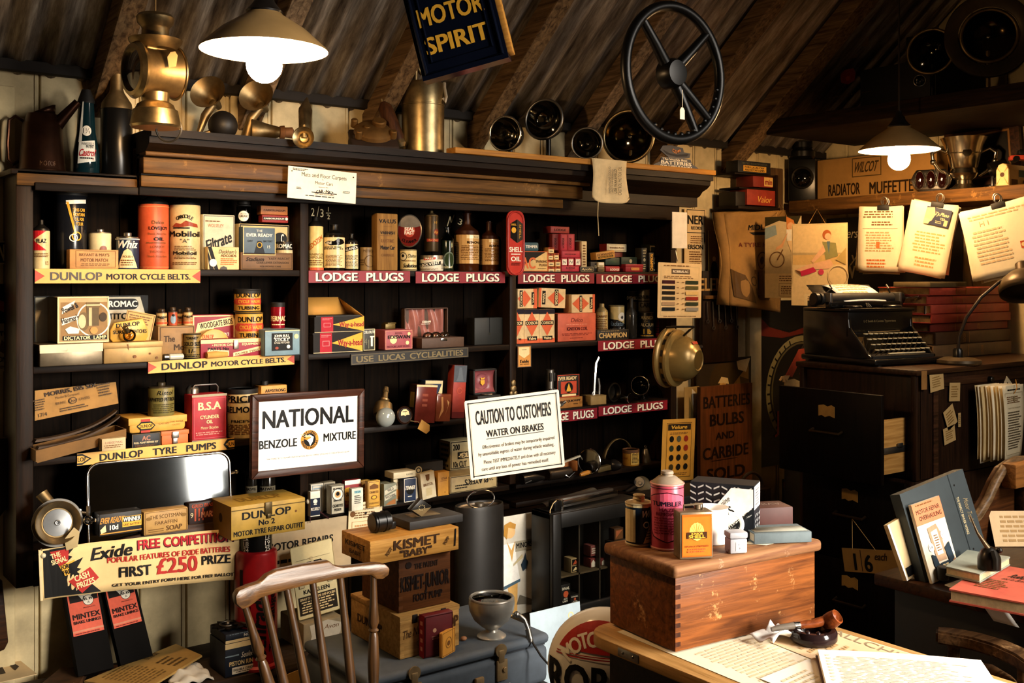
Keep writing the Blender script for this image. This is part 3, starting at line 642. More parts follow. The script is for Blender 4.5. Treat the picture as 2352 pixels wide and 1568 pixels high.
# ================================================================ LEFT BAY, TOP SHELF
z=SH[0];GC='oil tins and cans on the shelves'
Kn('oil_tin','small cream tin with a red chevron and black cone top, leftmost on its shelf','tin',76,113,505,z,'#d8c08a',[('p',[(.0,1),(.7,1),(.2,.75),(.7,.48),(0,.48)],'r'),('t','FLAZ',.52,.73,.11,'k',.34,'b'),('l',.2,.3,.85,.42,3,'n'),('t','1/3',.72,.15,.1,'n',.12)],top='cone',tc='k',body=530,group=GC)
Kn('oil_drum_tin','tall black lidded cylinder tin with a gold lettered panel','tin',126,197,432,z,'#15161a',[('p',[(.42,.88),(.86,.90),(.86,.85),(.42,.83)],'w'),('p',[(.42,.86),(.47,.86),(.62,.45),(.58,.45)],'y'),('t','THIS CAN',.68,.76,.04,'y',.26,'b'),('t','CONTAINS',.68,.70,.04,'y',.26,'b'),('t','OIL FOR',.68,.64,.04,'y',.2,'b'),('t','YOUR',.68,.58,.04,'y',.16,'b'),('o',.62,.42,.06,.015,'y'),('o',.56,.40,.05,.012,'w')],y=3.16,top='lid',tc=BLACKM,body=441,group=GC,gloss=.2)
Bx('match_box','tan cardboard motor match box lying in front of the black cylinder tin','box',160,272,573,z,'#c08a4c',[('t',"BRYANT & MAY'S",.5,.73,.15,'n',.62,'b'),('t','MOTOR MATCH',.5,.46,.17,'n',.56,'b'),('f',.12,.08,.94,.94,.02,'n'),('l',.2,.14,.86,.3,2,'n')],y=3.12,d=.035)
Kn('coolant_tin','cream tin with a dark green swoosh behind the tan match box','tin',205,254,526,z,'#e0d0a0',[('p',[(.3,0),(1,0),(1,.32),(.34,.4)],'#14201a'),('t','Radiator',.62,.2,.16,'B',.5,'i'),('c',.6,.56,.09,'#8a5a50')],y=3.165,top='screw',tc=TIN,body=536,group=GC)
Kn('polish_tin','small dark blue polish tin with a cream triangle','tin',268,318,534,z,'#15243c',[('t','Whiz',.5,.80,.24,'w',.62,'bi'),('p',[(.2,.04),(.8,.04),(.6,.58),(.5,.66),(.4,.58)],'c'),('t','POLISH',.5,.4,.07,'n',.26,'b'),('l',.3,.1,.7,.32,3,'n'),('r',0,.95,1,.98,'w')],top='screw',tc=TIN,body=547,group=GC)
Kn('shock_absorber_oil_can','tall orange oil can with a black top','can',318,386,440,z,'#c5532f',[('f',.02,.03,.98,.965,.006,'#e0a060'),('t','Delco',.6,.72,.05,'n',.26,'b'),('t','LOVEJOY',.62,.63,.05,'k',.42,'b'),('t','Shock Absorber',.6,.545,.035,'n',.42),('t','OIL',.62,.465,.05,'k',.22,'b'),('t','LOVEJOY',.6,.345,.035,'n',.3),('t','VAUXHALL',.6,.27,.035,'n',.32),('t','Shock Absorbers',.6,.20,.035,'n',.42),('l',.35,.39,.85,.42,1,'n')],top='cone',tc='k',body=470,capr=.38,group=GC)
Kn('motor_oil_can','tall cream oil can with black lettering beside the orange can','can',390,459,443,z,'#cdb683',[('a','GARGOYLE',.5,.62,.2,.055,'k',90,75),('p',[(.22,.66),(.32,.72),(.42,.70),(.52,.755),(.62,.73),(.78,.70),(.8,.65),(.6,.67),(.4,.65)],'#8a3a24'),('r',.25,.63,.6,.65,'k'),('t','Mobiloil',.5,.55,.085,'k',.72,'b'),('t','"A"',.5,.44,.06,'e',.18),('l',.26,.29,.76,.37,3,'n'),('t','Mobiloil',.5,.255,.055,'k',.5,'b'),('l',.26,.16,.76,.22,3,'n'),('l',.2,.07,.8,.12,2,'n')],top='cone',tc='k',body=472,capr=.36,group=GC)
o=Bx('lubricant_tin','pale rectangular oil tin with large slanting black script','tin',466,539,493,z,'#c9bfa3',[('f',.02,.02,.98,.98,.012,'e'),('t','WOLSELEY',.4,.80,.055,'#a05a34',.5),('l',.06,.86,.7,.9,1,'n'),('t','Filtrate',.5,.52,.2,'k',.86,'bi',22),('r',.6,.1,.85,.2,'e')],y=3.15,d=.07)
q=MB(BLACKM);q.cyl(.018,.152,.172,18,Mx.Translation((-.018,0,-.013+.0)));q.build('screw_cap',o)
Bx('tablet_box','small cream box with black and white striped corner','box',477,549,567,z,'#d9bc84',[('p',[(.0,1),(.12,1),(.34,.0),(.22,0)],'k'),('p',[(.0,.6),(.0,.85),(.2,0),(.06,0)],'k'),('c',.17,.30,.17,'w'),('t',"Duckham's",.64,.80,.17,'k',.56,'i'),('t','ADCOIDS',.66,.62,.11,'n',.5,'b'),('l',.4,.2,.95,.52,4,'#c06a30'),('p',[(.38,0),(.4,.1),(.5,.16),(.6,.1),(.62,0)],'e')],y=3.122,d=.025)
Bx('extension_box','long dull brown box with a faint label at the shelf end','box',553,673,580,z,'#6a4a26',[('f',.02,.05,.98,.95,.03,'#3a2815'),('t','Stadium',.27,.62,.22,'#2a1d10',.34,'bi'),('t','"EASY REACH"',.72,.66,.13,'#2a1d10',.42),('t','GEAR LEVER EXTENSION',.6,.42,.12,'#2a1d10',.62),('t','FOR MORRIS CARS',.56,.2,.09,'#2a1d10',.4)],y=3.13,d=.075)
ZS=z+.046
Bx('stitch_tin','cream and black tin standing behind the blue battery','tin',549,664,515,ZS,'#c9b07a',[('f',.01,.02,.99,.98,.04,'k'),('c',.82,.55,.24,'k',.2),('t','C',.86,.56,.28,'w',.06,'b'),('l',.6,.1,.95,.25,2,'k')],y=3.165,d=.04)
Bx('dry_battery','square blue dry battery with a yellow edge on the brown box','battery',558,633,521,ZS,'#4d6070',[('f',.0,.0,1,1,.03,'#c9b07a'),('t','THE',.5,.86,.08,'w',.18),('t','EVER READY',.5,.71,.11,'w',.8,'b'),('p',[(.34,.08),(.66,.08),(.56,.5),(.44,.5)],'#20242a'),('c',.5,.36,.1,'k'),('o',.5,.36,.1,.025,'y'),('t','DRY',.22,.5,.07,'k'),('t','BATTERY',.76,.5,.07,'k',.28),('t','15',.78,.3,.1,'w')],y=3.13,d=.034)
Kn('patch_tin','little round black and gold tin beside the blue battery','tin',636,671,555,ZS,'#17130f',[('r',0,.05,1,.4,'l'),('t','ROMAC',.5,.68,.3,'w',.7,'b')],y=3.132,top='flat',group=GC)
ZS2=AY(600,514,3.18).z+.0012
Kn('grease_jar','glass grease jar with a round cream label on the cream tin','jar',543,576,462,ZS2,glass((.5,.5,.48)),[('c',.5,.4,.34,'w'),('o',.5,.4,.34,.03,'k'),('t','MOTOR',.5,.54,.1,'k',.24),('t','GREASE',.5,.4,.13,'k',.34,'b')],y=3.168,top='screw',tc=BLACKM,body=474,capr=.7)
Bx('stone_tin','flat red tin stacked under the orange wooden one','tin',602,662,494,ZS2,'#8a1f1a',[('r',.04,.34,.96,.72,'k'),('t','CARBORUNDUM',.45,.53,.2,'w',.78,'b'),('c',.93,.53,.2,'w')],y=3.168,d=.03,pyb=511)
Bx('stone_tin','flat orange tin on top of the red tin','tin',599,661,473,ZS2,'#a5622a',[('t','CARBORUNDUM',.5,.5,.22,'#4a2410',.8,'b'),('r',0,.88,.03,1,'n')],y=3.168,d=.032,pyb=493.2)
# ================================================================ MIDDLE BAY, TOP SHELF
Kn('compound_can','pale yellow can with slanting lettering beside the left divider','can',706,742,498,z,'#dcc57e',[('t','REDOZEN',.5,.62,.1,'#b5652a',.8,'bi',40),('t','RUNNING-IN',.5,.36,.055,'n',.8),('t','COMPOUND',.5,.29,.055,'n',.75),('l',.15,.1,.9,.24,3,'n'),('r',0,0,1,.06,'#c85a3a')],y=3.15,top='cone',tc='k',body=520,capr=.4,group=GC)
o=Kn('dressing_bottle','dark glass bottle with a full cream label and small car picture','bottle',744,791,516,z,'#171008',[('r',.02,.07,.98,.93,'c'),('p',[(.15,.78),(.3,.83),(.5,.82),(.62,.9),(.8,.87),(.9,.78),(.7,.72),(.4,.70)],'k'),('t','CLENE',.3,.775,.07,'w',.26,'b'),('o',.62,.75,.05,.015,'k'),('l',.12,.58,.9,.68,2,'k'),('t','FOR DRESSING ALL',.5,.42,.03,'k',.56),('l',.2,.12,.82,.4,8,'n')],top='neck',tc='k',body=540,capr=.35,gloss=.15)
Kn('car_oil_bottle','smaller dark bottle with a black diagonal band on its label','bottle',792,822,537,z,'#1b140c',[('r',.02,.06,.98,.93,'c'),('p',[(.05,.62),(.95,.78),(.95,.93),(.05,.77)],'k'),('t','ALLAN-OIL',.5,.775,.09,'w',.74,'b',14),('l',.1,.1,.92,.55,9,'e')],y=3.145,top='neck',tc='k',body=556,capr=.3,gloss=.15)
Kn('metal_polish_tin','low dull brown tin with a faint circle','tin',823,857,568,z,'#7d6034',[('t','METEOR',.65,.84,.12,'#4a3418',.5),('o',.7,.4,.26,.03,'#4a3418'),('l',.1,.2,.5,.5,3,'#4a3418')],y=3.16,top='flat',group=GC)
Bx('varnish_box','tall narrow wooden-brown varnish box lettered in black','box',866,914,490,z,wood('#6d4c24','#8f6a35','z',.6),[('t','VA·LUS',.5,.865,.07,'k',.82,'b'),('r',.3,.77,.7,.772,'k'),('t','VARNISH',.5,.66,.05,'k',.7,'b'),('l',.1,.60,.9,.62,1,'n'),('t','LUSTRE',.5,.52,.055,'n',.6,'b'),('t','Motor Car',.5,.405,.07,'k',.68,'b'),('t','CARRIAGE',.5,.27,.045,'n',.6),('r',.1,.69,.9,.693,'n')],d=.04,bev=.004)
c=AY(942,530,3.15);r=28*c.dot(FW)/F
o=root('round_tin','round red and silver cleaner tin standing on edge','tin',(c.x,3.155,c.z),R(-30));M=Mx.Rotation(R(96),4,'X')
b=MB(TIN);b.lathe([(0,-.02),(r,-.02),(r,-.002),(r*1.03,0),(r*.97,.003),(0,.004)],40,M,squash=1.32);b.build('body',o)
printing(o,flat((-r,-.0042,-r*1.32),(1,0,0),(0,0,1)),2*r,2.64*r,[('c',.5,.5,.35,'#5a1712',.48),('c',.5,.5,.17,'#a04030',.2),('t','SEAL',.5,.56,.1,'w',.4,'b'),('t','FAST',.5,.44,.1,'w',.4,'b'),('a','BOWES',.5,.5,.38,.1,'w',90,70),('a','CLEANER',.5,.5,.34,.08,'k',270,-80)],gloss=.15)
Kn('solution_tin','cream tin with a portrait and black script under the round tin','tin',918,957,573,z,'#d3be84',[('c',.3,.66,.2,'k'),('c',.3,.66,.17,'l'),('c',.3,.7,.07,'k'),('t','Dalton',.68,.7,.16,'k',.36,'i'),('t','Solution',.6,.24,.18,'k',.56,'bi'),('l',.3,.42,.9,.5,1,'n')],y=3.128,top='flat',rim=TIN,group=GC)
o=Kn('solvent_tin','wide white lidded solvent tin with a black slanting band','tin',963,1018,580,z,'#d9d0b8',[('p',[(.0,.2),(.78,.42),(.78,.66),(.0,.44)],'k'),('t','RE-SOLVENT',.40,.43,.17,'w',.68,'b',9),('p',[(.3,.7),(.62,.78),(.62,.92),(.3,.86)],'#b5402e'),('t','PAST',.46,.82,.1,'w',.22,'b'),('l',.8,.1,.98,.5,4,'k'),('l',.1,.05,.7,.16,2,'n')],y=3.122,top='lid',tc=TIN,body=588,group=GC)
zz=SH[0]+o['dims'][2]+.0035
Kn('spray_can','dark tall ridged can standing on the white solvent tin','can',974,1007,484,zz,'#3a2d1a',[('r',.3,.28,.9,.36,'#8a2a20'),('t','For Cars',.6,.32,.05,'y',.4),('c',.75,.55,.09,'#6a2018'),('t','Kar',.75,.55,.08,'y',.2,'i'),('t','10',.7,.82,.06,'y',.12)],y=3.132,top='cone',tc=OLDBRASS,body=497,group=GC,metal=.6)
Kn('oil_bottle','slim dark green bottle with an oval label between tin and brown bottles','bottle',1012,1042,522,z,'#10180f',[('c',.62,.36,.2,'G',.26),('c',.62,.36,.16,'#2a3520',.22),('l',.2,.08,.85,.16,2,'l')],top='neck',tc=glass((.35,.4,.36),.2),body=552,capr=.42,gloss=.1)
for p0,p1,pt,bd,s1,lb in((1044,1100,490,538,'BLUE','large brown glass bottle with a glass stopper and cream label'),(1101,1146,510,548,'GREEN','brown glass bottle with a cream label, nearest the right divider')):
 o=Kn('chemist_bottle',lb,'bottle',p0,p1,pt,z,'#3a1a08',[('r',.05,.2,.98,.98,'#c89a5c'),('r',.5,.88,.95,.97,'c'),('t',s1,.78,.92,.04,'n',.16),('t','RENOVO',.72,.77,.065,'k',.42,'b'),('r',.31,.2,.314,.98,'n'),('l',.07,.3,.3,.8,10,'n'),('l',.34,.30,.95,.7,9,'n')],y=3.15,top='neck',tc='#3a1a08',body=bd,capr=.3,group='brown chemist bottles',gloss=.12)
 q=MB(mat('#4a2410',.12));hh=o['dims'][2];q.lathe([(.006,hh),(.007,hh+.002),(.012,hh+.004),(.012,hh+.012),(0,hh+.014)]if p0==1044 else[(.006,hh),(.009,hh+.001),(.009,hh+.004),(0,hh+.005)],16);q.build('stopper',o)
zb=AY(745,492,3.27)
b=plate('chalk_price','chalked price 2/3½ on the dark back boards','writing',(AY(712,492,3.271).x,3.2712,AY(740,506,3.271).z),(1,0,0),(0,0,1),.085,.05,CABB,[('t','2',.12,.55,.55,'l',.14),('p',[(.27,.0),(.29,.0),(.4,.95),(.38,.95)],'l'),('t','3',.52,.5,.55,'l',.14),('t','1',.8,.78,.3,'l'),('r',.7,.5,.92,.53,'l'),('t','2',.81,.26,.32,'l',.12)],th=.0005)
plate('chalk_price','chalk marks on the back boards above the green bottle','writing',(AY(1024,515,3.271).x,3.2712,AY(1050,520,3.271).z),(1,0,0),(0,0,1),.085,.045,CABB,[('p',[(.05,.0),(.1,.0),(.25,.8),(.2,.8)],'l'),('p',[(.2,.8),(.25,.8),(.3,.3),(.26,.3)],'l'),('p',[(.28,.3),(.32,.35),(.45,.95),(.4,.95)],'l'),('t','3',.75,.4,.5,'l',.2,'',-20)],th=.0005)
# ================================================================ RIGHT BAY, TOP SHELF
GP='spark plug boxes on the right bay top shelf'
Bx('plug_box','large cream and black box with big orange letters behind the hanging plate','box',1196,1258,577,z,'#dcb672',[('p',[(0,1),(.95,1),(.1,.28),(0,.28)],'#17120f'),('t','AC',.28,.42,.55,'#d8693a',.52,'b'),('t','SPARKING',.76,.5,.12,'n',.42,'b'),('t','PLUGS',.82,.32,.12,'n',.28,'b'),('l',.62,.12,.95,.18,1,'n'),('f',0,0,1,1,.03,'#d8693a')],d=.09,group=GP)
Bx('battery_tube','small blue rounded box on the cream and black plug box','box',1204,1238,556,z+.068,'#2b5058',[('t','TEMPER',.5,.5,.3,'w',.8,'b')],d=.05,bev=.006,pyb=576.6,group=GP)
k=0
for p0,p1,pt,pb in((1259,1273,568,582),(1259,1271,583,597),(1272,1284,581,597),(1259,1273,598,612),(1275,1288,597,612),(1259,1274,613,628),(1275,1288,612,628)):
 nm=('topmost of the','second row left of the','second row tall right of the','third row left of the','third row right of the','bottom left of the','bottom right of the')[k];k+=1
 Bx('plug_carton',f'tiny cream and orange carton, {nm} little carton stack','box',p0,p1,pt,z,'#c98d48',[('r',0,.72,1,1,'#a04024'),('r',.12,.1,.88,.66,'c'),('t','AC',.5,.86,.2,'k',.5,'b'),('l',.2,.25,.8,.5,1,'k')],d=.03,pyb=pb-.2,y=3.14,group=GP)
RB='#b0283a';LG=lambda v='':[('f',.02,.03,.98,.97,.02,'#6a0f1c'),('t','LODGE',.5,.5,.34,'#2a0a0e',.62,'b')]
Bx('plug_carton','flat red carton lying across the top of the upright red cartons','box',1265,1308,520,z,'#8a2a24',LG(),y=3.165,d=.05,pyb=535.5,group=GP)
for p0,p1,c_,lb in((1269,1287,'#7a2520','dull dark red upright carton, left of the two pinker ones'),(1288,1303.5,RB,'pinkish red upright carton in the middle of three'),(1304,1320,RB,'pinkish red upright carton, right of three')):
 Bx('plug_carton',lb,'box',p0,p1,537,z,c_,[('f',.06,.02,.94,.98,.02,'#6a0f1c'),('t','LODGE',.34,.45,.3,'#2a0a0e',.62,'vb')],y=3.165 if c_!=RB else 3.15,d=.04,pyb=575,group=GP)
Bx('plug_carton','wide pinkish red carton lying under the upright cartons','box',1290,1333,575.3,z,RB,[('l',.15,.4,.85,.6,1,'#3a0a12'),('f',.02,.05,.98,.95,.04,'#6a0f1c')],y=3.142,d=.07,pyb=592,group=GP)
for p0,p1,lb in((1290,1303,'left'),(1305,1318,'middle'),(1321,1334,'right')):
 Bx('plug_carton',f'small white fronted carton, {lb} one in the row of three','box',p0,p1,592.4,z,RB,[('r',.1,.12,.9,.85,'w'),('t','AF' if lb=='right' else 'N',.5,.5,.4,'k',.5,'i')],y=3.14,d=.05,pyb=610.6,group=GP)
Bx('plug_carton','bottom pinkish red carton under the row of three','box',1290,1331,611,z,RB,[('t','LODGE',.5,.68,.28,'#2a0a0e',.5,'b'),('t','PLUG',.5,.32,.2,'#3a0a12',.2)],d=.07,group=GP)
Bx('plug_carton','tall narrow cream carton beside the red stack','box',1336,1348,554,z,'#d5bd8c',[('l',.2,.1,.8,.9,9,'n')],y=3.16,d=.04,group=GP)
Bx('plug_carton','dark green carton peeping out behind the red stack','box',1321,1336,552,z,'#2a3426',[('c',.4,.75,.1,'l')],y=3.2,d=.05,group=GP)
APO=[('f',.02,.05,.98,.95,.05,'l'),('t','Apollo',.5,.5,.42,'c',.8,'i')]
Bx('plug_box','small black box with white script beside the bottom red carton','box',1333,1363,612,z,'#14120f',APO,y=3.132,d=.05,group=GP)
Bx('plug_box','small dark box lying left of the red lettered box','box',1357,1373,601,z,'#1a1612',[('t','ON',.7,.5,.3,'l',.3)],y=3.15,d=.05,group=GP)
Bx('plug_carton','small white end carton beside the red lettered box','box',1374.5,1388,602,z,'#d8c79c',[('r',.1,.5,.9,.9,'w'),('l',.1,.15,.9,.4,2,'k')],y=3.14,d=.05,pyb=614,group=GP)
Bx('plug_carton','small dull carton under the white end carton','box',1374.5,1388.5,614.5,z,'#6a5532',[('l',.1,.15,.9,.6,2,'k')],y=3.14,d=.05,group=GP)
o=Bx('plug_box','mustard yellow box tilted on the green boxes','box',1370,1413,577,z,'#c08a3c',[('t','FORWARD',.5,.62,.32,'n',.86,'b'),('r',.1,.16,.9,.4,'#3a2a14'),('t','SPARKING PLUG',.5,.28,.14,'y',.66)],y=3.135,d=.035,pyb=594,tilt=-7,group=GP)
Bx('plug_box','white label box with a red side at the back top','box',1394,1439,560,z,'#d9cfae',[('f',.05,.12,.95,.9,.05,'#8a7a5a'),('t','SPARKING PLUGS',.5,.5,.2,'n',.74,'b')],y=3.175,d=.045,pyb=578,left=[('r',0,0,1,1,'#8a2a24')],group=GP)
Bx('plug_box','dull red box under the white label box','box',1400,1430,579,z,'#6a1f1a',[],y=3.185,d=.06,pyb=605,group=GP)
Bx('plug_box','dark green slanted box on the red lettered box','box',1391,1424,591,z,'#1d3328',[('t','LODGE',.5,.5,.25,'#3f5a44',.5,'b')],y=3.15,d=.06,pyb=609,bev=.004,group=GP)
Bx('plug_box','dark green box with a pale disc on the dark red tin','box',1427,1463,590,z,'#1a2d1f',[('c',.6,.45,.26,'l'),('f',.03,.05,.97,.95,.03,'#3f5a44')],y=3.155,d=.055,pyb=607,group=GP)
Bx('plug_box','bright red box with white lettering and rounded corners','box',1392,1424,611,z,'#9a1420',[('t','LODGE',.62,.4,.36,'w',.66,'b')],y=3.135,d=.07,bev=.004,group=GP)
Bx('plug_tin','dark red hinged tin with a small gold label','tin',1437,1477,607,z,'#8a1422',[('r',.3,.22,.76,.56,'#c98d48'),('t','PLUGS',.53,.39,.14,'#8a1422',.36)],y=3.135,d=.07,bev=.003,lid=.01,group=GP)
Bx('plug_carton','upright dark carton with gold emblem behind the dark red tin','box',1474,1486,569,z,'#3a3426',[('c',.5,.5,.07,'l'),('l',.2,.6,.8,.95,3,'l'),('l',.2,.1,.8,.35,3,'l')],y=3.165,d=.04,group=GP)
Bx('plug_carton','upright black carton with vertical gold lettering','box',1491,1502,580,z,'#14110e',[('t','CHAMPION',.5,.5,.6,'y',.86,'vb')],y=3.15,d=.04,group=GP)
Bx('plug_box','dark box with pale script at the back of the shelf end','box',1492,1526,561,z,'#1c2018',APO,y=3.2,d=.05,group=GP)
Bx('plug_box','small red box behind the paint colour card','box',1514,1531,582,z,'#7a1a1a',[],y=3.19,d=.05,group=GP)
# ================================================================ SECOND SHELF, LEFT BAY
z=SH[1]
ROM=[('f',.01,.02,.99,.98,.03,'k'),('c',.62,.72,.16,'#15120f',.16),('c',.38,.72,.16,'#15120f',.16),('r',.38,.56,.62,.88,'#15120f'),('t','ROMAC',.5,.73,.13,'w',.44,'b'),('t','PATENT',.25,.42,.1,'k',.3,'b'),('t','STITCHES',.7,.42,.1,'k',.4,'b')]
Bx('stitch_case','wide black and white case standing at the back behind the lamp carton','box',78,340,679,z,'#bfb59a',[('f',0,.0,1,1,.02,'k'),('c',.18,.86,.085,'#15120f',.085),('r',.66,.78,.86,.95,'#15120f'),('c',.66,.865,.085,'#15120f'),('c',.86,.865,.085,'#15120f'),('t','ROMAC',.77,.87,.095,'w',.26,'b'),('t','STITCHES',.77,.68,.09,'k',.34,'b'),('p',[(.93,.98),(.99,.98),(.99,.6),(.96,.8)],'k')],y=3.235,d=.02)
Zb=z
mb=[]
for p0,p1,pt,pb,sl in((91,236,790,833,0),(238,373,786,826,0)):
 o=Bx('tin_box','scuffed bare metal tin box with a pale lid edge, leftmost' if p0==91 else 'rust spotted tan metal tin box beside the pale lidded one','box',p0,p1,pt,z,mat('#6f6350',.38,.75,.6,9)if p0==91 else mat('#9a7a48',.45,.4,.4,12),[('r',0,.62,1,1,'#d8cba8'),('p',[(.3,.7),(.42,.68),(.43,.86),(.425,.7)],'n')]if p0==91 else[('p',[(.38,.92),(.41,.92),(.42,.6)],'n'),('c',.52,.3,.08,'n'),('c',.78,.42,.05,'n'),('c',.9,.2,.06,'n')],y=3.095,d=.17,bev=.003,lid=.016)
 mb.append(o)
zt=mb[0]['dims'][2]+z+.0015
def_t=.0
o=Bx('lamp_carton','battered white carton with an engraved lamp picture','box',132,250,681,zt,'#b59b6c',[('r',.06,.06,.98,.88,'#8a6a40'),('f',.0,.0,1,1,.03,'c'),('o',.7,.5,.36,.03,'w',.38),('p',[(.08,.62),(.3,.82),(.34,.92),(.1,.78)],'w'),('p',[(.08,.38),(.36,.5),(.38,.6),(.08,.52)],'w'),('t','Powell &',.24,.76,.12,'k',.32,'b',24),('t',"Hanmer's",.24,.52,.12,'k',.34,'b',14),('c',.5,.46,.12,'#6a5636',.2),('c',.47,.46,.08,'l',.15),('r',.56,.36,.8,.78,'#57482f'),('r',.6,.36,.66,.78,'#c0ab7e'),('r',.55,.76,.82,.88,'#6a5636'),('r',.55,.80,.82,.83,'#d0bd90'),('c',.88,.55,.08,'#3a2c1a',.1),('p',[(.14,.3),(.24,.36),(.42,.3),(.4,.2),(.2,.2)],'w'),('c',.7,.26,.08,'#c08a4c'),('r',.1,.06,.96,.155,'k'),('t','DICTATOR  LAMP',.53,.107,.075,'c',.82,'b')],y=3.125,d=.12,bev=.006)
zt2=mb[1]['dims'][2]+z+.0015
P_=AY(296,757,3.12)
sh=[(.06,0),(.94,0),(1,.2),(1,.5),(.86,1),(.1,.82),(0,.5),(0,.15)]
W_=AY(337,757,3.12).x-AY(250,757,3.12).x;H_=AY(296,731,3.12).z-zt2
b=MB(mat('#c99a3e',.35,.1,.25,12));b.prism([((x-.5)*W_,y*H_)for x,y in sh],.022,None,.003);o=b.build('patch_tin',None,(P_.x,3.115,zt2));tag(o,'yellow patch tin with cut corners and a small bulb before it','tin')
printing(o,flat((-W_/2,0,0),(1,0,0),(0,0,1)),W_,H_,[('t','DUNLOP',.46,.74,.17,'k',.62,'b',5),('t','SURE',.22,.42,.15,'k',.3,'b'),('t','PATCHES',.78,.44,.15,'k',.36,'b'),('o',.5,.45,.15,.015,'n'),('c',.5,.45,.08,'k')])
c=AY(294,778,3.105);c.z=zt2+.019
o=root('light_bulb','amber clear glass light bulb lying before the yellow patch tin','bulb',(c.x,3.093,c.z));b=MB(glass((.85,.7,.4),.2));b.sph((0,0,0),.0185,16);b.build('glass_body',o)
b=MB(BRASS);b.cyl(.008,.013,.034,14,Mx.Rotation(R(-35),4,'Y')@Mx.Rotation(R(25),4,'X'),.001);b.build('cap',o)
P_=AY(315,745,3.165);plate('printed_card','yellowed printed card tilted behind the patch tin','card',(AY(279,720,3.16).x,3.165,zt2+.001),(math.cos(R(-12)),0,math.sin(R(-12))),(math.sin(R(12)),0,math.cos(R(12))),.085,.092,'#b9923f',[('f',.03,.03,.97,.97,.02,'n'),('l',.1,.6,.9,.9,4,'n')],th=.004)
o=Bx('carton','plain brown carton with two printed words under the little bottles','box',363,448,748,z,'#8a6634',[('f',.05,.04,.97,.97,.02,'#3a2814'),('t','The',.3,.62,.18,'#3a2814',.3,'b'),('t','Mon',.62,.36,.18,'#3a2814',.4,'b'),('l',.3,.1,.8,.2,1,'#3a2814')],y=3.155,d=.1)
zc=z+o['dims'][2]+.0008
for p0,p1,pt,bd,y_,c_,lb in((359,383,709,719,3.16,'#c9a56a','cream and red little tin, leftmost on the brown carton'),(386,407,705,717,3.165,'#a5482a','orange little tin with a blue figure on the brown carton'),(404.5,421,710,720,3.2,'#c9a56a','little cream tin standing behind its two neighbours'),(421,442,706,717,3.165,'#c9a56a','cream and red little tin, rightmost on the brown carton')):
 Kn('solution_tin',lb,'tin',p0,p1,pt,zc,c_,[('r',0,.12,1,.3,'#b5502e'),('t','Niggol',.5,.72,.2,'k',.66,'b'),('l',.15,.35,.85,.58,3,'#8a3a24')]if c_!='#a5482a' else[('c',.55,.48,.2,'B',.34),('c',.55,.78,.1,'k')],y=y_,top='screw',tc='#3a2a1a',body=bd,capr=.55,group='row of little tins on the brown carton')
Bx('grease_box','red and white printed box standing behind the yellow drums','box',442,540,722,z,'#8a2030',[('f',.01,.02,.99,.98,.03,'c'),('p',[(.05,.5),(.12,.8),(.95,.95),(.98,.74),(.5,.68),(.2,.36)],'c'),('t','WOODGATE BROS',.55,.78,.13,'k',.78,'b',8),('t','Tiverton',.6,.54,.13,'w',.5,'i'),('t','SPECIAL',.84,.28,.1,'w',.26)],y=3.2,d=.03)
sem=[(math.cos(R(t)),math.sin(R(t)))for t in range(0,181,12)]
W_=AY(531,770,3.15).x-AY(460,770,3.15).x;c=AY(495,778,3.15);hh=AY(495,756,3.15).z-z
b=MB(mat('#c99540',.4,0,.2,12));b.prism([(x*W_/2,y*hh*.55+hh*.45)for x,y in sem]+[(-W_/2,0),(W_/2,0)],.02,None,.002);o=b.build('repair_tin',None,(c.x,3.16,z));tag(o,'half round yellow repair tin showing over the long red box','tin')
printing(o,flat((-W_/2,0,0),(1,0,0),(0,0,1)),W_,hh,[('t','DUNLOP',.3,.74,.14,'#b5502e',.36,'b'),('t','PALMER TYRES',.68,.6,.1,'n',.5),('r',.42,.66,.92,.68,'n')])
DR=lambda:[('t','DUNLOP',.55,.76,.19,'k',.66,'b'),('p',[(.05,.48),(.2,.62),(.92,.62),(1,.48),(.92,.34),(.2,.34)],'#b5402e'),('t','CYCLE VALVE',.56,.48,.13,'y',.58,'b'),('t','TUBING',.55,.2,.15,'k',.56,'b')]
o1=Kn('tubing_drum','lower yellow round drum of the two stacked drums','tin',541,603,717,z+.048,'#cf9a3c',DR(),y=3.13,top='flat',rim=BLACKM,group='stacked yellow drums')
zd=z+.048+o1['dims'][2]+.0012
Kn('tubing_drum','upper yellow round drum with a dark lid','tin',538,598,657,zd,'#cf9a3c',DR(),y=3.131,top='lid',tc=BLACKM,body=665,rim=BLACKM,group='stacked yellow drums')
o=Bx('equipment_case','long low red and white hinged case with a clasp','box',461,619,778,z,'#8a1a2e',[('r',0,.8,1,1,'c'),('t','• MOTOR CAR',.31,.7,.12,'c',.3,'b'),('t','EQUIPMENT •',.74,.7,.12,'c',.3,'b'),('p',[(.08,.15),(.1,.5),(.4,.38),(.4,.1)],'c'),('t','PARTS No',.25,.5,.16,'k',.3,'b'),('p',[(.46,.05),(.46,.25),(.92,.62),(.96,.4)],'c'),('t','PALMER TYRES LTD',.72,.3,.12,'n',.46,'b',9)],y=3.118,d=.085,bev=.002)
zcase=o['dims'][2]
q=MB(TIN);q.box(-.008,.008,-.047,-.042,zcase*.45,zcase*.95,.001);q.build('clasp',o)
b=MB(mat('#c99248',.8));b.tube([(-.03,0,0),(0,.001,.001),(.036,.002,.0)],[.010,.011,.008],10);p=AY(498,812,3.10);tag(b.build('paper_roll',None,(p.x,3.105,z+.011)),'short yellow paper roll lying before the red case','roll')
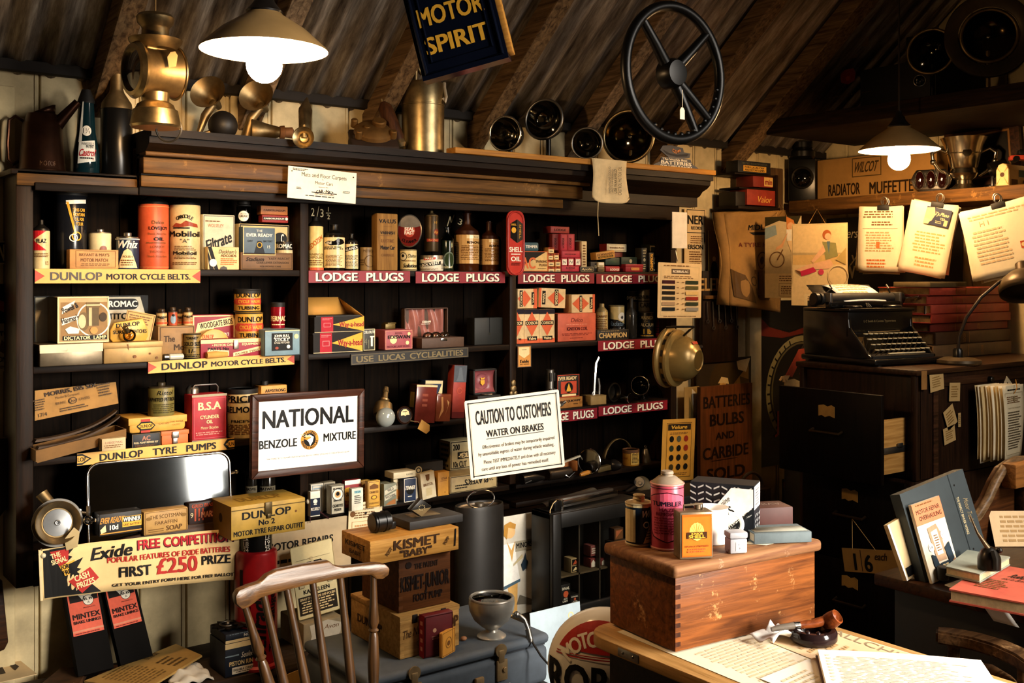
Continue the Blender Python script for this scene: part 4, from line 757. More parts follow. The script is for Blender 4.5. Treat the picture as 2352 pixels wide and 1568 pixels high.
Kn('gold_size_tin','small dull gold tin with black lettering before the brown carton','tin',423,460,765,z,'#7d6632',[('t','"ORNO"',.5,.82,.1,'k',.5,'b'),('t','GOLD SIZE',.5,.6,.15,'k',.76,'b'),('t','1/-',.5,.32,.16,'k',.24,'b'),('l',.1,.08,.9,.2,2,'k'),('r',0,.44,1,.46,'k')],y=3.12,top='flat',rim=BLACKM,group=GC)
p=AY(400,811,3.125);o=root('fuse_tube','small glass and metal tube lying by the gold tin','tube',(p.x,3.13,z+.0095));M=Mx.Rotation(R(90),4,'Y')
b=MB(STEEL);b.cyl(.009,-.03,-.015,14,M,.001);b.build('metal_end',o);b=MB(mat('#b9b7a6',.2,0,.2,20));b.cyl(.0088,-.015,.03,16,M,.003);b.build('body',o)
Kn('repair_tube','bright red metal cylinder tin with a dark cap','tin',622,654,683,z+.062,'#8a1420',[('t','PERMAC',.55,.52,.16,'c',.8,'b'),('l',.2,.3,.9,.36,1,'c')],y=3.15,top='lid',tc=BLACKM,body=696,group=GC,gloss=.2,metal=.3)
o=Bx('patch_box','pale blue and white patch box projecting from the shelf end','box',607,690,756,z,'#6f8a96',[('r',.0,.93,1,1,'c'),('r',.2,.2,.78,.86,'k'),('t','JOHN BULL',.48,.76,.09,'w',.42,'b'),('t',"'STICKY'",.48,.62,.13,'w',.44,'b'),('t','CYCLE PATCHES',.48,.5,.07,'w',.42),('c',.34,.3,.07,'#8a4030',.05),('c',.66,.34,.07,'w'),('c',.88,.72,.09,'c'),('f',0,0,1,1,.03,'k')],y=3.09,d=.14,bev=.003)
# ================================================================ SECOND SHELF, MIDDLE BAY
WA=[('r',0,0,1,1,'#15100d'),('p',[(.36,.5),(1,1),(1,.04)],'y'),('r',.13,0,.37,1,'#a01828'),('t','Way-a-head',.74,.5,.32,'#8a1820',.5,'b'),('f',.18,.35,.32,.62,.03,'#d08080'),('l',.15,.78,.35,.92,2,'#d08080'),('r',0,.02,1,.05,'l')]
o=Bx('crystal_box','lower black and yellow pennant box with a red band','box',719,832,764,z,'#17110d',WA,y=3.11,d=.13,lid=.006)
zw=z+o['dims'][2]+.0015;W_=o['dims'][0];x=o.location.x+.002
o=Bx('crystal_box','upper black and yellow pennant box with its flap open','box',722,836,727,zw,'#17110d',WA,y=3.112,d=.12)
W_,D_,H_=o['dims']
b=MB(mat('#c08a3c',.7,0,.2,8));b.add([(-W_/2,D_/2-.01,H_),(W_/2,D_/2-.01,H_),(W_/2*.72,D_/2+.012,H_+.062),(-W_/2,D_/2+.012,H_+.062)],[(0,1,2,3)]);b.add([(W_/2,-D_/2,H_),(W_/2,D_/2-.01,H_),(W_/2*.72,D_/2+.012,H_+.062)],[(0,1,2)]);b.build('flap',o,solid=.0012)
b=MB(BLACKM);b.box(-W_/2+.01,W_/2-.01,-D_/2+.008,D_/2-.012,H_-.001,H_+.004);b.build('contents',o)
Bx('lighter_box','small black and white box with a tube picture','box',834,862,754,z,'#2b2a22',[('f',.03,.02,.97,.98,.03,'l'),('t','CELLOLITE',.5,.84,.12,'w',.9,'b'),('t','4',.2,.42,.3,'#6a6a58',.26),('r',.62,.2,.78,.62,'w'),('r',.55,.6,.9,.66,'w'),('r',.4,.1,.48,.5,'#6a6a58')],y=3.13,d=.04)
o=Bx('lamp_bulb_tin','dusky pink bulb tin with a cream moon','tin',884,948,757,z,'#9c4a50',[('f',.02,.03,.98,.97,.03,'#c98a70'),('c',.3,.5,.2,'c'),('c',.8,.33,.1,'c'),('c',.86,.78,.09,'c'),('t','EDISWAN',.5,.64,.17,'k',.8,'b'),('t','ROYAL',.5,.83,.1,'#5a2028',.26),('t','MOTOR LAMP BULBS',.48,.16,.1,'#5a2028',.8)],y=3.125,d=.1,bev=.003)
q=o['dims'][2]
b=MB(mat('#5a4a22',.4,.5));b.box(-.02,.02,-.015,.015,0,.018,.002);b.box(-.012,.022,-.017,.017,.018,.022,.001);tag(b.build('small_tin',None,(o.location.x-.004,3.19,z+q+.0008)),'tiny brass coloured tin on the pink bulb tin','tin')
x0,x1,zt=span(969,1066,775,3.12);W_=x1-x0;H_=zt-z
o=root('bulb_case','open dark bulb case with pink satin lining and glass bulbs','case',((x0+x1)/2,3.175,z))
LEATH=mat('#4a3426',.6,0,.3,40,.2)
b=MB(LEATH);b.box(-W_/2,W_/2,-.055,.055,0,H_,.002);b.build('tray',o)
hl=AY(1000,706,3.23).z-z
b=MB(LEATH);xa=-W_/2-.018;xb=W_/2-.012;b.box(xa,xb,.05,.056,H_,hl,.002)
b.box(xa,xa+.004,.03,.056,H_,hl,.001);b.box(xb-.004,xb,.03,.056,H_,hl,.001);b.box(xa,xb,.03,.056,hl-.004,hl,.001);b.build('open_lid',o)
b=MB(mat('#9a6056',.38,0,.3,30));rr=random.Random(4)
b.sheet(lambda u,v:V((xa+.005+(xb-xa-.02)*u,.044-.006*math.sin(u*26+2.5*v)-.005*math.sin(u*11-v*3),H_+.001+(hl-H_-.006)*v)),60,14);t=b.build('satin_lining',o)
printing(o,flat((xa,.0325,H_),(1,0,0),(0,0,1)),xb-xa,hl-H_,[('t','OSRAM',.5,.52,.07,'w',.2,'b'),('l',.38,.42,.64,.46,1,'w')])
for dx in(-.035,-.002,.035):
 b=MB(glass((.8,.72,.6),.25));b.sph((dx,-.01,H_+.004),.017 if dx else.011,16,1.2,1,.9);b.build('glass_bulb',o)
b=MB(CHROME);b.box(-.01,.015,-.0575,-.055,H_-.012,H_-.002,.001);b.build('clasp',o)
Bx('leather_wallet','plain black wallet case standing at the right of the shelf','case',1090,1161,729,z,'#14140f',[('r',.47,.4,.49,1,'#050504'),('c',.48,.4,.05,'#26241c')],y=3.16,d=.05,bev=.002)
# ================================================================ SECOND SHELF, RIGHT BAY
GV='orange and cream radio valve cartons'
VV=[('r',0,0,1,.13,'#d0603a'),('r',0,.86,1,1,'#1a1420'),('p',[(.5,.93),(.9,.55),(.5,.2),(.1,.55)],'#d0603a'),('r',.08,.53,.92,.66,'k'),('t','COSSOR',.5,.595,.085,'c',.78,'b'),('r',.2,.08,.84,.2,'k'),('t','Valve',.52,.14,.08,'c',.5,'b')]
for p0,p1,lb in((1172,1203.6,'standing cream valve carton, first beside the divider'),(1204,1238.6,'standing cream valve carton, middle of the lower row'),(1239,1274,'standing cream valve carton, next to the orange coil box')):
 Bx('valve_carton',lb,'box',max(p0,1187),p1,710,z,'#dfc08c',VV if p0>1180 else[('r',0,0,1,.13,'#d0603a'),('r',0,.86,1,1,'#1a1420'),('p',[(0,.93),(.8,.55),(0,.2)],'#d0603a'),('r',0,.53,.85,.66,'k'),('t','SOR',.4,.595,.085,'c',.7,'b'),('t','ve',.4,.14,.08,'k',.4,'b')],y=3.135,d=.06,group=GV)
zv=z+.122
VH=[('r',.82,0,1,1,'#d0603a'),('p',[(.0,.5),(.36,.92),(.68,.5),(.36,.08)],'#d0603a'),('r',.1,.1,.26,.92,'k'),('t','COSSOR',.18,.5,.09,'c',.74,'vb'),('r',.72,.18,.86,.82,'k'),('t','Valve',.79,.5,.08,'c',.5,'vb')]
VM=[('r',0,0,.08,1,'#d0603a'),('p',[(.32,.5),(.64,.92),(.96,.5),(.64,.08)],'#d0603a'),('r',.58,.12,.72,.95,'k'),('t','COSSOR',.65,.53,.09,'c',.74,'db'),('r',.12,.16,.24,.86,'k'),('t','Valve',.18,.5,.08,'c',.5,'db')]
Bx('valve_carton','cream valve carton lying on the row, first beside the divider','box',1189,1233,663,z,'#dfc08c',VH,y=3.14,d=.055,pyb=708,group=GV)
Bx('valve_carton','cream valve carton lying tilted in the middle of the upper row','box',1237,1298,662,z,'#dfc08c',VM,y=3.14,d=.055,pyb=706.5,tilt=2.5,group=GV)
o=Bx('coil_box','faded orange ignition coil box with a brown side','box',1281,1369,719,z,'#c45a3e',[('t','Delco',.5,.76,.15,'#5a1a18',.3,'i'),('l',.2,.58,.8,.62,1,'#d88a70'),('t','IGNITION COIL',.5,.45,.12,'#5a1a18',.54,'b'),('l',.1,.2,.92,.3,2,'#7a2a20'),('l',.3,.1,.7,.14,1,'#7a2a20')],y=3.128,d=.085,bev=.004,left=[('r',0,0,1,1,'#4a2a18')])
Bx('valve_carton','cream valve carton lying on the orange coil box','box',1313,1366,676,z,'#dfc08c',[('r',.9,0,1,1,'#d0603a'),('p',[(.02,.5),(.38,.94),(.74,.5),(.38,.06)],'#d0603a'),('r',.33,.06,.45,.94,'k'),('t','COSSOR',.39,.5,.08,'c',.78,'vb'),('r',.78,.2,.9,.84,'k'),('t','Valve',.84,.5,.08,'c',.52,'vb')],y=3.14,d=.05,pyb=718,group=GV)
Kn('carburettor_tin','cream cone topped tin beside the orange coil box','tin',1367,1396,697,z,'#b59b62',[('t','CARPET',.55,.84,.08,'n',.6,'b'),('l',.15,.3,.9,.75,7,'n')],y=3.16,top='cone',tc='#8a7a52',body=716,capr=.45,group=GC)
Kn('leak_cure_tin','cream tin with white script on a black patch','tin',1398,1434,701,z,'#cdb578',[('c',.74,.66,.13,'w'),('c',.74,.64,.05,'e'),('p',[(.12,.12),(.16,.6),(.55,.56),(.98,.4),(.94,.1)],'#15120f'),('t','Radiator',.55,.45,.14,'B',.6,'i'),('t','neverleak',.56,.27,.13,'w',.7,'bi')],y=3.17,top='flat',rim=TIN,group=GC)
Bx('plug_tin','black box with large pale capitals before the cream tin','box',1372,1443,757,z,'#1a1714',[('t','CHAMPION',.5,.45,.5,'#c9a66a',.9,'b'),('l',.1,.84,.9,.92,1,'#c9a66a'),('f',0,0,1,1,.04,'#4a3f2c')],y=3.122,d=.04)
Kn('chemical_bottle','dark long necked bottle between the black box and the tins','bottle',1437,1463,685,z,'#2a2722',[],y=3.15,top='neck',tc='#2a2722',body=722,capr=.38,gloss=.15)
o=Kn('carbide_tin','black carbide tin with gold lettering, lower of its stack','tin',1468,1501,716,z,'#17140f',[('t','CARBIDE',.5,.78,.13,'l',.76,'b'),('t','OF',.5,.63,.07,'l'),('t','CALCIUM',.5,.5,.13,'l',.76,'b'),('t','1 lb',.55,.24,.2,'y',.34,'b'),('l',.2,.04,.9,.1,1,'y')],y=3.145,top='flat',rim=TIN,group=GC)
zz=z+o['dims'][2]+.001
Kn('carbide_tin','silver and black carbide tin stacked on the gold lettered one','tin',1466,1493,664,zz,'#5d594e',[('t','CARB',.6,.3,.2,'k',.66,'b'),('t','GENUINE',.5,.66,.15,'k',.8,'b'),('r',0,.45,1,.5,'k')],y=3.15,top='flat',rim=TIN,group=GC,metal=.4)
Kn('carbide_tin','tall silver and black tin at the back behind the dark bottle','tin',1440,1466,667,z,'#4d493f',[('t','CHEMICO',.5,.84,.07,'w',.8,'b'),('r',0,.76,1,.8,'k'),('t','DE',.7,.5,.06,'w',.3,'b')],y=3.21,top='flat',rim=TIN,group=GC,metal=.4)
Kn('red_bottle','small red bottle almost hidden behind the gold headlamp','bottle',1503,1523,712,z,'#6a1214',[('l',.1,.2,.9,.6,4,'k')],y=3.17,top='neck',tc='#6a1214',body=735,gloss=.15)
plateY('booklet','small orange battery booklet pinned below the second shelf','booklet',1189,794,1220,843,3.105,'#d29042',[('f',.0,.0,1,1,.03,'#5a5048'),('p',[(.08,.94),(.86,.94),(.86,.6),(.47,.42),(.08,.6)],'c'),('t','Exide',.5,.28,.14,'k',.66,'b'),('t','BATTERIES',.5,.14,.05,'k',.7),('l',.3,.8,.7,.84,1,'k')],th=.001)
# ================================================================ THIRD SHELF, LEFT BAY
z=SH[2]
# open cardboard box of brake linings
PB=AY(185,1000,3.06)
o=root('lining_box','open worn cardboard brake liner box with its lid raised and two linings inside','box',(0,0,0))
xa,xb=AY(84,960,3.05).x,AY(284,960,3.05).x
def pt(px,py,y):return AY(px,py,y)
CB=mat('#96703c',.85,0,.35,12,.1);CBI=mat('#6f5029',.85,0,.3,12)
q=[pt(81,1004,3.07),pt(279,938,3.07),pt(268,877,3.10),pt(80,898,3.10)]
def quad(mb,pts,th):
 n=(pts[1]-pts[0]).cross(pts[3]-pts[0]).normalized()*th
 vs=list(pts)+[p-n for p in pts];mb.add(vs,[(0,1,2,3),(7,6,5,4),(0,4,5,1),(1,5,6,2),(2,6,7,3),(3,7,4,0)])
b=MB(CB);q=[pt(80,966,3.15),pt(272,926,3.15),pt(266,877,3.165),pt(80,897,3.165)];quad(b,q,.003);lid=b.build('lid',o)
ex=(q[1]-q[0]);W_=ex.length;ex.normalize();ey=q[3]-q[0];ey=(ey-ex*ey.dot(ex));H_=ey.length;ey.normalize()
printing(lid,flat(q[0]+ey.cross(ex)*-.001,ex,ey),W_,H_,[('t','MORRIS, ISIS SIX',.47,.80,.14,'#2a1c10',.62,'b'),('t','Moulded & Compound',.42,.62,.08,'#3a2814',.28),('c',.47,.42,.14,'#2a1c10',.11),('c',.47,.42,.11,CB,.085),('t','Don',.47,.42,.1,'#2a1c10',.09,'b'),('t','BRAKE',.33,.42,.09,'#3a2814',.12),('t','LINERS',.61,.42,.09,'#3a2814',.13),('l',.3,.1,.65,.25,2,'#3a2814'),('t','17/4',.1,.15,.12,'#2a1c10',.1),('l',.02,.3,.16,.7,5,'#3a2814'),('l',.78,.35,.96,.82,5,'#3a2814')])
b=MB(CBI);fr=[pt(83,1022,3.06),pt(283,975,3.06),pt(281,948,3.06),pt(82,1003,3.06)]
fl=[pt(83,1038,3.06),pt(285,991,3.06)]
f=[V((fl[0].x,3.05,z+.003)),V((fl[1].x,3.05,z+.045)),V((fl[1].x,3.05,z+.072)),V((fl[0].x,3.05,z+.034))]
quad(b,f,.003);g=[p+V((0,.1,0))for p in f];quad(b,[f[0],f[1],g[1],g[0]],.003);quad(b,[g[0],g[1],g[2],g[3]],-.003);quad(b,[f[1],g[1],g[2],f[2]],-.003);quad(b,[f[0],g[0],g[3],f[3]],.003)
b.build('tray',o)
for k in(0,1):
 b=MB(mat('#3d2c1c',.7,0,.3,15));ar=[]
 p0=f[0]+V((.006,.02+.03*k,.03+.016*k));p2=f[2]+V((-.01,.02+.03*k,.03+.012*k));pm=(p0+p2)/2+V((.03,0,-.028))
 N=20;top=[(1-t)**2*p0+2*t*(1-t)*pm+t*t*p2 for t in[i/N for i in range(N+1)]]
 vs=[];fs=[]
 for p in top:vs+=[p,p+V((0,.028,0)),p+V((.004,.028,.007)),p+V((.004,0,.007))]
 for i in range(N):
  for a,c_ in((0,1),(1,2),(2,3),(3,0)):fs.append((4*i+a,4*i+c_,4*i+4+c_,4*i+4+a))
 fs+=[(0,1,2,3),(4*N,4*N+3,4*N+2,4*N+1)]
 b.add(vs,fs);b.build('brake_lining',o)
Bx('plug_packet','small torn cream packet in front of the open cardboard box','box',234,289,1006,z,'#bda47a',[('t','LODGE PLUG',.5,.66,.18,'#8a5a4a',.7),('l',.1,.2,.9,.5,2,'n')],y=3.02,d=.03,pyb=1034)
o=Bx('fuel_pump_kit','black fuel pump kit box under the yellow tin','box',303,368,995,z,'#14151a',[('t','AC',.5,.68,.32,'#a5705a',.3,'b'),('t','FUEL PUMP REPAIR KIT',.5,.38,.13,'l',.86,'b'),('l',.1,.1,.9,.25,2,'n'),('f',0,0,1,1,.04,'#5a4a30')],y=3.135,d=.09)
za=z+o['dims'][2]+.001
o=Bx('clasp_tin','small orange tin with a metal clasp under the yellow tin','tin',371,433,989,z,'#c96a34',[],y=3.14,d=.08,bev=.004,lid=.012)
b=MB(STEEL);h=o['dims'][2];b.box(-.008,.006,-.046,-.041,.004,h*.5,.001);b.box(-.01,.01,-.046,-.041,h*.5,h-.002,.001);b.build('clasp',o)
o=Bx('repair_outfit_tin','rounded yellow repair tin lying on the black and orange boxes','tin',296,428,957,za,'#c9973e',[('r',.2,.05,.36,.92,'#a53a2e'),('p',[(.13,.48),(.2,.75),(.38,.75),(.45,.48),(.38,.2),(.2,.2)],'k'),('p',[(.15,.48),(.21,.66),(.37,.66),(.43,.48),(.37,.3),(.21,.3)],'y'),('t','DUNLOP',.29,.48,.2,'k',.22,'b'),('t','CAR SIZE',.6,.55,.13,'#8a5a20',.18),('t','TYRE REPAIR',.82,.62,.1,'#8a5a20',.24),('t','OUTFIT',.82,.42,.1,'#8a5a20',.14)],y=3.132,d=.125,bev=.012,lid=.02)
zb=za+o['dims'][2]+.002
Kn('petrol_oil_tin','dull olive oil tin standing on the rounded yellow tin','tin',341,399,877,zb,'#6f6433',[('t','Ristol',.62,.84,.16,'k',.4,'i'),('t','GRAPHITED PETROIL',.5,.6,.13,'k',.84,'b'),('l',.3,.1,.95,.45,5,'#3a3418')],y=3.12,top='screw',tc='#3a3020',body=889,capr=.28,group=GC)
x0,x1,zt=span(440,521,905,3.125);W_=x1-x0
o=Bx('cylinder_oil_tin','red rectangular cylinder oil tin with a wire carrying handle','tin',441,521,905,z,'#a11a26',[('r',0,.95,1,1,'#9a9078'),('r',0,0,1,.06,'#7a7260'),('t','B.S.A',.5,.76,.16,'c',.66,'b'),('t','CYLINDER',.5,.53,.07,'c',.54,'b'),('t','OIL',.5,.43,.07,'c',.18,'b'),('t','Motor Bicycles',.5,.31,.06,'c',.5),('l',.1,.15,.9,.23,2,'#d08a7a'),('f',.05,.09,.95,.92,.008,'#c9606a')],y=3.125,d=.07,bev=.004)
h=o['dims'][2];b=MB(STEEL);b.tube([(-W_*.36,.0,h),(-W_*.36,0,h+.018),(-W_*.3,0,h+.026),(W_*.3,0,h+.026),(W_*.36,0,h+.018),(W_*.36,0,h)],.0025,8);b.build('carrying_handle',o)
b=MB(TIN);b.lathe([(.0,h),(.02,h),(.02,h+.012),(.016,h+.02),(.008,h+.026),(0,h+.026)],20,Mx.Translation((-W_*.3,.02,0)));b.build('screw_cap',o)
Kn('lamp_oil_tin','cream black lidded oil tin cut off by the framed sign','tin',523,591,885,z,'#cfb47a',[('t',"PRICE'S",.5,.82,.13,'k',.76,'b'),('r',.18,.74,.85,.755,'k'),('t','BELMOLINE',.55,.6,.12,'k',.9,'b'),('t',"PRICE'S B",.5,.36,.05,'k',.5,'b'),('l',.1,.08,.9,.3,6,'n')],y=3.13,top='lid',tc=BLACKM,body=893,group=GC)
o=Bx('absorber_oil_tin','orange yellow rectangular tin peeping over the framed sign','tin',600,659,885,z,'#cc9140',[('t','ARMSTRONG',.55,.90,.06,'k',.8,'b'),('t','Super',.6,.80,.06,'k',.34,'bi')],y=3.16,d=.06)
b=MB(BLACKM);b.cyl(.012,o['dims'][2],o['dims'][2]+.014,14,Mx.Translation((-.02,0,0)),.001);b.build('screw_cap',o)
# ================================================================ THIRD SHELF, MIDDLE BAY
c=AY(875,953,3.11);zc=SH[2]
o=root('headlight_bulb','big grey glass bulb lying by its silver lamp fitting','bulb',(c.x,3.08,zc+.034))
b=MB(mat('#8f948f',.12,.2,.1,12));b.sph((0,0,0),.0335,20,1,.85,1);b.build('glass_body',o)
b=MB(OLDBRASS);M=along((.005,.025,.02),(.35,.35,.85));b.lathe([(0,-.02),(.03,-.018),(.033,.0),(.028,.025),(.016,.034),(.017,.04),(.011,.045),(.009,.065),(.012,.068),(.008,.085),(0,.088)],22,M);b.build('fitting',o)
c=AY(926,944,3.11);o=root('ammeter','round black dashboard ammeter with a tied on luggage tag','gauge',(c.x,3.10,zc+.032));M=Mx.Rotation(R(82),4,'X')
b=MB(mat('#2a1810',.3,.3,.3,15));b.lathe([(0,-.03),(.024,-.028),(.028,-.004),(.031,0),(.027,.004),(.025,.002),(0,.002)],30,M);b.build('case',o)
printing(o,flat((-.025,-.0065,-.0245),(1,0,0),(0,.14,.99)),.05,.05,[('c',.5,.5,.44,'k'),('p',[(.16,.5),(.2,.75),(.38,.9),(.62,.9),(.8,.75),(.84,.5),(.62,.52),(.5,.46),(.38,.52)],'c'),('p',[(.49,.5),(.51,.5),(.56,.8),(.55,.8)],'k'),('l',.3,.7,.7,.8,1,'k')],'dial')
b=MB(mat('#c29248',.8));t0=AY(970,978,3.06);b.prism([(-.02,-.016),(.02,-.02),(.028,-.006),(.02,.012),(-.018,.018)],.0012,Mx.Translation((t0.x-c.x,-.05,t0.z-zc-.032))@Mx.Rotation(R(-25),4,'Y').inverted());b.build('luggage_tag',o)
b=MB(mat('#cdb98c',.9));b.tube([(.02,-.005,-.02),(.035,-.03,-.022),(t0.x-c.x-.01,-.05,t0.z-zc-.026)],.001,5);b.build('tag_string',o)
G3='small cartons on the middle bay third shelf'
Bx('battery_pack','tall glossy brown pack leaning among the wrapped packs','box',951,999,884,zc,'#5f241c',[('r',0,.95,1,1,'l'),('l',.3,.4,.6,.8,3,'#8a4a3a')],y=3.09,d=.045,tilt=5,bev=.004,gloss=.2,left=[('r',0,0,1,1,'#1a120c'),('r',.2,.4,.8,.8,'#5a4a28')],group=G3)
Bx('battery_pack','blue and cream pack with a flap behind the brown packs','box',972,1012,874,zc,'#1a2a44',[('p',[(.5,.3),(1,1),(1,0),(.5,0)],'c'),('c',.35,.74,.16,'c'),('t','4',.35,.74,.16,'k',.1),('t','LITE',.8,.4,.2,'k',.3,'vb'),('r',0,.92,1,1,'l')],y=3.16,d=.05,tilt=4,group=G3)
Bx('battery_pack','smaller brown pack in crumpled cellophane','box',1000,1034,905,zc,'#6a3420',[('p',[(.2,.1),(.35,.5),(.3,.9),(.42,.9),(.5,.4)],'#a5764a'),('p',[(.6,.2),(.8,.55),(.7,.8),(.86,.7)],'#b58a5a')],y=3.085,d=.045,tilt=4,bev=.004,gloss=.15,group=G3)
Bx('tall_packet','tall narrow red packet with a grey blue top, leaning','packet',1037,1066,839,zc,'#9c3426',[('r',0,.68,1,1,'#4a5058'),('p',[(.2,.7),(.8,.7),(.7,.8),(.6,.96),(.4,.96),(.35,.8)],'#5a626a'),('r',0,0,1,.12,'#5f1a16'),('o',.5,.52,.06,.015,'#b5503a')],y=3.13,d=.04,tilt=4,group=G3)
x0,x1,zt=span(1088,1141,847,3.12);zb_=AY(1115,905,3.12).z;W_=x1-x0
o=root('presentation_box','open dark presentation box with a pink satin lined lid','box',((x0+x1)/2,3.14,zc))
b=MB(BLACKM);b.box(-W_/2,W_/2,-.045,.03,0,zb_-zc-.002,.002);b.build('case',o)
b=MB(BLACKM);H0,H1=zb_-zc,zt-zc
for bx in((-W_/2,W_/2,.01,.016,H0,H1),(-W_/2,-W_/2+.006,-.02,.016,H0,H1),(W_/2-.006,W_/2,-.02,.016,H0,H1),(-W_/2,W_/2,-.02,.016,H1-.006,H1),(-W_/2,W_/2,-.02,.016,H0,H0+.006)):b.box(*bx,.001)
b.build('open_lid',o)
b=MB(mat('#8f4a4e',.35,0,.3,30));b.sheet(lambda u,v:V((-W_/2+.006+(W_-.012)*u,.006-.012*(abs(2*u-1)**4+abs(2*v-1)**4)-.006*math.exp(-((2*u-1)**2+(2*v-1)**2)*5),H0+.006+(H1-H0-.012)*v)),18,18);t=b.build('satin_lining',o)
printing(t,flat((-W_/2+.006,-.0025,H0+.006),(1,0,0),(0,0,1)),W_-.012,H1-H0-.012,[('o',.5,.5,.36,.012,'#6a3438'),('p',[(.4,.55),(.6,.55),(.6,.4),(.5,.3),(.4,.4)],'y'),('p',[(.42,.58),(.58,.58),(.6,.68),(.5,.64),(.4,.68)],'y')])
b=MB(STEEL);b.torus(.02,.003,Mx.Translation((0,-.03,zb_-zc+.001)),24,6);b.build('ring',o)
# ================================================================ THIRD SHELF, RIGHT BAY
c=AY(1263,848,3.15);r=10*c.dot(FW)/F
o=root('torch','slotted grey metal cylinder standing behind the caution sign','torch',(c.x,3.15,zc));hh=c.z-zc
b=MB(STEEL);b.cyl(r,0,hh,22,None,.002);b.build('body',o)
b=MB(BLACKM)
for k in range(3):
 for s_ in(-1,1):b.box(-.005+s_*.009,.005+s_*.009,-r-.0012,-r*.7,hh-.045-k*.06,hh-.012-k*.06,.002)
b.build('slots',o)
o=Bx('quikwipe_box','tan wiper box under the orange battery tin','box',1284,1338,912,zc,'#a06a2e',[('t',"'QUIKWIPE'",.62,.66,.2,'k',.62,'b'),('t','WIPER',.7,.34,.12,'k',.2),('t','21',.92,.45,.26,'k',.07),('r',.87,.3,.98,.6,'#8a5a26')],y=3.125,d=.07,left=[('r',0,0,1,1,'#6a4420')])
zz=zc+o['dims'][2]+.001
Bx('battery_tin','orange and black battery tin standing on the wiper box','tin',1280,1330,860,zz,'#1a1410',[('t','EVER READY',.46,.84,.15,'c',.86,'b'),('r',.16,.16,.88,.7,'#b5462e'),('c',.52,.42,.24,'k'),('p',[(.4,.25),(.64,.25),(.52,.62)],'y'),('f',0,0,1,1,.03,'#b5462e'),('r',.2,.04,.85,.13,'c')],y=3.13,d=.04,bev=.003)
b=MB(mat('#cfc6b2',.3));c=AY(1296,934,3.08);b.cyl(.007,-.03,.012,14,Mx.Rotation(R(70),4,'Y'),.002);b.m(STEEL);b.cyl(.010,.012,.024,6,Mx.Rotation(R(70),4,'Y'),.001);b.cyl(.006,.024,.04,12,Mx.Rotation(R(70),4,'Y'),.001)
tag(b.build('spark_plug',None,(c.x,3.118,zc+.0125)),'white spark plug lying before the tan wiper box','spark plug')
Bx('parts_box','plain beige cardboard box under the standing spanner','box',1357,1393,908,zc,'#9a7c48',[('f',.02,.04,.98,.96,.02,'#7a6034')],y=3.13,d=.06)
c=AY(1370,905,3.16)
o=root('spanner','upright bright steel adjustable spanner by the beige box','spanner',(c.x,3.17,zc+.0005));top=AY(1375,818,3.17).z-zc
b=MB(CHROME);b.tube([(-.008,0,.02),(-.002,0,top*.5),(.004,0,top*.85),(.018,.0,top*.97),(.026,0,top*.9)],[.009,.0085,.009,.008,.006],8);b.prism([(-.024,0),(.0,.004),(.022,0),(.02,.03),(.006,.05),(-.012,.05),(-.022,.03)],.01,Mx.Translation((0,-.005,0)),.001);b.build('shank',o)
b=MB(STEEL);b.tube([(.022,0,.02),(.024,0,.07),(.018,0,.1)],.006,8);b.build('jaw',o)
c=AY(1415,900,3.14)
o=root('bulb_holder','dark lamp ring with a small silver flanged holder','lamp part',(c.x,3.15,zc+.04))
b=MB(mat('#3a352c',.4,.8,.4,14));M=along((0,0,0),-FW*.7+RC*.7);b.torus(.036,.004,M,30,8);b.lathe([(.036,0),(.028,-.02),(0,-.03)],28,M);b.build('ring',o)
b=MB(CHROME);b.cyl(.013,-.02,.02,18,Mx.Translation((.03,-.035,-.02))@M,.002);b.cyl(.019,.02,.024,18,Mx.Translation((.03,-.035,-.02))@M,.001);b.build('flanged_holder',o)
headlamp('glossy black lamp bowl at the end of the third shelf',1470,885,22,3.14,-FW-RC*.5,zc,mat('k',.08,.0,.1,5),CHROME,.8,mat('#0c0c0c',.08,.3,.1,5),group='loose lamps on the shelves')
# ================================================================ FOURTH SHELF
z=SH[3]
# windscreen mirror
pa,pb=AY(206,1066,3.075),AY(527,1040,3.075)
W_=pb.x-pa.x;top=(pa.z+pb.z)/2;Hm=.235
o=root('windscreen','chrome framed rounded windscreen glass on a curved wooden base','windscreen',((pa.x+pb.x)/2,3.07,top-Hm));o.rotation_euler=(R(-7),0,R(-4.4))
def rr_(w_,h_,r,n=6):
 P=[]
 for cx,cy,a in((w_/2-r,h_-r,0),(-w_/2+r,h_-r,90)):P+=[(cx+r*math.cos(R(a+90*k/n)),cy+r*math.sin(R(a+90*k/n)))for k in range(n+1)]
 return P
pts=[(-W_/2,0)]+rr_(W_,Hm,.035)[::-1]+[(W_/2,0)]
b=MB(CHROME);b.tube([(x,0,y)for x,y in pts],.0045,10);b.build('chrome_frame',o)
b=MB(mat('#4a4d4f',.05,1.0,.05,3));b.prism(pts,.003,Mx.Translation((0,.001,0)));b.build('glass_pane',o)
b=MB(DESKW);ws=[(-W_/2-.004,-.03),(W_/2-.03,-.03),(W_/2-.02,.02),(W_/2-.05,.033),(W_/2-.14,.036),(-W_/2+.1,.022),(-W_/2-.004,0)];b.prism(ws,.02,Mx.Translation((0,-.02,0)),.003);b.build('wooden_base',o)
b=MB(CHROME)
b.tube([(-W_/2,0,.10),(-W_/2-.02,0,.103)],.005,8);b.torus(.009,.005,Mx.Translation((-W_/2-.028,0,.104))@Mx.Rotation(R(90),4,'X'),18,8);b.tube([(-W_/2,0,.12),(-W_/2,0,.07)],.007,8)
b.build('side_bracket',o)
b=MB(CHROME);b.tube([(W_/2,0,.17),(W_/2+.018,0,.173)],.0045,8);b.sph((W_/2+.02,0,.173),.007,10);b.build('side_bracket',o)
b=MB(CHROME);b.sph((W_/2-.055,-.022,.015),.006,10);b.build('stud',o)
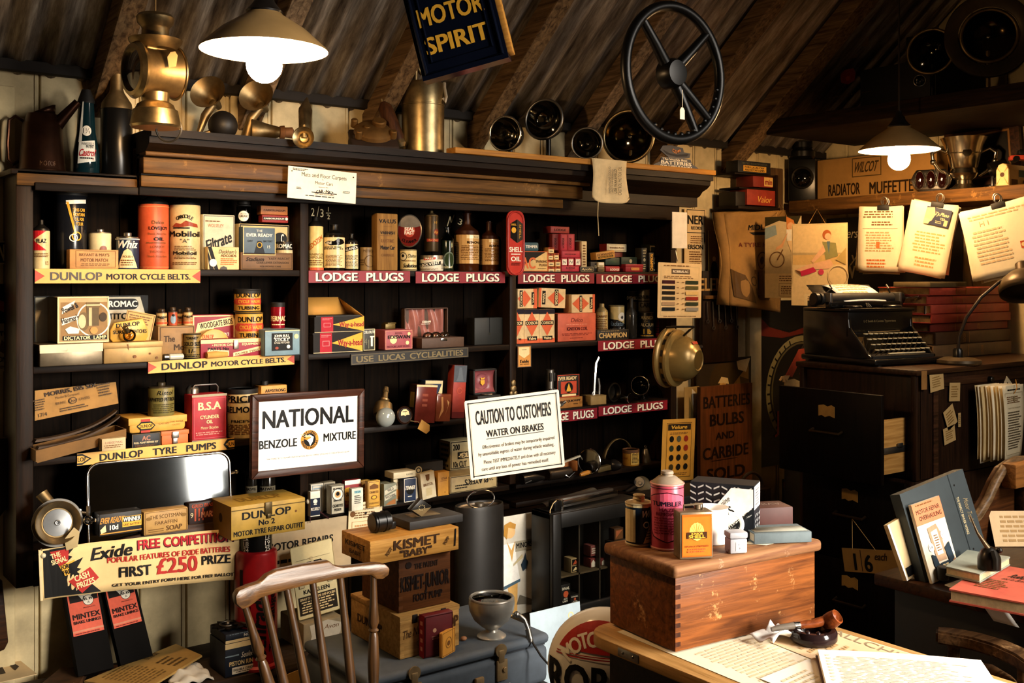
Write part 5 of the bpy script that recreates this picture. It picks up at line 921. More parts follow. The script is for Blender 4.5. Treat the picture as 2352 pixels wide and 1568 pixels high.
# grid batteries and soap
GB='battery and soap boxes on the fourth shelf'
Bx('grid_battery','black and orange grid battery box with a worn edge','box',228,325,1176,z,'#16130f',[('t','EVER READY',.3,.70,.26,'#c98a3a',.54,'bi'),('r',.54,.3,1,.78,'y'),('r',.56,.52,.99,.76,'k'),('t','WINNER',.77,.64,.2,'w',.42,'b'),('t','GRID BATTERY',.77,.4,.1,'k',.42),('t','10ᴰ' if 0 else '10d',.34,.36,.22,'w',.2,'b'),('p',[(.02,.3),(.14,.5),(.16,.2),(.04,.12)],'c'),('r',.02,.08,1,.13,'#c98a3a')],y=3.045,d=.05,pyb=1226,group=GB)
Bx('soap_box','tan paraffin soap box between the two batteries','box',330,432,1170,z,'#ad8648',[('f',.03,.04,.97,.96,.02,'#6a4a20'),('t','THE SCOTSMAN',.5,.74,.16,'#5a3c1a',.72),('t','PARAFFIN',.5,.48,.15,'#5a3c1a',.5),('t','SOAP',.68,.22,.2,'#5a3c1a',.36,'b'),('r',.1,.2,.44,.24,'#6a4a20'),('r',.1,.12,.44,.15,'#6a4a20'),('c',.12,.7,.12,'#7a5a2a',.07),('c',.9,.7,.12,'#7a5a2a',.07)],y=3.04,d=.05,pyb=1224,bev=.004,group=GB)
Bx('grid_battery','dark red lettered grid bias battery beside the soap box','box',434,496,1152,z,'#241310',[('t','GRID BIAS',.5,.86,.14,'#a5482e',.8,'b'),('r',.2,.25,.26,.75,'#a5482e'),('r',.34,.25,.4,.75,'#a5482e'),('r',.48,.25,.54,.75,'#a5482e'),('p',[(.3,.35),(.95,.8),(.98,.3)],'#4a1a14'),('t','MARS',.7,.48,.24,'#c98a6a',.5,'b'),('t','9',.1,.5,.2,'l')],y=3.05,d=.05,pyb=1208,group=GB)
b=MB(mat('#2b241b',.6));b.box(AY(205,1220,3.03).x,AY(500,1220,3.03).x,3.022,3.114,.705,.7405,.002);tag(b.build('ledge_board'),'dark narrow board holding the batteries and soap box','board')
# klaxon horn on the left
c=AY(133,1200,3.01);bd=((EYE-c).normalized()+RC*.1).normalized();r=49*c.dot(FW)/F
o=root('klaxon_horn','brass mouthed klaxon horn with a grey centre and hanging paper tag','horn',c)
M=along((0,0,0),bd);b=MB(OLDBRASS);b.lathe([(r*.62,-.07),(r*.7,-.03),(r*.94,.0),(r,.01),(r*.97,.014),(r*.86,.004),(r*.68,-.014),(0,-.016)],44,M);b.build('bell',o)
b=MB(mat('#6d6a64',.4,.7,.3,16));b.lathe([(r*.98,-.012),(r*1.12,-.012),(r*1.12,-.02),(r*.9,-.022)],40,M);b.build('back_flange',o)
b=MB(mat('#87898a',.35,.8,.25,14));b.lathe([(0,-.009),(r*.08,-.009),(r*.62,-.012),(r*.64,-.016)],36,M);b.torus(r*.09,.0025,M@Mx.Translation((0,0,-.008)),20,8);b.build('diaphragm',o)
b=MB(OLDBRASS);q0=-RC*r*.55+UP*r*.75+FW*.03;b.tube([q0,q0-RC*.02+UP*.022,q0-RC*.026+UP*.03],[.014,.016,.017],14);b.build('inlet_tube',o)
b=MB(CHROME);q0=RC*r*1.28+FW*.02+UP*.002;b.torus(.008,.005,along(q0,-FW),18,8);b.tube([q0+RC*.005,q0+RC*.02],.005,8);b.build('terminal',o)
b=MB(OLDPAPER);b.prism([(0,0),(.03,.01),(.035,.05),(.02,.062),(-.006,.03)],.001,axes(RC*r*.4-UP*.075,RC,FW,UP));b.build('price_tag',o)
# cigarette packets
GCg='cigarette packets on the fourth shelf'
def cig(label,p0,p1,pt,c_,ops,y=3.095,d=.02,pb=None,**k):return Bx('cigarette_packet',label,'packet',p0,p1,pt,z,c_,ops,y=y,d=d,pyb=pb,group=GCg,bev=.0008,**k)
cig('navy packet with a white crest, at the left end of the row',713,735,1128,'w',[('r',0,.04,1,.72,'#141c30'),('c',.5,.6,.09,'w'),('r',.35,.46,.65,.5,'w'),('t','PICCADILLY',.5,.3,.12,'w',.9,'b')],y=3.075)
cig('white packet behind the navy crested packet',714,743,1111,'#cfc8b6',[('f',.1,.05,.9,.95,.02,'B'),('r',.2,.82,.8,.86,'B')],y=3.12)
cig('grey packet back behind the sailor packet',744,770,1107,'#8f8670',[('f',.1,.05,.9,.95,.02,'e')],y=3.13,d=.03)
cig('silvery packet with a round sailor badge',760,791,1114,'#b9b19a',[('c',.5,.68,.22,'w'),('o',.5,.68,.22,.03,'e'),('c',.5,.68,.12,'#c9a06a'),('c',.5,.7,.07,'k'),('t',"PLAYER'S",.5,.88,.06,'k',.66,'b'),('t','NAVY CUT',.5,.47,.06,'k',.6,'b'),('t','CIGARETTES',.5,.29,.1,'k',.76,'b'),('t','MEDIUM',.5,.15,.09,'k',.5,'b'),('f',0,0,1,1,.02,'k')],y=3.065,d=.03)
cig('broad dark red packet behind the small white packet',792,828,1102,'#8a1a1e',[('r',0,.84,1,1,'w'),('c',.2,.5,.25,'y'),('t','CRAVEN',.3,.5,.14,'k',.5,'b'),('t','VIRGINIA',.3,.18,.12,'y',.5)],y=3.125)
cig('small white packet with a pale blue band',808,834,1121,'#e0d8c2',[('r',.22,.78,.8,.9,'#7fb0b8'),('t','THE CAB',.5,.84,.08,'k',.5),('l',.2,.3,.85,.7,5,'e')],y=3.07)
for p0,p1,pt,yy,lb in((829,850,1103,3.13,'plain mustard packet at the back of the yellow pair'),(845,873,1104,3.08,'yellow packet with ornate brown panels')):
 cig(lb,p0,p1,pt,'#c9983c',[('f',.05,.03,.95,.97,.02,'n'),('p',[(.15,.82),(.5,.9),(.85,.82),(.85,.7),(.15,.7)],'n'),('t','CIGARETTES',.5,.58,.08,'n',.7,'b'),('c',.5,.38,.13,'n',.08),('c',.5,.38,.09,'y',.05),('t',"CHURCHMAN'S",.5,.16,.07,'n',.8)],y=yy)
cig('grey green packet behind the diagonal banded one',874,895,1108,'#7d7e66',[('f',.06,.04,.94,.96,.02,'e')],y=3.125,d=.03)
cig('grey green packet with diagonal silver bands',882,911,1110,'#6d7060',[('p',[(.05,.5),(.05,.7),(.95,.92),(.95,.72)],'#b5b09a'),('t','WILD',.5,.73,.12,'e',.5,'b',12),('p',[(.05,.24),(.05,.42),(.95,.64),(.95,.46)],'#b5b09a'),('t','WOODBINE',.5,.43,.11,'e',.8,'b',12),('p',[(.1,.05),(.9,.05),(.9,.3),(.4,.18)],'#8a5a30')],y=3.07)
cig('orange and white packet tucked behind the blue one',904,927,1100,'#dcc9a0',[('t','STAR',.6,.78,.14,'n',.8,'b'),('p',[(.1,.1),(.9,.1),(.9,.6),(.5,.5),(.1,.6)],'#cc8640')],y=3.12)
cig('dark blue packet under the packet lying flat',928,956,1098,'#1c2b48',[('c',.5,.5,.2,'k'),('t','TENNER',.5,.6,.16,'w',.82,'bi'),('l',.3,.2,.7,.26,1,'w'),('f',0,0,1,1,.02,'w')],y=3.085,d=.03)
cig('white packet lying flat on top of the row',904,955,1083,'#c9bd9c',[('t','PLAYERS',.72,.5,.3,'e',.3)],y=3.09,d=.06,pb=1097)
cig('plain cream packet beside the blue one',957,978,1089,'#ddd0b2',[('c',.5,.7,.1,'l'),('t','du Maurier',.5,.42,.08,'n',.8,'i'),('l',.2,.2,.8,.3,2,'n')],y=3.115)
cig('cream packet with a brown shield, leaning',971,1003,1083,'#e0d2b0',[('p',[(.35,.92),(.65,.92),(.62,.72),(.5,.66),(.38,.72)],'n'),('t','BRISTOL',.5,.54,.1,'n',.7,'b'),('r',.3,.12,.7,.4,'l')],y=3.09,tilt=-7)
cig('amber yellow packet at the right end of the row',1006,1032,1083,'#cc9138',[('t','STAR',.55,.72,.09,'n',.5,'b'),('l',.2,.6,.8,.64,1,'n'),('t','20',.6,.14,.06,'n')],y=3.10,d=.035)
G200='large outer cartons of cigarettes'
PC=lambda up:[('f',.02,.03,.98,.97,.03,'k'),('t','200',.25,.78,.2,'k',.28,'b'),('r',.3,.36,.98,.6,'k'),('t','-MEDIUM-',.62,.48,.17,'c',.56,'b'),('t','10s CUT',.4,.18,.2,'k',.55,'b')]
o2=Bx('cigarette_carton','lowest long carton with upside down lettering under the caution sign','carton',1034,1142,1088,z,'#a89468',[('f',.01,.03,.99,.97,.03,'k'),('t',"PLAYER'S",.55,.55,.35,'k',.5,'bu'),('t','200',.85,.6,.25,'k',.12,'u'),('l',.1,.2,.4,.5,2,'k')],y=3.09,d=.1,group=G200,pyb=1126)
zz=AY(1075,1076,3.19).z
o2=Bx('cigarette_carton','middle white carton of the stack left of the caution sign','carton',1038,1090,1076,z,'#b5a478',[('f',.02,.03,.98,.97,.03,'k'),('t','.01',.26,.8,.18,'k',.26,'b'),('r',.28,.34,.98,.58,'k'),('t','TUC',.6,.46,.17,'c',.4,'bu'),('t','.01 2',.4,.14,.16,'k',.44)],y=3.2,d=.07,group=G200,left=[('r',0,0,1,1,'#8a7850'),('l',.1,.05,.9,.95,5,'k')])
zz=z+o2['dims'][2]+.001
Bx('cigarette_carton','top white carton with black band left of the caution sign','carton',1034,1090,1011,zz,'#b5a478',PC(1),y=3.195,d=.07,group=G200,left=[('r',0,0,1,1,'#8a7850'),('l',.1,.05,.9,.95,5,'k')])
b=MB(BLACKM);x0,x1,zt=span(931,1018,1062,3.2);b.box(x0,x1,3.2,3.24,z,zt,.003);o=b.build('wireless_case');tag(o,'black case with a round badge behind the cigarette packets','case')
printing(o,flat((x0,3.2,z),(1,0,0),(0,0,1)),x1-x0,zt-z,[('o',.34,.76,.14,.04,'l'),('c',.34,.76,.06,'l')])
for p0,p1,yy,lb in((565,590,3.2,'dark polish bottle under the framed sign, left of two'),(596,632,3.19,'dark polish bottle under the framed sign, right of two')):
 Kn('polish_bottle',lb,'bottle',p0,p1,1080,z,'#17140f',[('r',.1,.4,.9,.75,'#6a6250'),('t','MATWILL',.5,.68,.07,'k',.6,'b'),('t','POLISH',.5,.5,.1,'k',.6,'b')],y=yy,top='neck',tc='#17140f',body=1092,group='polish bottles',gloss=.15)
# right bay tools
c=AY(1361,1046,3.06);ra=29*c.dot(FW)/F
o=root('wing_mirror','round chrome wing mirror standing on the fourth shelf','mirror',(c.x,3.08,z+ra*1.02+.004));M=along((0,0,0),-FW*.75-RC*.45+UP*.05)
b=MB(CHROME);b.torus(ra*.98,.003,M,40,8);b.build('rim',o)
b=MB(MIRROR);b.lathe([(0,.001),(ra*.97,.001)],40,M);b.build('mirror_glass',o)
b=MB(BLACKM);b.lathe([(ra*.97,-.002),(ra*.8,-.012),(0,-.018)],36,M);b.tube([M@V((0,0,-.016)),M@V((0,.0,-.03)),V((-.02,.03,-ra))],.005,8);b.build('backing',o)
Kn('valve_grinding_tin','rusty yellow tin with a domed brown lid among the tools','tin',1430,1468,1020,z,'#9a6a20',[('r',.5,.1,.9,.85,'#b5944a'),('l',.54,.2,.86,.8,7,'k'),('t','GRINDING',.24,.5,.12,'#7a2a14',.3,'i')],y=3.12,top='lid',tc=RUST,body=1032,group=GC)
c=AY(1440,1050,3.15);b=MB(mat('#6a5a3a',.5,.6,.4,20));b.sheet(lambda u,v:V((c.x-.004+.082*math.cos(R(165-165*u)),3.19+.02*v,z+.004+.1*math.sin(R(165-165*u)))),24,1);tag(b.build('metal_strap',solid=.002),'bent grey metal strap arching over the rusty tin','strap')
c=AY(1400,1055,3.1);o=root('torch_lamp','black torch with a conical end beside the rusty tin','torch',(c.x,3.11,z+.024));M=along((0,0,0),RC*.8-FW*.45)
b=MB(mat('#1a1714',.3,.3,.3,15));b.lathe([(0,-.05),(.018,-.048),(.018,.01),(.024,.02),(.024,.03),(.015,.05),(.008,.06),(0,.06)],22,M);b.build('body',o)
c=AY(1490,1050,3.14);o=root('grease_gun','small grey metal oil can with a conical body at the shelf end','oil can',(c.x,3.16,z+.0005))
b=MB(STEEL);b.lathe([(0,0),(.024,0),(.024,.008),(.012,.05),(.009,.056),(0,.058)],22);b.build('body',o);b=MB(STEEL);b.torus(.005,.0016,Mx.Translation((0,0,.064))@Mx.Rotation(R(90),4,'X'),14,6);b.build('ring',o)
o=root('pocket_knife','wooden handled pocket tool with a dark case at the shelf edge','knife',(AY(1370,1085,3.07).x,3.085,z+.0085));M=Mx.Rotation(R(4),4,'Z')@Mx.Rotation(R(-3),4,'Y')
b=MB(mat('#b3762a',.35,0,.2,10));b.tube([M@V((-.075,0,.002)),M@V((-.06,-.002,.004)),M@V((.0,0,.006)),M@V((.02,0,.006))],[.006,.009,.009,.006],10);b.build('wooden_handle',o)
b=MB(mat('#5a4a2a',.5,.4,.3,14));b.box(.012,.115,-.012,.014,-.004,.016,.003,M);b.build('case',o)
o=root('hand_lever','dark cylindrical tool with a small bright lever under the caution sign','tool',(AY(1290,1080,3.08).x,3.09,z+.022));M=Mx.Rotation(R(90),4,'Y')
b=MB(mat('#2a221a',.4,.5,.4,14));b.cyl(.021,-.06,.05,22,M,.004);b.build('body',o)
b=MB(CHROME);b.tube([(.01,-.022,-.005),(.02,-.03,-.014),(.045,-.034,.004)],.003,8);b.build('lever',o)
b=MB(BLACKP);b.tube([(AY(1200,1090,3.08).x,3.085,z+.02),(AY(1225,1090,3.08).x,3.085,z+.021),(AY(1252,1088,3.08).x,3.09,z+.014)],[.019,.0195,.008],14);o=b.build('black_torch');tag(o,'glossy black torch below the corner of the caution sign','torch')
b=MB(CHROME);x=AY(1212,1098,3.06).x;b.tube([(x-.01,3.063,z+.01),(x+.02,3.064,z+.016)],.0035,8);b.build('switch',o)
pl=AY(1305,1060,3.18);b=MB(mat('#a5622a',.6,0,.3,12));b.box(-.05,.05,-.02,.02,0,.04,.003);tag(b.build('brown_box',None,(pl.x,3.2,z)),'orange brown box behind the dark tools','box')
b=MB(mat('#b9b09a',.5));a_,e_=AY(1278,1078,3.14),AY(1330,1058,3.14);b.box(0,(e_-a_).length,-.006,.006,-.003,.003,.001,axes((a_.x,3.12,z+.052),(e_-a_).normalized(),V((0,1,0)),(e_-a_).normalized().cross(V((0,1,0)))));tag(b.build('ruler'),'pale flat steel rule lying tilted on the tools','rule')
c=AY(1475,1115,3.09);o=root('magneto_coupling','grey metal wheel coupling hanging under the fourth shelf','engine part',(c.x,3.095,c.z));M=along((0,0,0),-FW*.9-RC*.2+UP*.3)
b=MB(mat('#6e634c',.45,.7,.4,14));b.lathe([(0,-.006),(.036,-.006),(.038,0),(.03,.004),(0,.004)],32,M);b.build('disc',o)
b=MB(STEEL);b.cyl(.022,.003,.013,24,M@Mx.Translation((-.008,.012,0)),.002);b.cyl(.008,.013,.02,14,M@Mx.Translation((-.004,.008,0)),.001);b.build('hub',o)
b=MB(IRON);b.tube([V((-.03,0,.0)),V((-.06,.02,-.02)),V((-.075,.02,-.03))],[.012,.010,.006],10);b.tube([V((-.06,.03,-.01)),V((-.12,.05,-.035)),V((-.2,.05,-.055))],.004,8);b.build('shaft',o)
# ================================================================ THE TWO BIG HANGING SIGNS
y_=2.985
P={k:AY(*v,y_)for k,v in dict(tl=(571,908),tr=(835,891),br=(836,1069),bl=(580,1104)).items()}
a_,b_=AY(578,912,y_),AY(836,893,y_)
W_=b_.x-a_.x;H_=.235;roll=-.6
c0=(P['tl']+P['tr']+P['br']+P['bl'])/4;ex=V((math.cos(R(roll)),0,math.sin(R(roll))));ey=V((-math.sin(R(roll)),0,math.cos(R(roll))))
H_=((P['tl']-P['bl']).length+(P['tr']-P['br']).length)/2;O=c0-ex*W_/2-ey*H_/2;O.y=y_
o=root('framed_sign','white petrol mixture sign with a dark wooden frame, hung on the left divider','sign',(0,0,0));M=axes(O,ex,V((0,1,0)),ey);o.matrix_world=M
FRW=wood('#20110a','#44261a','x',.35);fw_=.022
b=MB(FRW)
for pts in([(0,0),(W_,0),(W_-fw_,fw_),(fw_,fw_)],[(0,H_),(fw_,H_-fw_),(W_-fw_,H_-fw_),(W_,H_)],[(0,0),(fw_,fw_),(fw_,H_-fw_),(0,H_)],[(W_,0),(W_,H_),(W_-fw_,H_-fw_),(W_-fw_,fw_)]):b.prism(pts,.022,Mx.Translation((0,-.008,0)),.003)
b.build('frame',o)
b=MB(mat('W',.25,0,.03,6));b.box(fw_-.004,W_-fw_+.004,0,.008,fw_-.004,H_-fw_+.004);s_=b.build('panel',o)
w2,h2=W_-2*fw_,H_-2*fw_
printing(s_,flat((fw_,0,fw_),(1,0,0),(0,0,1)),w2,h2,[('t','NATIONAL',.5,.735,.255,'k',.92,'b'),('t','BENZOLE',.195,.375,.12,'k',.37,'b'),('t','MIXTURE',.815,.405,.12,'k',.34,'b'),('c',.505,.39,.145,'#c98a34'),('c',.505,.39,.098,'k'),('p',[(.455,.42),(.50,.47),(.545,.43),(.535,.36),(.51,.30),(.495,.36)],'W'),('p',[(.44,.41),(.50,.46),(.52,.42),(.48,.39)],'#c98a34'),('p',[(.40,.49),(.46,.475),(.52,.43),(.47,.43)],'l'),('a','NATIONAL',.505,.39,.12,.038,'k',90,130),('a','BENZOLE·MIXTURE',.505,.39,.12,.032,'k',270,-170),('t','TANK CONNECTED TO THIS PUMP IS FILLED BY NATIONAL BENZOLE COMPANY LIMITED AND IS LOCKED AFTER EACH DELIVERY',.5,.16,.025,'k',.84)],'sign_lettering',gloss=.3)
y_=2.955
q={k:AD(*v,3.42)for k,v in dict(tl=(1070,921),tr=(1290,893),br=(1291,1072),bl=(1079,1103)).items()}
D0,D1=3.42,3.52
tl,bl,tr,br=AD(1070,921,D0),AD(1078,1103,D0),AD(1290,893,D1),AD(1291,1072,D1)
O=bl;ex=(br-bl+tr-tl).normalized();W_=((br-bl).length+(tr-tl).length)/2;ey=(tl-bl+tr-br);ey=(ey-ex*ey.dot(ex)).normalized();H_=((tl-bl).length+(tr-br).length)/2
plate('caution_sign','white enamel caution notice about water on brakes, hanging tilted','sign',(tl+bl+tr+br)/4-ex*W_/2-ey*H_/2,ex,ey,W_,H_,mat('#e9decb',.3,0,.05,8),[('f',.03,.035,.97,.965,.012,'k'),('f',.045,.055,.955,.945,.003,'#b9a98a'),('t','CAUTION TO CUSTOMERS',.5,.77,.175,'k',.8,'b'),('t','WATER ON BRAKES',.5,.555,.085,'k',.61,'b'),('r',.195,.485,.805,.493,'k'),('t','Effectiveness of brakes may be temporarily impaired',.53,.395,.045,'k',.76),('t','by unavoidable ingress of water during vehicle washing.',.5,.31,.045,'k',.80),('t','Please TEST IMMEDIATELY and drive with all necessary',.53,.205,.045,'k',.76),('t','care until any loss of power has remedied itself.',.475,.12,.045,'k',.71),('c',.035,.04,.01,'k'),('c',.965,.04,.01,'k'),('c',.035,.96,.01,'k'),('c',.965,.96,.01,'k')],th=.003,corner=.006,gloss=.3)
# ================================================================ BANNER AND WHAT LEANS BELOW
y_=3.0
bp=lambda px,py:AY(px,py,y_)
tl,tr,bl,br=bp(88,1263),bp(558,1213),bp(92,1379),bp(558,1330)
o=root('banner','long cream paper banner for a battery competition pinned across the shelf foot','banner',(0,0,0))
b=MB(mat('#dcbc82',.75,0,.2,8))
def bf(u,v):
 p=(bl*(1-u)+br*u)*(1-v)+(tl*(1-u)+tr*u)*v
 return p+V((0,.004*math.sin(u*9)+.006*math.sin(u*23+v*2)*.4,.006*math.sin(u*math.pi)))
b.sheet(bf,60,6);b.build('paper',o,solid=.0008)
Wb,Hb=1.0,.25
def bmap(u,v,e):p=bf(u/Wb,v/Hb);return p+V((0,-e-.0004,0))
printing(o,bmap,Wb,Hb,[('p',[(.02,.03),(.02,.97),(.045,.97),(.28,.02)],'k'),('p',[(.045,.98),(.17,1.),(.13,.82),(.15,.78),(.105,.62)],'k'),('p',[(.05,.93),(.135,.95),(.13,.7),(.09,.62)],'#a52a24'),('p',[(.09,.62),(.16,.72),(.15,.45),(.115,.42)],'y'),('p',[(.13,.64),(.2,.74),(.17,.55),(.19,.52),(.14,.40)],'k'),('p',[(.13,.3),(.23,.53),(.27,.30),(.19,.04)],'#a52a24'),('t','THE',.075,.85,.1,'c',.045,'b',14),('t','SIGNAL',.09,.74,.1,'c',.07,'b',14),('t','FOR',.115,.60,.09,'k',.035,'b',14),('t','FREE',.13,.5,.09,'k',.05,'b',14),('t','CASH',.19,.37,.12,'c',.07,'b',14),('t','PRIZES',.208,.23,.12,'c',.085,'b',14),('t','Exide',.335,.79,.24,'k',.19,'bi',3),('t','FREE COMPETITION',.70,.855,.2,'#3a1014',.50,'b'),('t','FREE COMPETITION',.698,.865,.18,'#a51e28',.49,'b'),('t','POPULAR FEATURES OF EXIDE BATTERIES',.62,.615,.105,'#a52a24',.62,'b'),('t','FIRST',.44,.36,.2,'k',.155,'b'),('t','£250',.65,.40,.3,'#a52a24',.21,'b'),('t','PRIZE',.855,.43,.17,'k',.155,'b'),('t','GET YOUR ENTRY FORM HERE FOR FREE BALLOT',.64,.115,.06,'k',.62,'b'),('r',.0,.0,.012,1,'l')],'printed_lettering',step=.02)
b=MB(mat('#cfc3a2',.3));p=bf(.02,.88);b.sph(p+V((0,-.004,0)),.007,12);b.build('drawing_pin',o)
b=MB(mat('#5a4a30',.7));b.tube([AY(95,1262,2.998),AY(95,1262,3.11)],.003,6);b.tube([AY(552,1225,2.998),AY(552,1225,3.11)],.003,6);b.build('fixing_wire',o)
def brake(label,tlp,trp,brp,blp):
 D=3.245
 f=lambda p,y:AY(*p,y)
 a_,c_=f(blp,3.13),f(brp,3.13);t1,t2=f(tlp,3.26),f(trp,3.26)
 ex=(c_-a_+t2-t1).normalized();ey=(t1-a_+t2-c_);L=ey.length/2;ey=(ey-ex*ey.dot(ex)).normalized();wd=((c_-a_).length+(t2-t1).length)/2
 o=plate('lining_packet',label,'packet',(a_+c_+t1+t2)/4-ex*wd/2-ey*L/2,ex,ey,wd,L,mat('#0a0705',.8,0,.2,14,0,.1),[('r',.05,.40,.92,.97,'#e0634a'),('p',[(.1,.74),(.1,.96),(.9,.96),(.9,.74)],'#17100d'),('p',[(.14,.93),(.3,.95),(.42,.91),(.6,.88),(.78,.8),(.66,.77),(.5,.79),(.46,.75),(.38,.8),(.26,.84),(.2,.88)],'#c9c2b0'),('c',.62,.74,.054,'k'),('c',.62,.74,.049,'w'),('t','B.B',.62,.757,.026,'k',.24,'b'),('t','A',.62,.72,.026,'k'),('t','PRODUCTS',.62,.668,.012,'k',.34),('t','MINTEX',.5,.59,.055,'#24100c',.78,'b'),('t','BRAKE LININGS',.5,.53,.03,'#24100c',.78,'b'),('r',.05,.43,.92,.45,'#d98a6a'),('l',.08,.405,.88,.425,1,'#7a2a1c')],th=.035,group='leaning brake lining packets')
brake('black packet with red brake linings label, left one leaning under the banner',(143,1330),(222,1318),(262,1530),(180,1556))
brake('black packet with red brake linings label, right one leaning under the banner',(226,1322),(302,1312),(352,1500),(283,1530))
# yellow repair outfit tin on the tall red dispenser
ZB=.345
c=AY(592,1300,2.98);r=48*c.dot(FW)/F
o=root('patch_dispenser','tall red cylinder dispenser with black lettering and a black numbered top','dispenser',(c.x,2.98+r*.2,ZB+.001),-math.atan2(c.x,c.y))
zt_=AY(592,1262,2.98).z-ZB;zk=AY(592,1222,2.98).z-ZB
b=MB(mat('#8f1318',.3,.1,.3,12));b.lathe([(0,0),(r*1.12,0),(r*1.12,.008),(r,.014),(r,zt_-.012),(r*.96,zt_-.004),(r*.86,zt_),(0,zt_)],36);b.build('body',o)
b=MB(BLACKP);b.lathe([(r*.76,zt_-.002),(r*.76,zk),(r*.7,zk+.003),(0,zk+.003)],32);b.build('numbered_top',o)
printing(o,round_(r*.765,zt_,r*.765,.05),math.pi*r*.76,.05,[('t','12',.3,.86,.22,'w',.1),('t','18',.3,.5,.26,'w',.12),('r',.24,.3,.36,.33,'w'),('t','24',.3,.14,.26,'w',.12),('t','13',.74,.86,.22,'w',.1),('t','19',.74,.5,.26,'w',.12),('r',.68,.3,.8,.33,'w'),('t','25',.74,.14,.26,'w',.12),('r',.24,.68,.36,.71,'w'),('r',.68,.68,.8,.71,'w')],'numbers',.01)
printing(o,round_(r,0),math.pi*r,zt_,[('t','Schrader',.54,.44,.22,'k',.66,'vbi'),('t','Tyre Gauge',.76,.4,.12,'k',.5,'vb'),('r',.24,.62,.3,.86,'#1a0c0a'),('l',.33,.52,.44,.66,3,'#4a0a0c')],'lettering',.01)
tl,tr,bl,br=(535,1168),(700,1150),(540,1233),(700,1207)
y_=2.91;x0=AY(531,1200,y_).x;x1=AY(701,1200,y_).x;zt=AY(616,1153,y_).z;z0=ZB+.001+zk+.004
o=Bx('outfit_tin','large yellow hinged repair outfit tin on top of the red dispenser','tin',531,701,1153,z0,'#a58432',[('t','DUNLOP',.47,.68,.22,'k',.66,'b'),('t','No 2',.47,.42,.16,'k',.22,'b'),('t','MOTOR TYRE REPAIR OUTFIT',.5,.17,.15,'k',.94,'b'),('c',.87,.62,.035,'n'),('r',0,.86,1,.885,'#4a3a16')],y=y_,d=.155,bev=.002,left=[('r',0,0,1,1,'#7a5c22'),('c',.5,.55,.14,'#2a1a08')],top=[('t','DUNLOP',.5,.5,.36,'#7a5c22',.6,'b')])
b=MB(mat('#4a3c20',.4,.6));h=o['dims'][2];b.box(-.014,.008,-.083,-.0785,h*.62,h+.001,.001);b.box(-.008,.004,-.085,-.081,h*.52,h*.66,.001);b.build('clasp',o)
# cards behind
a_=AY(600,1300,3.09)
plateY('repairs_card','round cornered grey card headed motor repairs on the shelf foot','card',622,1196,806,1330,3.10,'#b39d7a',[('t','MOTOR REPAIRS',.36,.65,.13,'k',.82,'b'),('l',.05,.2,.6,.45,2,'k')],th=.004,corner=.02)
plateY('licence_paper','cream printed licence paper pinned below the packets','paper',800,1152,877,1250,3.092,'#dcc9a0',[('c',.12,.74,.07,'n'),('t','TOBACCO DEALER’S',.5,.84,.045,'n',.5,'b'),('l',.3,.9,.7,.95,1,'n'),('l',.15,.62,.9,.78,3,'n'),('f',.1,.2,.9,.56,.01,'#b98a5a'),('l',.15,.25,.85,.5,3,'#b98a5a'),('c',.5,.74,.03,'k')],roll=-2,th=.001)
b=MB(mat('#efe2c4',.3));p=AY(709,1151,3.09);b.sph(p,.009,12);b.m(mat('#3a1418',.8));b.tube([p,AY(716,1165,3.095),AY(735,1175,3.097),AY(755,1190,3.096)],.0025,6);b.tube([AY(716,1165,3.095),AY(712,1200,3.09)],.0015,6);tag(b.build('string_pin'),'white headed pin with dark red string beside the yellow tin','pin')
# ================================================================ BENCH, STANDS AND ADDED BACKING CUPBOARD
b=MB(wood('#1c1511','#3a2f26','x',.7,7));b.box(.35,1.755,2.93,3.265,ZB-.03,ZB,.004);bench=b.build('bench');tag(bench,'low dusty grey wooden bench along the wall under the shelves','bench')
for x in(.45,1.1,1.7):
 b=MB(CABV);b.box(x-.03,x+.03,2.96,3.24,0,ZB-.03,.002);b.build('leg',bench)
o=root('backing_cupboard','dark cupboard standing against the wall under the right shelf bays','cupboard',(0,0,0))  # added as dark backing so the pale wall below the bays stays hidden
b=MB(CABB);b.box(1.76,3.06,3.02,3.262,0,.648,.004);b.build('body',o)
for xa,xb in((1.79,2.46),(2.5,3.04)):
 b=MB(CABV);b.box(xa,xb,3.008,3.02,.06,.62,.004);d=b.build('door',o);q=MB(OLDBRASS);q.sph(((xb-.05),3.0,.35),.012,10);q.build('knob',d)
b=MB(CABW);b.box(1.28,1.885,2.30,2.70,.0,.358,.004);tag(b.build('low_stand'),'dark low wooden box under the blue suitcase','box')
b=MB(CABW);b.box(2.02,2.72,2.62,2.99,.0,ZB-.002,.004);tag(b.build('low_stand'),'dark low wooden platform under the black display cabinet','platform')
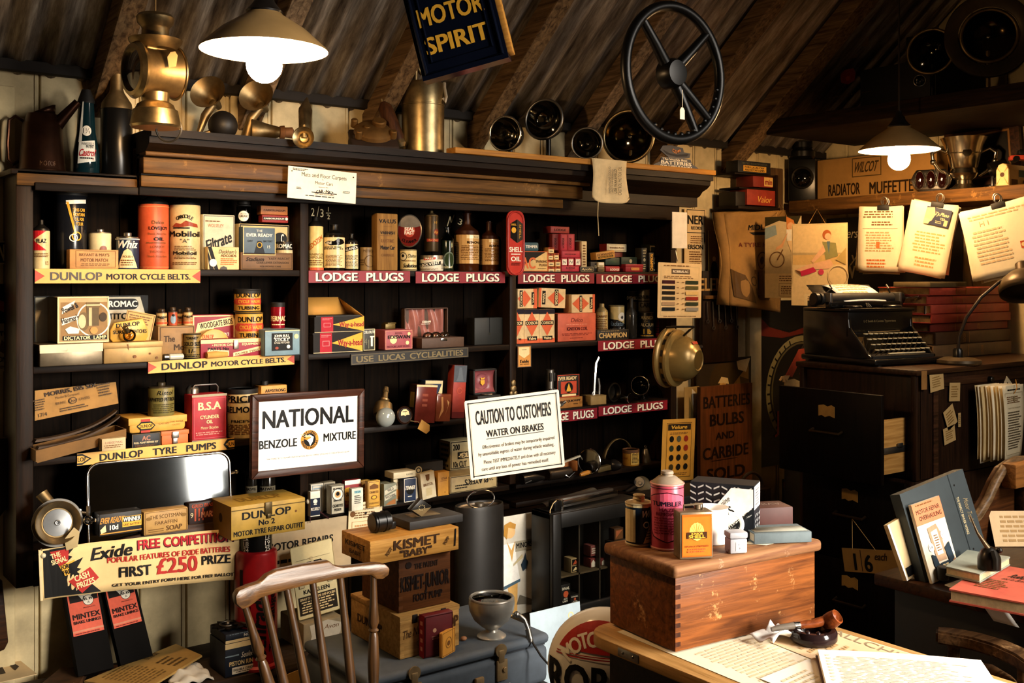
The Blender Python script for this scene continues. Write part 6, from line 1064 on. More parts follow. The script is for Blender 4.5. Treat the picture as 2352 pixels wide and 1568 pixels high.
# ---------------------------------------------------------------- on the bench
z=ZB+.001
o=Bx('piston_ring_box','dark blue piston ring box, upper one with a torn lid','box',0,1,0,0,'k')if 0 else None
def PR(label,p0,p1,pt,z_,ops,y,d,**k):return Bx('piston_ring_box',label,'box',p0,p1,pt,z_,'#141c2c',ops,y=y,d=d,bev=.003,group='stacked dark blue ring boxes',**k)
PRA=[('t','PISTON RINGS',.55,.38,.13,'c',.86,'b'),('t','Sealed',.66,.60,.16,'w',.36,'i'),('r',.2,.06,.98,.26,'w'),('t','10AS6188-A  STANDARD',.58,.18,.07,'k',.7,'b'),('l',.3,.09,.9,.13,1,'k'),('r',0,.84,1,1,'c'),('r',.0,.6,.4,.64,'B')]
o1=PR('lower dark blue piston ring box on the bench behind the chair',517,595,1472,z,PRA,2.94,.12)
z1=z+o1['dims'][2]+.001
o2=PR('upper dark blue ring box topped with loose metal parts',518,594,1450,z1,[('r',0,0,1,.3,'c'),('t','NOTE',.7,.62,.3,'w',.3,'b'),('l',.1,.82,.9,.95,1,'B')],2.941,.12)
z2=z1+o2['dims'][2]+.001
c=o2.location
for i,(dx,dy,t,lb)in enumerate(((-.02,.0,0,'dark toothed metal washer plate lying flat on the ring boxes'),(.03,-.035,25,'star toothed metal plate overhanging the front of the ring boxes'))):
 st=[]
 for k in range(20):rr_k=.034 if k%2 else.048;st.append((rr_k*math.cos(R(18*k+t)),rr_k*math.sin(R(18*k+t))))
 b=MB(IRON);b.prism(st,.004,Mx.Translation((0,0,.004))@Mx.Rotation(R(-90),4,'X'));b.m(STEEL);b.torus(.022,.003,Mx.Translation((0,0,.006)),20,6);b.sph((0,0,.006),.007,8)
 ob=b.build('star_washer',None,(c.x+dx,c.y+dy,z2+.0045+.0075*i));tag(ob,lb,'metal part')
o=Bx('paint_box','grey box splashed with white paint under the leaning polish card','box',697,789,1424,z,mat('#9a8a6a',.7,0,.5,10),[('p',[(.1,.0),(.2,.5),(.15,.9),(.6,1),(.95,.8),(.9,.2),(.5,.1)],'#cfc6b2'),('t','Avon',.7,.75,.16,'n',.36,'i'),('p',[(.3,.1),(.34,.5),(.4,.12)],'n'),('p',[(.85,.1),(.9,.45),(.93,.1)],'n')],y=3.0,d=.17,bev=.004)
zp=z+o['dims'][2]+.001
a_,e_=AY(683,1413,3.04),AY(779,1393,3.04);W_=e_.x-a_.x;hk=AY(715,1250,3.06).z-zp
ey=V((-.08,.12,.99)).normalized();ex=V((.997,0,.08)).normalized();ex=(ex-ey*ex.dot(ey)).normalized()
plate('polish_card','cream spray polish showcard with a car drawing behind the chair back','showcard',(a_.x,3.03,zp+.002),ex,ey,W_,hk,'#d9cb9a',[('f',.0,.0,1,1,.006,'#8a7a4a'),('r',.05,.05,.95,.30,'#2a2218'),('t','KAR-KLEEN',.5,.36,.055,'k',.62,'b'),('t','SPRAY IT ON-WIPE OFF-POLISH',.5,.265,.032,'c',.84,'b'),('l',.1,.07,.9,.24,5,'c'),('p',[(.15,.62),(.2,.72),(.35,.76),(.68,.76),(.8,.68),(.86,.62)],'k'),('r',.26,.66,.45,.74,'c'),('r',.5,.66,.66,.74,'c'),('c',.28,.6,.05,'k'),('c',.72,.6,.05,'k'),('p',[(.38,.48),(.42,.74),(.5,.78),(.54,.6),(.6,.48)],'l'),('c',.46,.8,.025,'l'),('r',.1,.42,.22,.62,'l'),('f',.1,.42,.22,.62,.004,'k'),('r',.78,.42,.9,.62,'l'),('f',.78,.42,.9,.62,.004,'k'),('r',.1,.8,.9,.803,'k')],th=.002,corner=.01)
# bottom left papers
def slab(name,label,cat,pts,th,m,group=None):
 b=MB(m);n=(pts[1]-pts[0]).cross(pts[3]-pts[0]).normalized()
 if n.z<0:n=-n
 lo=[p-n*th for p in pts];b.add(list(pts)+lo,[(0,1,2,3),(7,6,5,4),(0,4,5,1),(1,5,6,2),(2,6,7,3),(3,7,4,0)]);o=b.build(name);tag(o,label,cat,group);return o
zq=z+.03
pts=[AZ(193,1563,z+.012),AZ(330,1585,z+.014),AZ(464,1504,z+.05),AZ(404,1478,z+.055)]
o=slab('newspaper','yellowed folded newspaper lying slanted on the bench','newspaper',pts,.006,mat('#b48f4e',.8,0,.3,10))
e1=pts[2]-pts[1];e2=pts[0]-pts[1]
printing(o,flat(pts[1],e1.normalized(),e2.normalized()),e1.length,e2.length*.95,[('l',.1,.1,.6,.9,11,'#7a5e30'),('l',.64,.1,.9,.5,4,'#5a4422'),('t',"BT'S REPORT",.8,.7,.1,'#5a4422',.2,'b')])
c=AZ(412,1552,z)
b=MB(mat('#d8d0c0',.9,0,.15,20));rr=random.Random(3)
b.sheet(lambda u,v:V((c.x-.05+.12*u,c.y-.09+.14*v,z+.006+.028*math.sin(math.pi*u)**.7*math.sin(math.pi*v)**.7+.005*math.sin(u*17+v*9)+.004*math.sin(v*23))),20,20);tag(b.build('cloth',solid=.002),'crumpled white cloth under the folded newspaper','cloth')
pts=[AZ(92,1572,z+.02),AZ(140,1532,z+.028),AZ(203,1532,z+.028),AZ(180,1572,z+.02)]
slab('old_box','worn brown box with dark markings beside the newspaper','box',pts,.018,mat('#4a2f18',.6,0,.6,30))
pts=[AZ(222,1553,z+.006),AZ(240,1528,z+.006),AZ(300,1525,z+.006),AZ(290,1552,z+.006)]
slab('orange_card','dull orange card under the folded newspaper','card',pts,.002,mat('#8a4a28',.7,0,.3,10))
pts=[AZ(-60,1580,z+.05),AZ(85,1547,z+.05),AZ(26,1500,z+.05),AZ(-60,1510,z+.05)]
o=slab('lettered_card','cream card with a black-letter h at the lower left corner','card',pts,.002,mat('#d0b283',.7,0,.15,10))
e1=(pts[1]-pts[0]);e2=(pts[3]-pts[0]);e2=e2-e1.normalized()*e2.dot(e1.normalized())
printing(o,lambda u,v,e:(pts[0]*(1-u)+pts[1]*u)*(1-v)+(pts[3]*(1-u)+pts[2]*u)*v+UP*(e+.0006),1,1,[('p',[(.46,.25),(.56,.25),(.58,.95),(.48,.85)],'#2a1c12'),('p',[(.56,.52),(.66,.80),(.80,.64),(.64,.60)],'#2a1c12'),('p',[(.70,.66),(.80,.64),(.86,.40),(.74,.28)],'#2a1c12'),('p',[(.36,.42),(.44,.36),(.44,.7),(.38,.66)],'#2a1c12')])
slab('card_block','dark block holding up the lettered card','block',[V((.30+.33,3.0,z+.046)),V((.70,3.0,z+.046)),V((.70,3.1,z+.046)),V((.63,3.1,z+.046))],.044,BLACKM)
# things at the extreme left edge
plateY('enamel_strip','black and cream lettered sign at the upper left edge','sign',-60,553,15,606,3.26,'k',[('f',.0,.0,1,1,.06,'l'),('t','IONS',.76,.5,.72,'c',.66,'b')],th=.006)
plateY('tyre_poster','black, red and cream poster cut by the left picture edge','poster',-90,652,21,855,3.262,'#bfae86',[('r',0,.55,1,1,'k'),('p',[(.0,.95),(1,.78),(1,.66),(0,.84)],'#a5402a'),('t','tyre.',.84,.45,.08,'k',.3,'b'),('p',[(.78,.24),(.9,.2),(.92,.32),(.84,.36)],'n'),('t','ONE',.88,.14,.06,'k',.2,'b'),('t','makers',.8,.06,.05,'k',.3,'i')],th=.004)
b=MB(mat('#3a2a14',.6,0,.3,12));x0=AY(-40,1000,3.24).x;x1=AY(22,1000,3.24).x
za,zb_=AY(10,1000,3.24).z,AY(10,1185,3.24).z
b.prism([(x0,za),(x1,za-.005),(x1-.006,zb_+.03),(x1-.03,zb_),(x0,zb_-.01)],.03,Mx.Translation((0,3.22,0)),.006);tag(b.build('leather_apron'),'brown leather piece hanging at the left picture edge','leather')
za,zb_=AY(5,1330,3.22).z,AY(10,1490,3.22).z;x1=AY(4,1330,3.22).x;x2=AY(18,1490,3.22).x
b=MB(DESKW);b.prism([(x1-.2,za+.04),(x1,za),(x2,zb_+.02),(x2-.01,zb_),(x1-.2,zb_-.04)],.02,Mx.Translation((0,3.21,0)),.004);tag(b.build('wooden_board'),'brown wooden panel leaning at the lower left edge','panel')
# ---------------------------------------------------------------- Windsor chair
yc=2.16
o=root('windsor_chair','worn wooden stick back chair with a scroll ended top rail','chair',AY(710,1800,yc)*1.0);o.location=(AY(710,1340,yc).x,yc,0);OX=o.location.x
def cp(px,py):p=AY(px,py,yc);return(p.x-OX,p.z)
rl=[cp(*p)for p in((537,1384),(534,1366),(544,1352),(570,1344),(600,1337),(617,1322),(640,1312),(700,1301),(762,1290),(772,1300),(790,1304),(830,1297),(858,1291),(876,1291),(886,1301),(884,1316),(872,1327),(858,1328),(850,1319),(820,1323),(760,1336),(700,1350),(640,1364),(600,1374),(585,1384),(568,1394),(552,1397))]
# rail built as curved strip: dense polygon then bent backwards at the ends
b=MB(CHAIRW);b.prism(rl,.024,None,.005)
for v in b.bm.verts:v.co.y+=-.9*(v.co.x)**2+.012
b.build('top_rail',o)
def spin(p,q,r0,r1,turned=False):
 a_,c_=cp(*p),cp(*q);A=V((a_[0],-.9*a_[0]**2+.024,a_[1]));B=V((c_[0],0,c_[1]));d=(B-A);B=A+d*((A.z-.47)/(A.z-B.z))
 L=(B-A);mb=MB(CHAIRV)
 if turned:
  pr=[(0,r0*.7),(.08,r0*.8),(.2,r0),(.32,r0*1.35),(.36,r0*.85),(.375,r0*1.3),(.39,r0*.85),(.42,r0*1.15),(.6,r0*1.45),(.7,r0*1.3),(.78,r0*1.1),(.80,r0*1.5),(.82,r0),(.85,r0*1.5),(.88,r0*1.1),(1,r0*1.2)]
  mb.tube([A+L*t for t,_ in pr],[r for _,r in pr],14);return mb.build('turned_post',o)
 mb.tube([A,A+L*.25,A+L*.6,B],[r0,r0*1.1,r1,r1],12);return mb.build('spindle',o)
spin((562,1386),(617,1568),.0095,.012,True);spin((858,1320),(858,1568),.0095,.012,True)
for p,q in(((612,1370),(652,1568)),((668,1355),(702,1568)),((729,1341),(750,1568)),((790,1330),(806,1558))):spin(p,q,.008,.011)
b=MB(CHAIRW);b.prism([(-.21,0),(.21,0),(.23,.2),(.2,.42),(-.2,.42),(-.23,.2)],.035,Mx.Translation((.03,.02,.47))@Mx.Rotation(R(90),4,'X')@Mx.Translation((0,-.0,0)),.008);st=b.build('seat',o)
for sx in(-1,1):
 for yy in(-.05,-.36):
  b=MB(CHAIRV);b.tube([(.03+sx*.15,yy,.445),(.03+sx*.17,yy,.25),(.03+sx*.2,yy,.0)],[.014,.018,.012],12);b.build('leg',o)
# ---------------------------------------------------------------- suitcase and crates
zs=.50;SUIT=mat('#434b54',.7,0,.3,16,.1)
o=root('suitcase','dusty blue grey suitcase with two metal latches and a leather handle','suitcase',(0,0,0))
b=MB(SUIT);b.box(1.30,1.885,2.325,2.685,.36,.468,.02,None,3);b.build('body',o)
b=MB(SUIT);b.box(1.298,1.887,2.323,2.687,.47,zs,.014,None,3);b.build('lid',o)
b=MB(mat('#2a2f36',.6));b.box(1.31,1.876,2.335,2.676,.466,.472);b.build('seam',o)
for px in(953,1152):
 x=AY(px,1500,2.32).x;b=MB(mat('#8a7350',.45,.5,.4,16));b.box(x-.016,x+.02,2.317,2.324,.405,.462,.003);b.box(x-.012,x+.008,2.315,2.324,.455,.49,.003);b.cyl(.018,0,.004,22,Mx.Translation((x-.002,2.321,.488))@Mx.Rotation(R(90),4,'X'));b.cyl(.007,0,.006,14,Mx.Translation((x+.008,2.318,.435))@Mx.Rotation(R(90),4,'X'),.001);b.build('latch',o)
xa,xb=AY(1000,1550,2.32).x,AY(1100,1525,2.32).x
b=MB(BLACKP);b.tube([(xa,2.315,.413),(xa+.02,2.30,.400),((xa+xb)/2,2.296,.396),(xb-.02,2.30,.400),(xb,2.315,.413)],.008,10);b.build('handle',o)
for x in(xa,xb):b=MB(mat('#7a6444',.6,.2,.3,16));b.box(x-.014,x+.014,2.312,2.323,.400,.432,.004);b.build('handle_plate',o)
x=AY(1165,1552,2.32).x;b=MB(PAPER);b.add([(x-.01,2.3222,.372),(x+.008,2.3222,.376),(x+.012,2.3222,.392),(x-.006,2.3222,.388)],[(0,1,2,3)]);b.build('paper_scrap',o,solid=.0006)
GCR='stacked wooden pump crates'
def crate(label,x0,x1,y0,y1,z0,z1,m,ops,left=(),lid=True,hinges=False):
 w_,d,h=x1-x0,y1-y0,z1-z0;b=MB(m);b.box(-w_/2,w_/2,-d/2,d/2,0,h,.002);o=b.build('wooden_crate',None,((x0+x1)/2,(y0+y1)/2,z0));tag(o,label,'crate',GCR)
 q=MB(m)
 for k in range(6):
  zz=h*(k+.5)/6;q.box(-w_/2-.0008,-w_/2+.012,-d/2-.0009,-d/2+.002,zz-h/26,zz+h/26)
 q.build('finger_joints',o)
 if lid:q=MB(m);q.box(-w_/2-.001,w_/2+.001,-d/2-.001,d/2+.001,h-.012,h+.0005,.001);q.build('lid',o)
 printing(o,flat((-w_/2,-d/2-.0012,0),(1,0,0),(0,0,1)),w_,h,ops,'stencilled_lettering',gloss=.7)
 if left:printing(o,flat((-w_/2-.001,d/2,0),(0,-1,0),(0,0,1)),d,h,left,'side_lettering',gloss=.7)
 if hinges:
  for xx in(-w_*.26,w_*.22):q=MB(IRON);q.box(xx-.008,xx+.008,-d/2-.003,-d/2,h-.022,h,.001);q.build('hinge',o)
 return o
DI='#3a2412'
crate('pale wooden crate at the bottom of the pump crate stack',1.435,1.622,2.392,2.66,zs+.001,.612,wood('#8f6a38','#b98f52','x',.65),[('t','The New',.22,.6,.2,DI,.36,'i',8),('t','DUNLOP',.68,.64,.26,'#4a2f18',.6,'b'),('t','FOOT PUMP',.68,.24,.18,DI,.5,'b'),('o',.3,.3,.06,.012,'#7a5526')],[('t','DUNLOP',.4,.5,.2,DI,.5,'b')],hinges=True)
crate('dark brown wooden crate in the middle of the pump crate stack',1.448,1.612,2.42,2.62,.6135,.763,DARKCRATE,[('t','THE PATENT',.52,.78,.1,'#1c100a',.46,'b'),('t','KISMET-JUNIOR',.5,.5,.26,'#1c100a',.94,'b'),('t','FOOT PUMP',.55,.22,.13,'#1c100a',.56,'b'),('c',.18,.82,.06,'#1c100a')])
o=crate('golden wooden crate lettered for a baby foot pump, top of the stack',1.342,1.616,2.385,2.54,.7645,.8265,wood('#8f6228','#bd8c46','x',.55),[('t','KISMET',.51,.66,.4,DI,.52,'b'),('t','"BABY"',.5,.25,.3,DI,.36,'b'),('t','FOOT',.2,.45,.15,DI,.085,'b',48),('t','PUMP',.85,.5,.15,DI,.085,'b',52),('p',[(.94,.2),(.955,.2),(.965,.95),(.95,.95)],'k')],[('t','KISMET',.5,.62,.22,DI,.7,'b'),('t','BABY',.5,.3,.18,DI,.4,'b')],lid=False)
zk=.8275
c=AY(888,1205,2.45);o=root('ignition_coil','glossy black cylinder electrical unit lying on the top crate','engine part',(c.x-.01,2.46,zk+.0265));M=Mx.Rotation(R(90),4,'Y')@Mx.Rotation(R(0),4,'Z')
b=MB(BLACKP);b.cyl(.026,-.03,.022,26,M,.003);b.torus(.026,.0025,M@Mx.Translation((0,0,-.02)),28,6);b.torus(.026,.0025,M@Mx.Translation((0,0,.005)),28,6);b.build('body',o)
b=MB(BLACKP);b.box(.012,.034,-.022,.022,-.02,.0,.004);b.build('foot',o)
o=Bx('tool_case','flat dark grey worn box on the top crate','box',941,1064,1189,zk,mat('#2c2a29',.6,0,.4,14),[],y=2.42,d=.11,bev=.003);zt_=zk+o['dims'][2]+.001
b=MB(mat('#5a4a30',.7));w_,d_,h_=o['dims'];b.add([(-w_*.3,-d_*.15,h_+.0006),(w_*.2,-d_*.2,h_+.0006),(w_*.22,d_*.3,h_+.0006),(-w_*.28,d_*.3,h_+.0006)],[(0,1,2,3)]);b.build('worn_label',o,solid=.0005)
c=AY(968,1168,2.44);o=root('diamond_badge','dark diamond shaped badge stand with a ring of studs on the grey box','badge',(c.x,2.44,zt_))
b=MB(mat('#1d1a16',.35,.4,.3,12));b.prism([(0,.002),(.034,.026),(0,.052),(-.034,.026)],.02,None,.002);b.build('body',o)
b=MB(OLDBRASS);b.prism([(0,.004),(.03,.025),(-.03,.025)],.001,Mx.Translation((0,-.0012,0)));b.build('lower_facet',o)
b=MB(mat('#c9b98c',.4,.4))
for k in range(10):b.sph((.009*math.cos(R(36*k)),-.0015,.028+.007*math.sin(R(36*k))),.0014,6)
b.build('studs',o)
c=AZ(992,1480,zs)
o=Bx('sweet_tin','dark red rectangular tin standing on the suitcase before the pale crate','tin',976,1041,1408,zs+.001,'#5a1216',[('f',.03,.03,.97,.97,.02,'#3a0a0c'),('c',.35,.62,.05,'#b58a6a'),('l',.25,.4,.5,.5,2,'#9a6a5a')],y=2.358,d=.026,rz=R(-3),bev=.004,left=[('r',0,0,1,1,'#7a161c'),('l',.2,.1,.8,.9,4,'#c98a7a')])
ex=V((math.cos(R(24)),math.sin(R(24)),0));p=AZ(1015,1512,zs+.001)
plate('cigarette_tin','small yellow tin standing half open beside the dark red tin','tin',p,ex,V((0,0,1)),.066,.066,'#c98a34',[('f',.04,.04,.96,.96,.02,'n'),('o',.5,.5,.22,.02,'n'),('c',.5,.48,.1,'n')],th=.008,corner=.004)
b=MB(mat('#a5714a',.6,0,.3,40));b.sph((0,0,0),.008,12,1.2,1,.8);p=AZ(1065,1471,zs);tag(b.build('pebble',None,(p.x,p.y,zs+.0065)),'small reddish pebble lying on the suitcase','stone')
# silver lamp bowl
c=AZ(1129,1462,zs);o=root('spot_lamp','silver painted bowl lamp standing face up on the suitcase','lamp',(c.x,c.y,zs+.0005))
b=MB(SILVERP);b.lathe([(0,0),(.040,0),(.041,.004),(.03,.012),(.018,.016),(.016,.022),(.03,.032),(.05,.05),(.062,.075),(.065,.095),(.063,.108),(.056,.112)],44);b.build('bowl',o)
b=MB(MIRROR);b.lathe([(.056,.110),(.045,.082),(.02,.066),(0,.062)],36);b.build('reflector',o)
b=MB(glass((.85,.8,.68),.15));b.lathe([(.056,.109),(.03,.113),(0,.114)],36);b.build('lens',o)
b=MB(SILVERP);b.torus(.0595,.0045,Mx.Translation((0,0,.109)),44,8);b.build('rim',o)
b=MB(STEEL);e1=V((CS,-SN,0));b.tube([e1*.058+V((0,0,.06)),e1*.075+V((0,0,.062)),e1*.092+V((0,0,.048)),e1*.1+V((0,-.002,.025)),e1*.104+V((0,-.01,-.005))],.006,10);b.cyl(.0085,-.0,.035,14,along(e1*.1+V((0,-.003,.022)),e1*.12+V((0,-.15,-1)),None));b.sph(e1*.07+V((0,0,.062)),.009,10);b.build('bracket_arm',o)
b=MB(BLACKM);b.tube([e1*.104+V((0,-.012,-.008)),e1*.107+V((0,-.05,-.04)),e1*.112+V((0,-.085,-.06)),e1*.118+V((0,-.1,-.1))],.003,8);b.build('cable',o)
# tall black oval can
c=AY(1095,1150,2.9);o=root('tall_can','tall black oval metal can with a bright recessed top and wire handle','can',(c.x,2.885,ZB+.001),0);hh=AY(1095,1158,2.885).z-ZB
b=MB(mat('#1b1815',.45,.2,.35,14));b.lathe([(0,0),(.092,0),(.092,hh-.012),(.089,hh),(.084,hh-.002),(.08,hh-.014)],44,None,squash=.62);b.build('body',o)
b=MB(TIN);b.lathe([(.088,hh-.001),(.078,hh-.012),(0,hh-.010)],40,None,squash=.62);b.cyl(.016,hh-.01,hh+.004,18,None,.002);b.build('top',o)
b=MB(CHROME);b.torus(.055,.0028,Mx.Translation((-.015,-.03,hh+.022))@Mx.Rotation(R(78),4,'X'),36,8,0,360,.52);b.build('wire_handle',o)
# poster beside the display cabinet
o=plateY('poster','white poster of a woman in a blue edged blouse beside the black display cabinet','poster',1149,1182,1222,1446,2.90,'#d9d2c2',[('r',.02,0,1,.3,'#c9c4b6'),('p',[(.36,.0),(.52,.0),(.54,.42),(.22,.42),(.30,.2)],'#d8a860'),('p',[(.0,.38),(.62,.42),(.5,.62),(.46,.76),(.1,.76),(.0,.6)],'W'),('p',[(.0,.36),(.62,.415),(.62,.44),(.0,.39)],'#4a6474'),('p',[(.2,.78),(.34,.7),(.46,.78),(.36,.6)],'#d8a860'),('c',.30,.86,.055,'#e0b57c'),('p',[(.1,.84),(.12,.93),(.3,.95),(.48,.92),(.46,.88),(.24,.9),(.2,.8)],'#b5843a'),('r',.46,.68,1,.77,'#a59c86'),('t','MINORS',.74,.73,.045,'k',.5,'b'),('p',[(.7,.5),(.8,.52),(.86,.58),(.8,.6),(.78,.66),(.72,.6),(.64,.56)],'#2a3a4a'),('p',[(.4,.56),(.7,.62),(.68,.65),(.4,.58)],'l'),('p',[(.5,.22),(.6,.3),(.98,.24),(.96,.2)],'#6a6458')],th=.002)
b=MB(CABV);b.box(AY(1149,1300,2.9).x,AY(1222,1300,2.9).x,2.904,2.912,ZB,.60);tag(b.build('backing_board'),'thin dark backing board behind the white poster','board')
# display cabinet
xa,xb=2.246,2.69;ya,yb=2.75,2.87;za,zb_=ZB-.0005,.708
o=root('display_cabinet','small black glass fronted cabinet holding lamp boxes','cabinet',(0,0,0));DB=mat('#14120f',.45,0,.3,12)
b=MB(DB);b.box(xa,xa+.02,ya+.02,yb,za,zb_,.002);b.box(xb-.02,xb,ya+.02,yb,za,zb_,.002);b.box(xa,xb,ya+.02,yb,zb_-.02,zb_,.002);b.box(xa,xb,ya+.02,yb,za,za+.02,.002);b.box(xa+.02,xb-.02,yb-.008,yb,za+.02,zb_-.02);b.build('carcass',o)
b=MB(mat('#5a4a30',.7));xm1,xm2=xa+.14,xa+.235;zsh=.485
b.box(xa+.02,xb-.02,ya+.03,yb-.008,zsh-.006,zsh);b.build('shelf',o)
for xm in(xm1,xm2):b=MB(mat('#3a2f20',.7));b.box(xm-.003,xm+.003,ya+.03,yb-.008,za+.02,zb_-.02);b.build('partition',o)
b=MB(DB);fw_=.035
b.box(xa,xa+fw_,ya,ya+.018,za,zb_,.003);b.box(xb-fw_,xb,ya,ya+.018,za,zb_,.003);b.box(xa+fw_,xb-fw_,ya,ya+.018,zb_-.05,zb_,.003);b.box(xa+fw_,xb-fw_,ya,ya+.018,za,za+.04,.003);d=b.build('door',o)
b=MB(glass((.95,.95,.93),.06));b.box(xa+fw_,xb-fw_,ya+.008,ya+.010,za+.04,zb_-.05);b.build('pane',d)
b=MB(OLDBRASS);b.box(xb-.06,xb-.03,ya-.003,ya,zb_-.02,zb_-.005,.001);b.build('catch',d)
GR='lamp boxes in the black display cabinet'
RV=[('t','RIVAL',.5,.78,.14,'w',.8,'b'),('c',.5,.48,.17,'#d0603a'),('t','AUTO',.5,.24,.09,'w',.5,'b'),('t','LAMP',.5,.12,.1,'w',.7,'b')]
Bx('lamp_box','taller black and orange lamp box in the cabinet lower left','box',1289,1310,1341,za+.0415,'#15110f',RV,y=2.79,d=.05,group=GR)
Bx('lamp_box','shorter black and orange lamp box to the right in the cabinet','box',1310.5,1330,1365,za+.0415,'#15110f',RV,y=2.775,d=.04,group=GR)
Bx('lamp_box','small pale box with two orange pictures on the cabinet shelf','box',1312,1331,1281,zsh+.0006,'#b59a6a',[('r',.1,.52,.9,.92,'k'),('p',[(.15,.56),(.85,.6),(.5,.88)],'#b5502e'),('r',.1,.08,.9,.46,'k'),('p',[(.15,.12),(.85,.2),(.5,.4)],'c')],y=2.79,d=.04,group=GR)
for k,px in enumerate((1357,1369,1381)):
 Bx('lamp_box',('left','middle','right')[k]+' small red and white box in the row on the cabinet shelf','box',px,px+11,1282,zsh+.0006,'#8a3a34',[('p',[(.1,.05),(.9,.05),(.9,.55),(.5,.85),(.1,.55)],'w')],y=2.80,d=.04,group=GR)
o=Bx('lamp_box','dull pink box stacked on the row of red and white boxes','box',1357,1372,1252,zsh+AY(1370,1281,2.80).z*0+.0395,'#8a4a44',[('l',.1,.2,.9,.8,3,'w')],y=2.80,d=.04,group=GR)
# on the cabinet: chrome bar, horn sheet
o=root('chrome_bar','chrome and black metal bar with string tied, lying on the display cabinet','car part',(0,0,0));z=zb_+.0005
p0,p1=V((2.30,2.80,z)),V((2.60,2.83,z));e1=(p1-p0).normalized();M=axes(p0,e1,V((-e1.y,e1.x,0)),UP)
b=MB(CHROME);b.box(.02,.30,-.014,.004,.008,.03,.003,M);b.build('bar',o);b=MB(STEEL);b.box(.0,.3,.006,.03,.012,.034,.003,M);b.build('back_bar',o)
b=MB(BLACKP);b.box(-.02,.012,-.012,.02,.0,.034,.004,M);b.build('end_block',o);b=MB(CHROME);b.box(.01,.02,-.016,.014,.0,.036,.002,M);b.build('clamp',o)
b=MB(OLDPAPER);b.tube([M@V((-.01,-.01,.036)),M@V((-.03,-.015,.03)),M@V((-.05,-.02,.01)),M@V((-.055,-.025,.002))],.0016,6);b.build('string',o)
b=MB(mat('#8a8578',.3,.8,.3,10));b.lathe([(.035,-.12),(.035,.12)],20,Mx.Translation((2.45,2.91,.69))@Mx.Rotation(R(84),4,'Y'),150,330);t=b.build('metal_trough',solid=.002);tag(t,'curved grey metal sheet behind the chrome bar','car part')
# black trunk behind the table stack
o=root('travelling_chest','black latched trunk behind the wooden chest and the cans','trunk',(0,0,0));a_=AY(1396,1170,2.92)
b=MB(mat('#15120f',.5,0,.4,10));b.box(2.81,3.2,2.80,2.975,.0,.60,.006);b.build('body',o)
b=MB(mat('#15120f',.5,0,.4,10));b.box(2.806,3.204,2.796,2.979,.602,.68,.008);b.build('lid',o)
for x in(2.88,3.1):b=MB(OLDBRASS);b.box(x-.015,x+.015,2.79,2.796,.57,.63,.002);b.build('latch',o)
b=MB(mat('#a5824a',.8));b.tube([(2.86,2.80,.682),(2.855,2.788,.66),(2.857,2.786,.56),(2.85,2.787,.50)],.0018,6);b.build('string',o)
Bx('parts_carton','small dim carton with an orange triangle before the trunk','box',1411,1432,1212,.5,'#4a3018',[('r',.1,.1,.9,.9,'#6a4424'),('p',[(.15,.2),(.85,.8),(.2,.8)],'#a5603a')],y=2.76,d=.03,pyb=1240)
b=MB(mat('#2a1c10',.7));b.box(AY(1405,1240,2.76).x,AY(1440,1240,2.76).x,2.755,2.797,0,AY(1421,1240,2.76).z-.0008,.002);tag(b.build('narrow_stand'),'narrow dark wooden stand under the dim carton','stand')
# pump globe and enamel sheet
c=AD(1392,1532,2.55);r=137*2.55/2430;fn=(-FW*.96-RC*.28).normalized();fx=UP.cross(fn)*1.0;fx=V((-fn.y,fn.x,0));M=axes(c,fx,UP,fn)
o=root('pump_globe','round white glass petrol pump globe with red and black lettering','globe',c,M=M)
b=MB(mat('#e8e2d4',.15,0,.05,6));TH=.62
pr=[(0,-r*TH)]+[(r*math.cos(R(t)),r*TH*math.sin(R(t)))for t in range(-80,81,10)]+[(0,r*TH)]
b.lathe(pr,48);b.build('glass_body',o)
def gm(u,v,e):
 x,y=u-r,v-r;q=min((x*x+y*y)/(r*r),.97);return V((x,y,r*TH*math.sqrt(1-q)+e+.0012))
arc=lambda a0,a1,ro,ri:[(.5+ro*math.cos(R(t))*.5,.5+ro*.5*math.sin(R(t)))for t in range(a0,a1+1,6)]+[(.5+ri*.5*math.cos(R(t)),.5+ri*.5*math.sin(R(t)))for t in range(a1,a0-1,-6)]
printing(o,gm,2*r,2*r,[('p',[(.5+.40*math.cos(R(t)),.54+.40*math.sin(R(t)))for t in range(22,159,6)],'#a02420'),('r',.12,.675,.88,.683,'#a02420'),('r',.115,.655,.885,.665,'#a02420'),('a','MOTOR',.47,.52,.29,.11,'w',112,84),('t','ROBUR',.5,.47,.27,'k',.92,'b')],'lettering',step=.012,ystep=.012)
b=MB(CHROME);b.torus(.04,.008,Mx.Translation((0,-r*.98,0))@Mx.Rotation(R(90),4,'X'),24,8);b.build('collar',o)
b=MB(DARKCRATE);zz=c.z-r-.008;b.box(c.x-.12,c.x+.055,c.y-.1,c.y+.1,0,zz,.004);tag(b.build('globe_stand'),'dark box carrying the white pump globe','box')
p=AY(1237,1545,2.42);q_=AY(1352,1395,2.42)
plate('enamel_sheet','plain pale blue enamelled sheet leaning behind the pump globe','sheet',(p.x,2.44,p.z-.05),(1,0,0),V((0,.1,1)),q_.x-p.x,q_.z-p.z+.06,'#a9bac4',[('o',.80,.84,.05,.018,'c')],th=.003)
b=MB(DARKCRATE);b.box(p.x,p.x+.18,2.44,2.56,0,p.z-.0515,.003);tag(b.build('sheet_stand'),'dark low block under the pale blue sheet','block')
plateY('show_card','small tan card lettered in brown under the chair seat','card',664,1532,742,1600,2.86,'#b58a48',[('t','CASTLE',.62,.62,.14,'#6a4420',.6,'bu',14),('o',.6,.5,.36,.02,'#6a4420')],roll=8,th=.003)
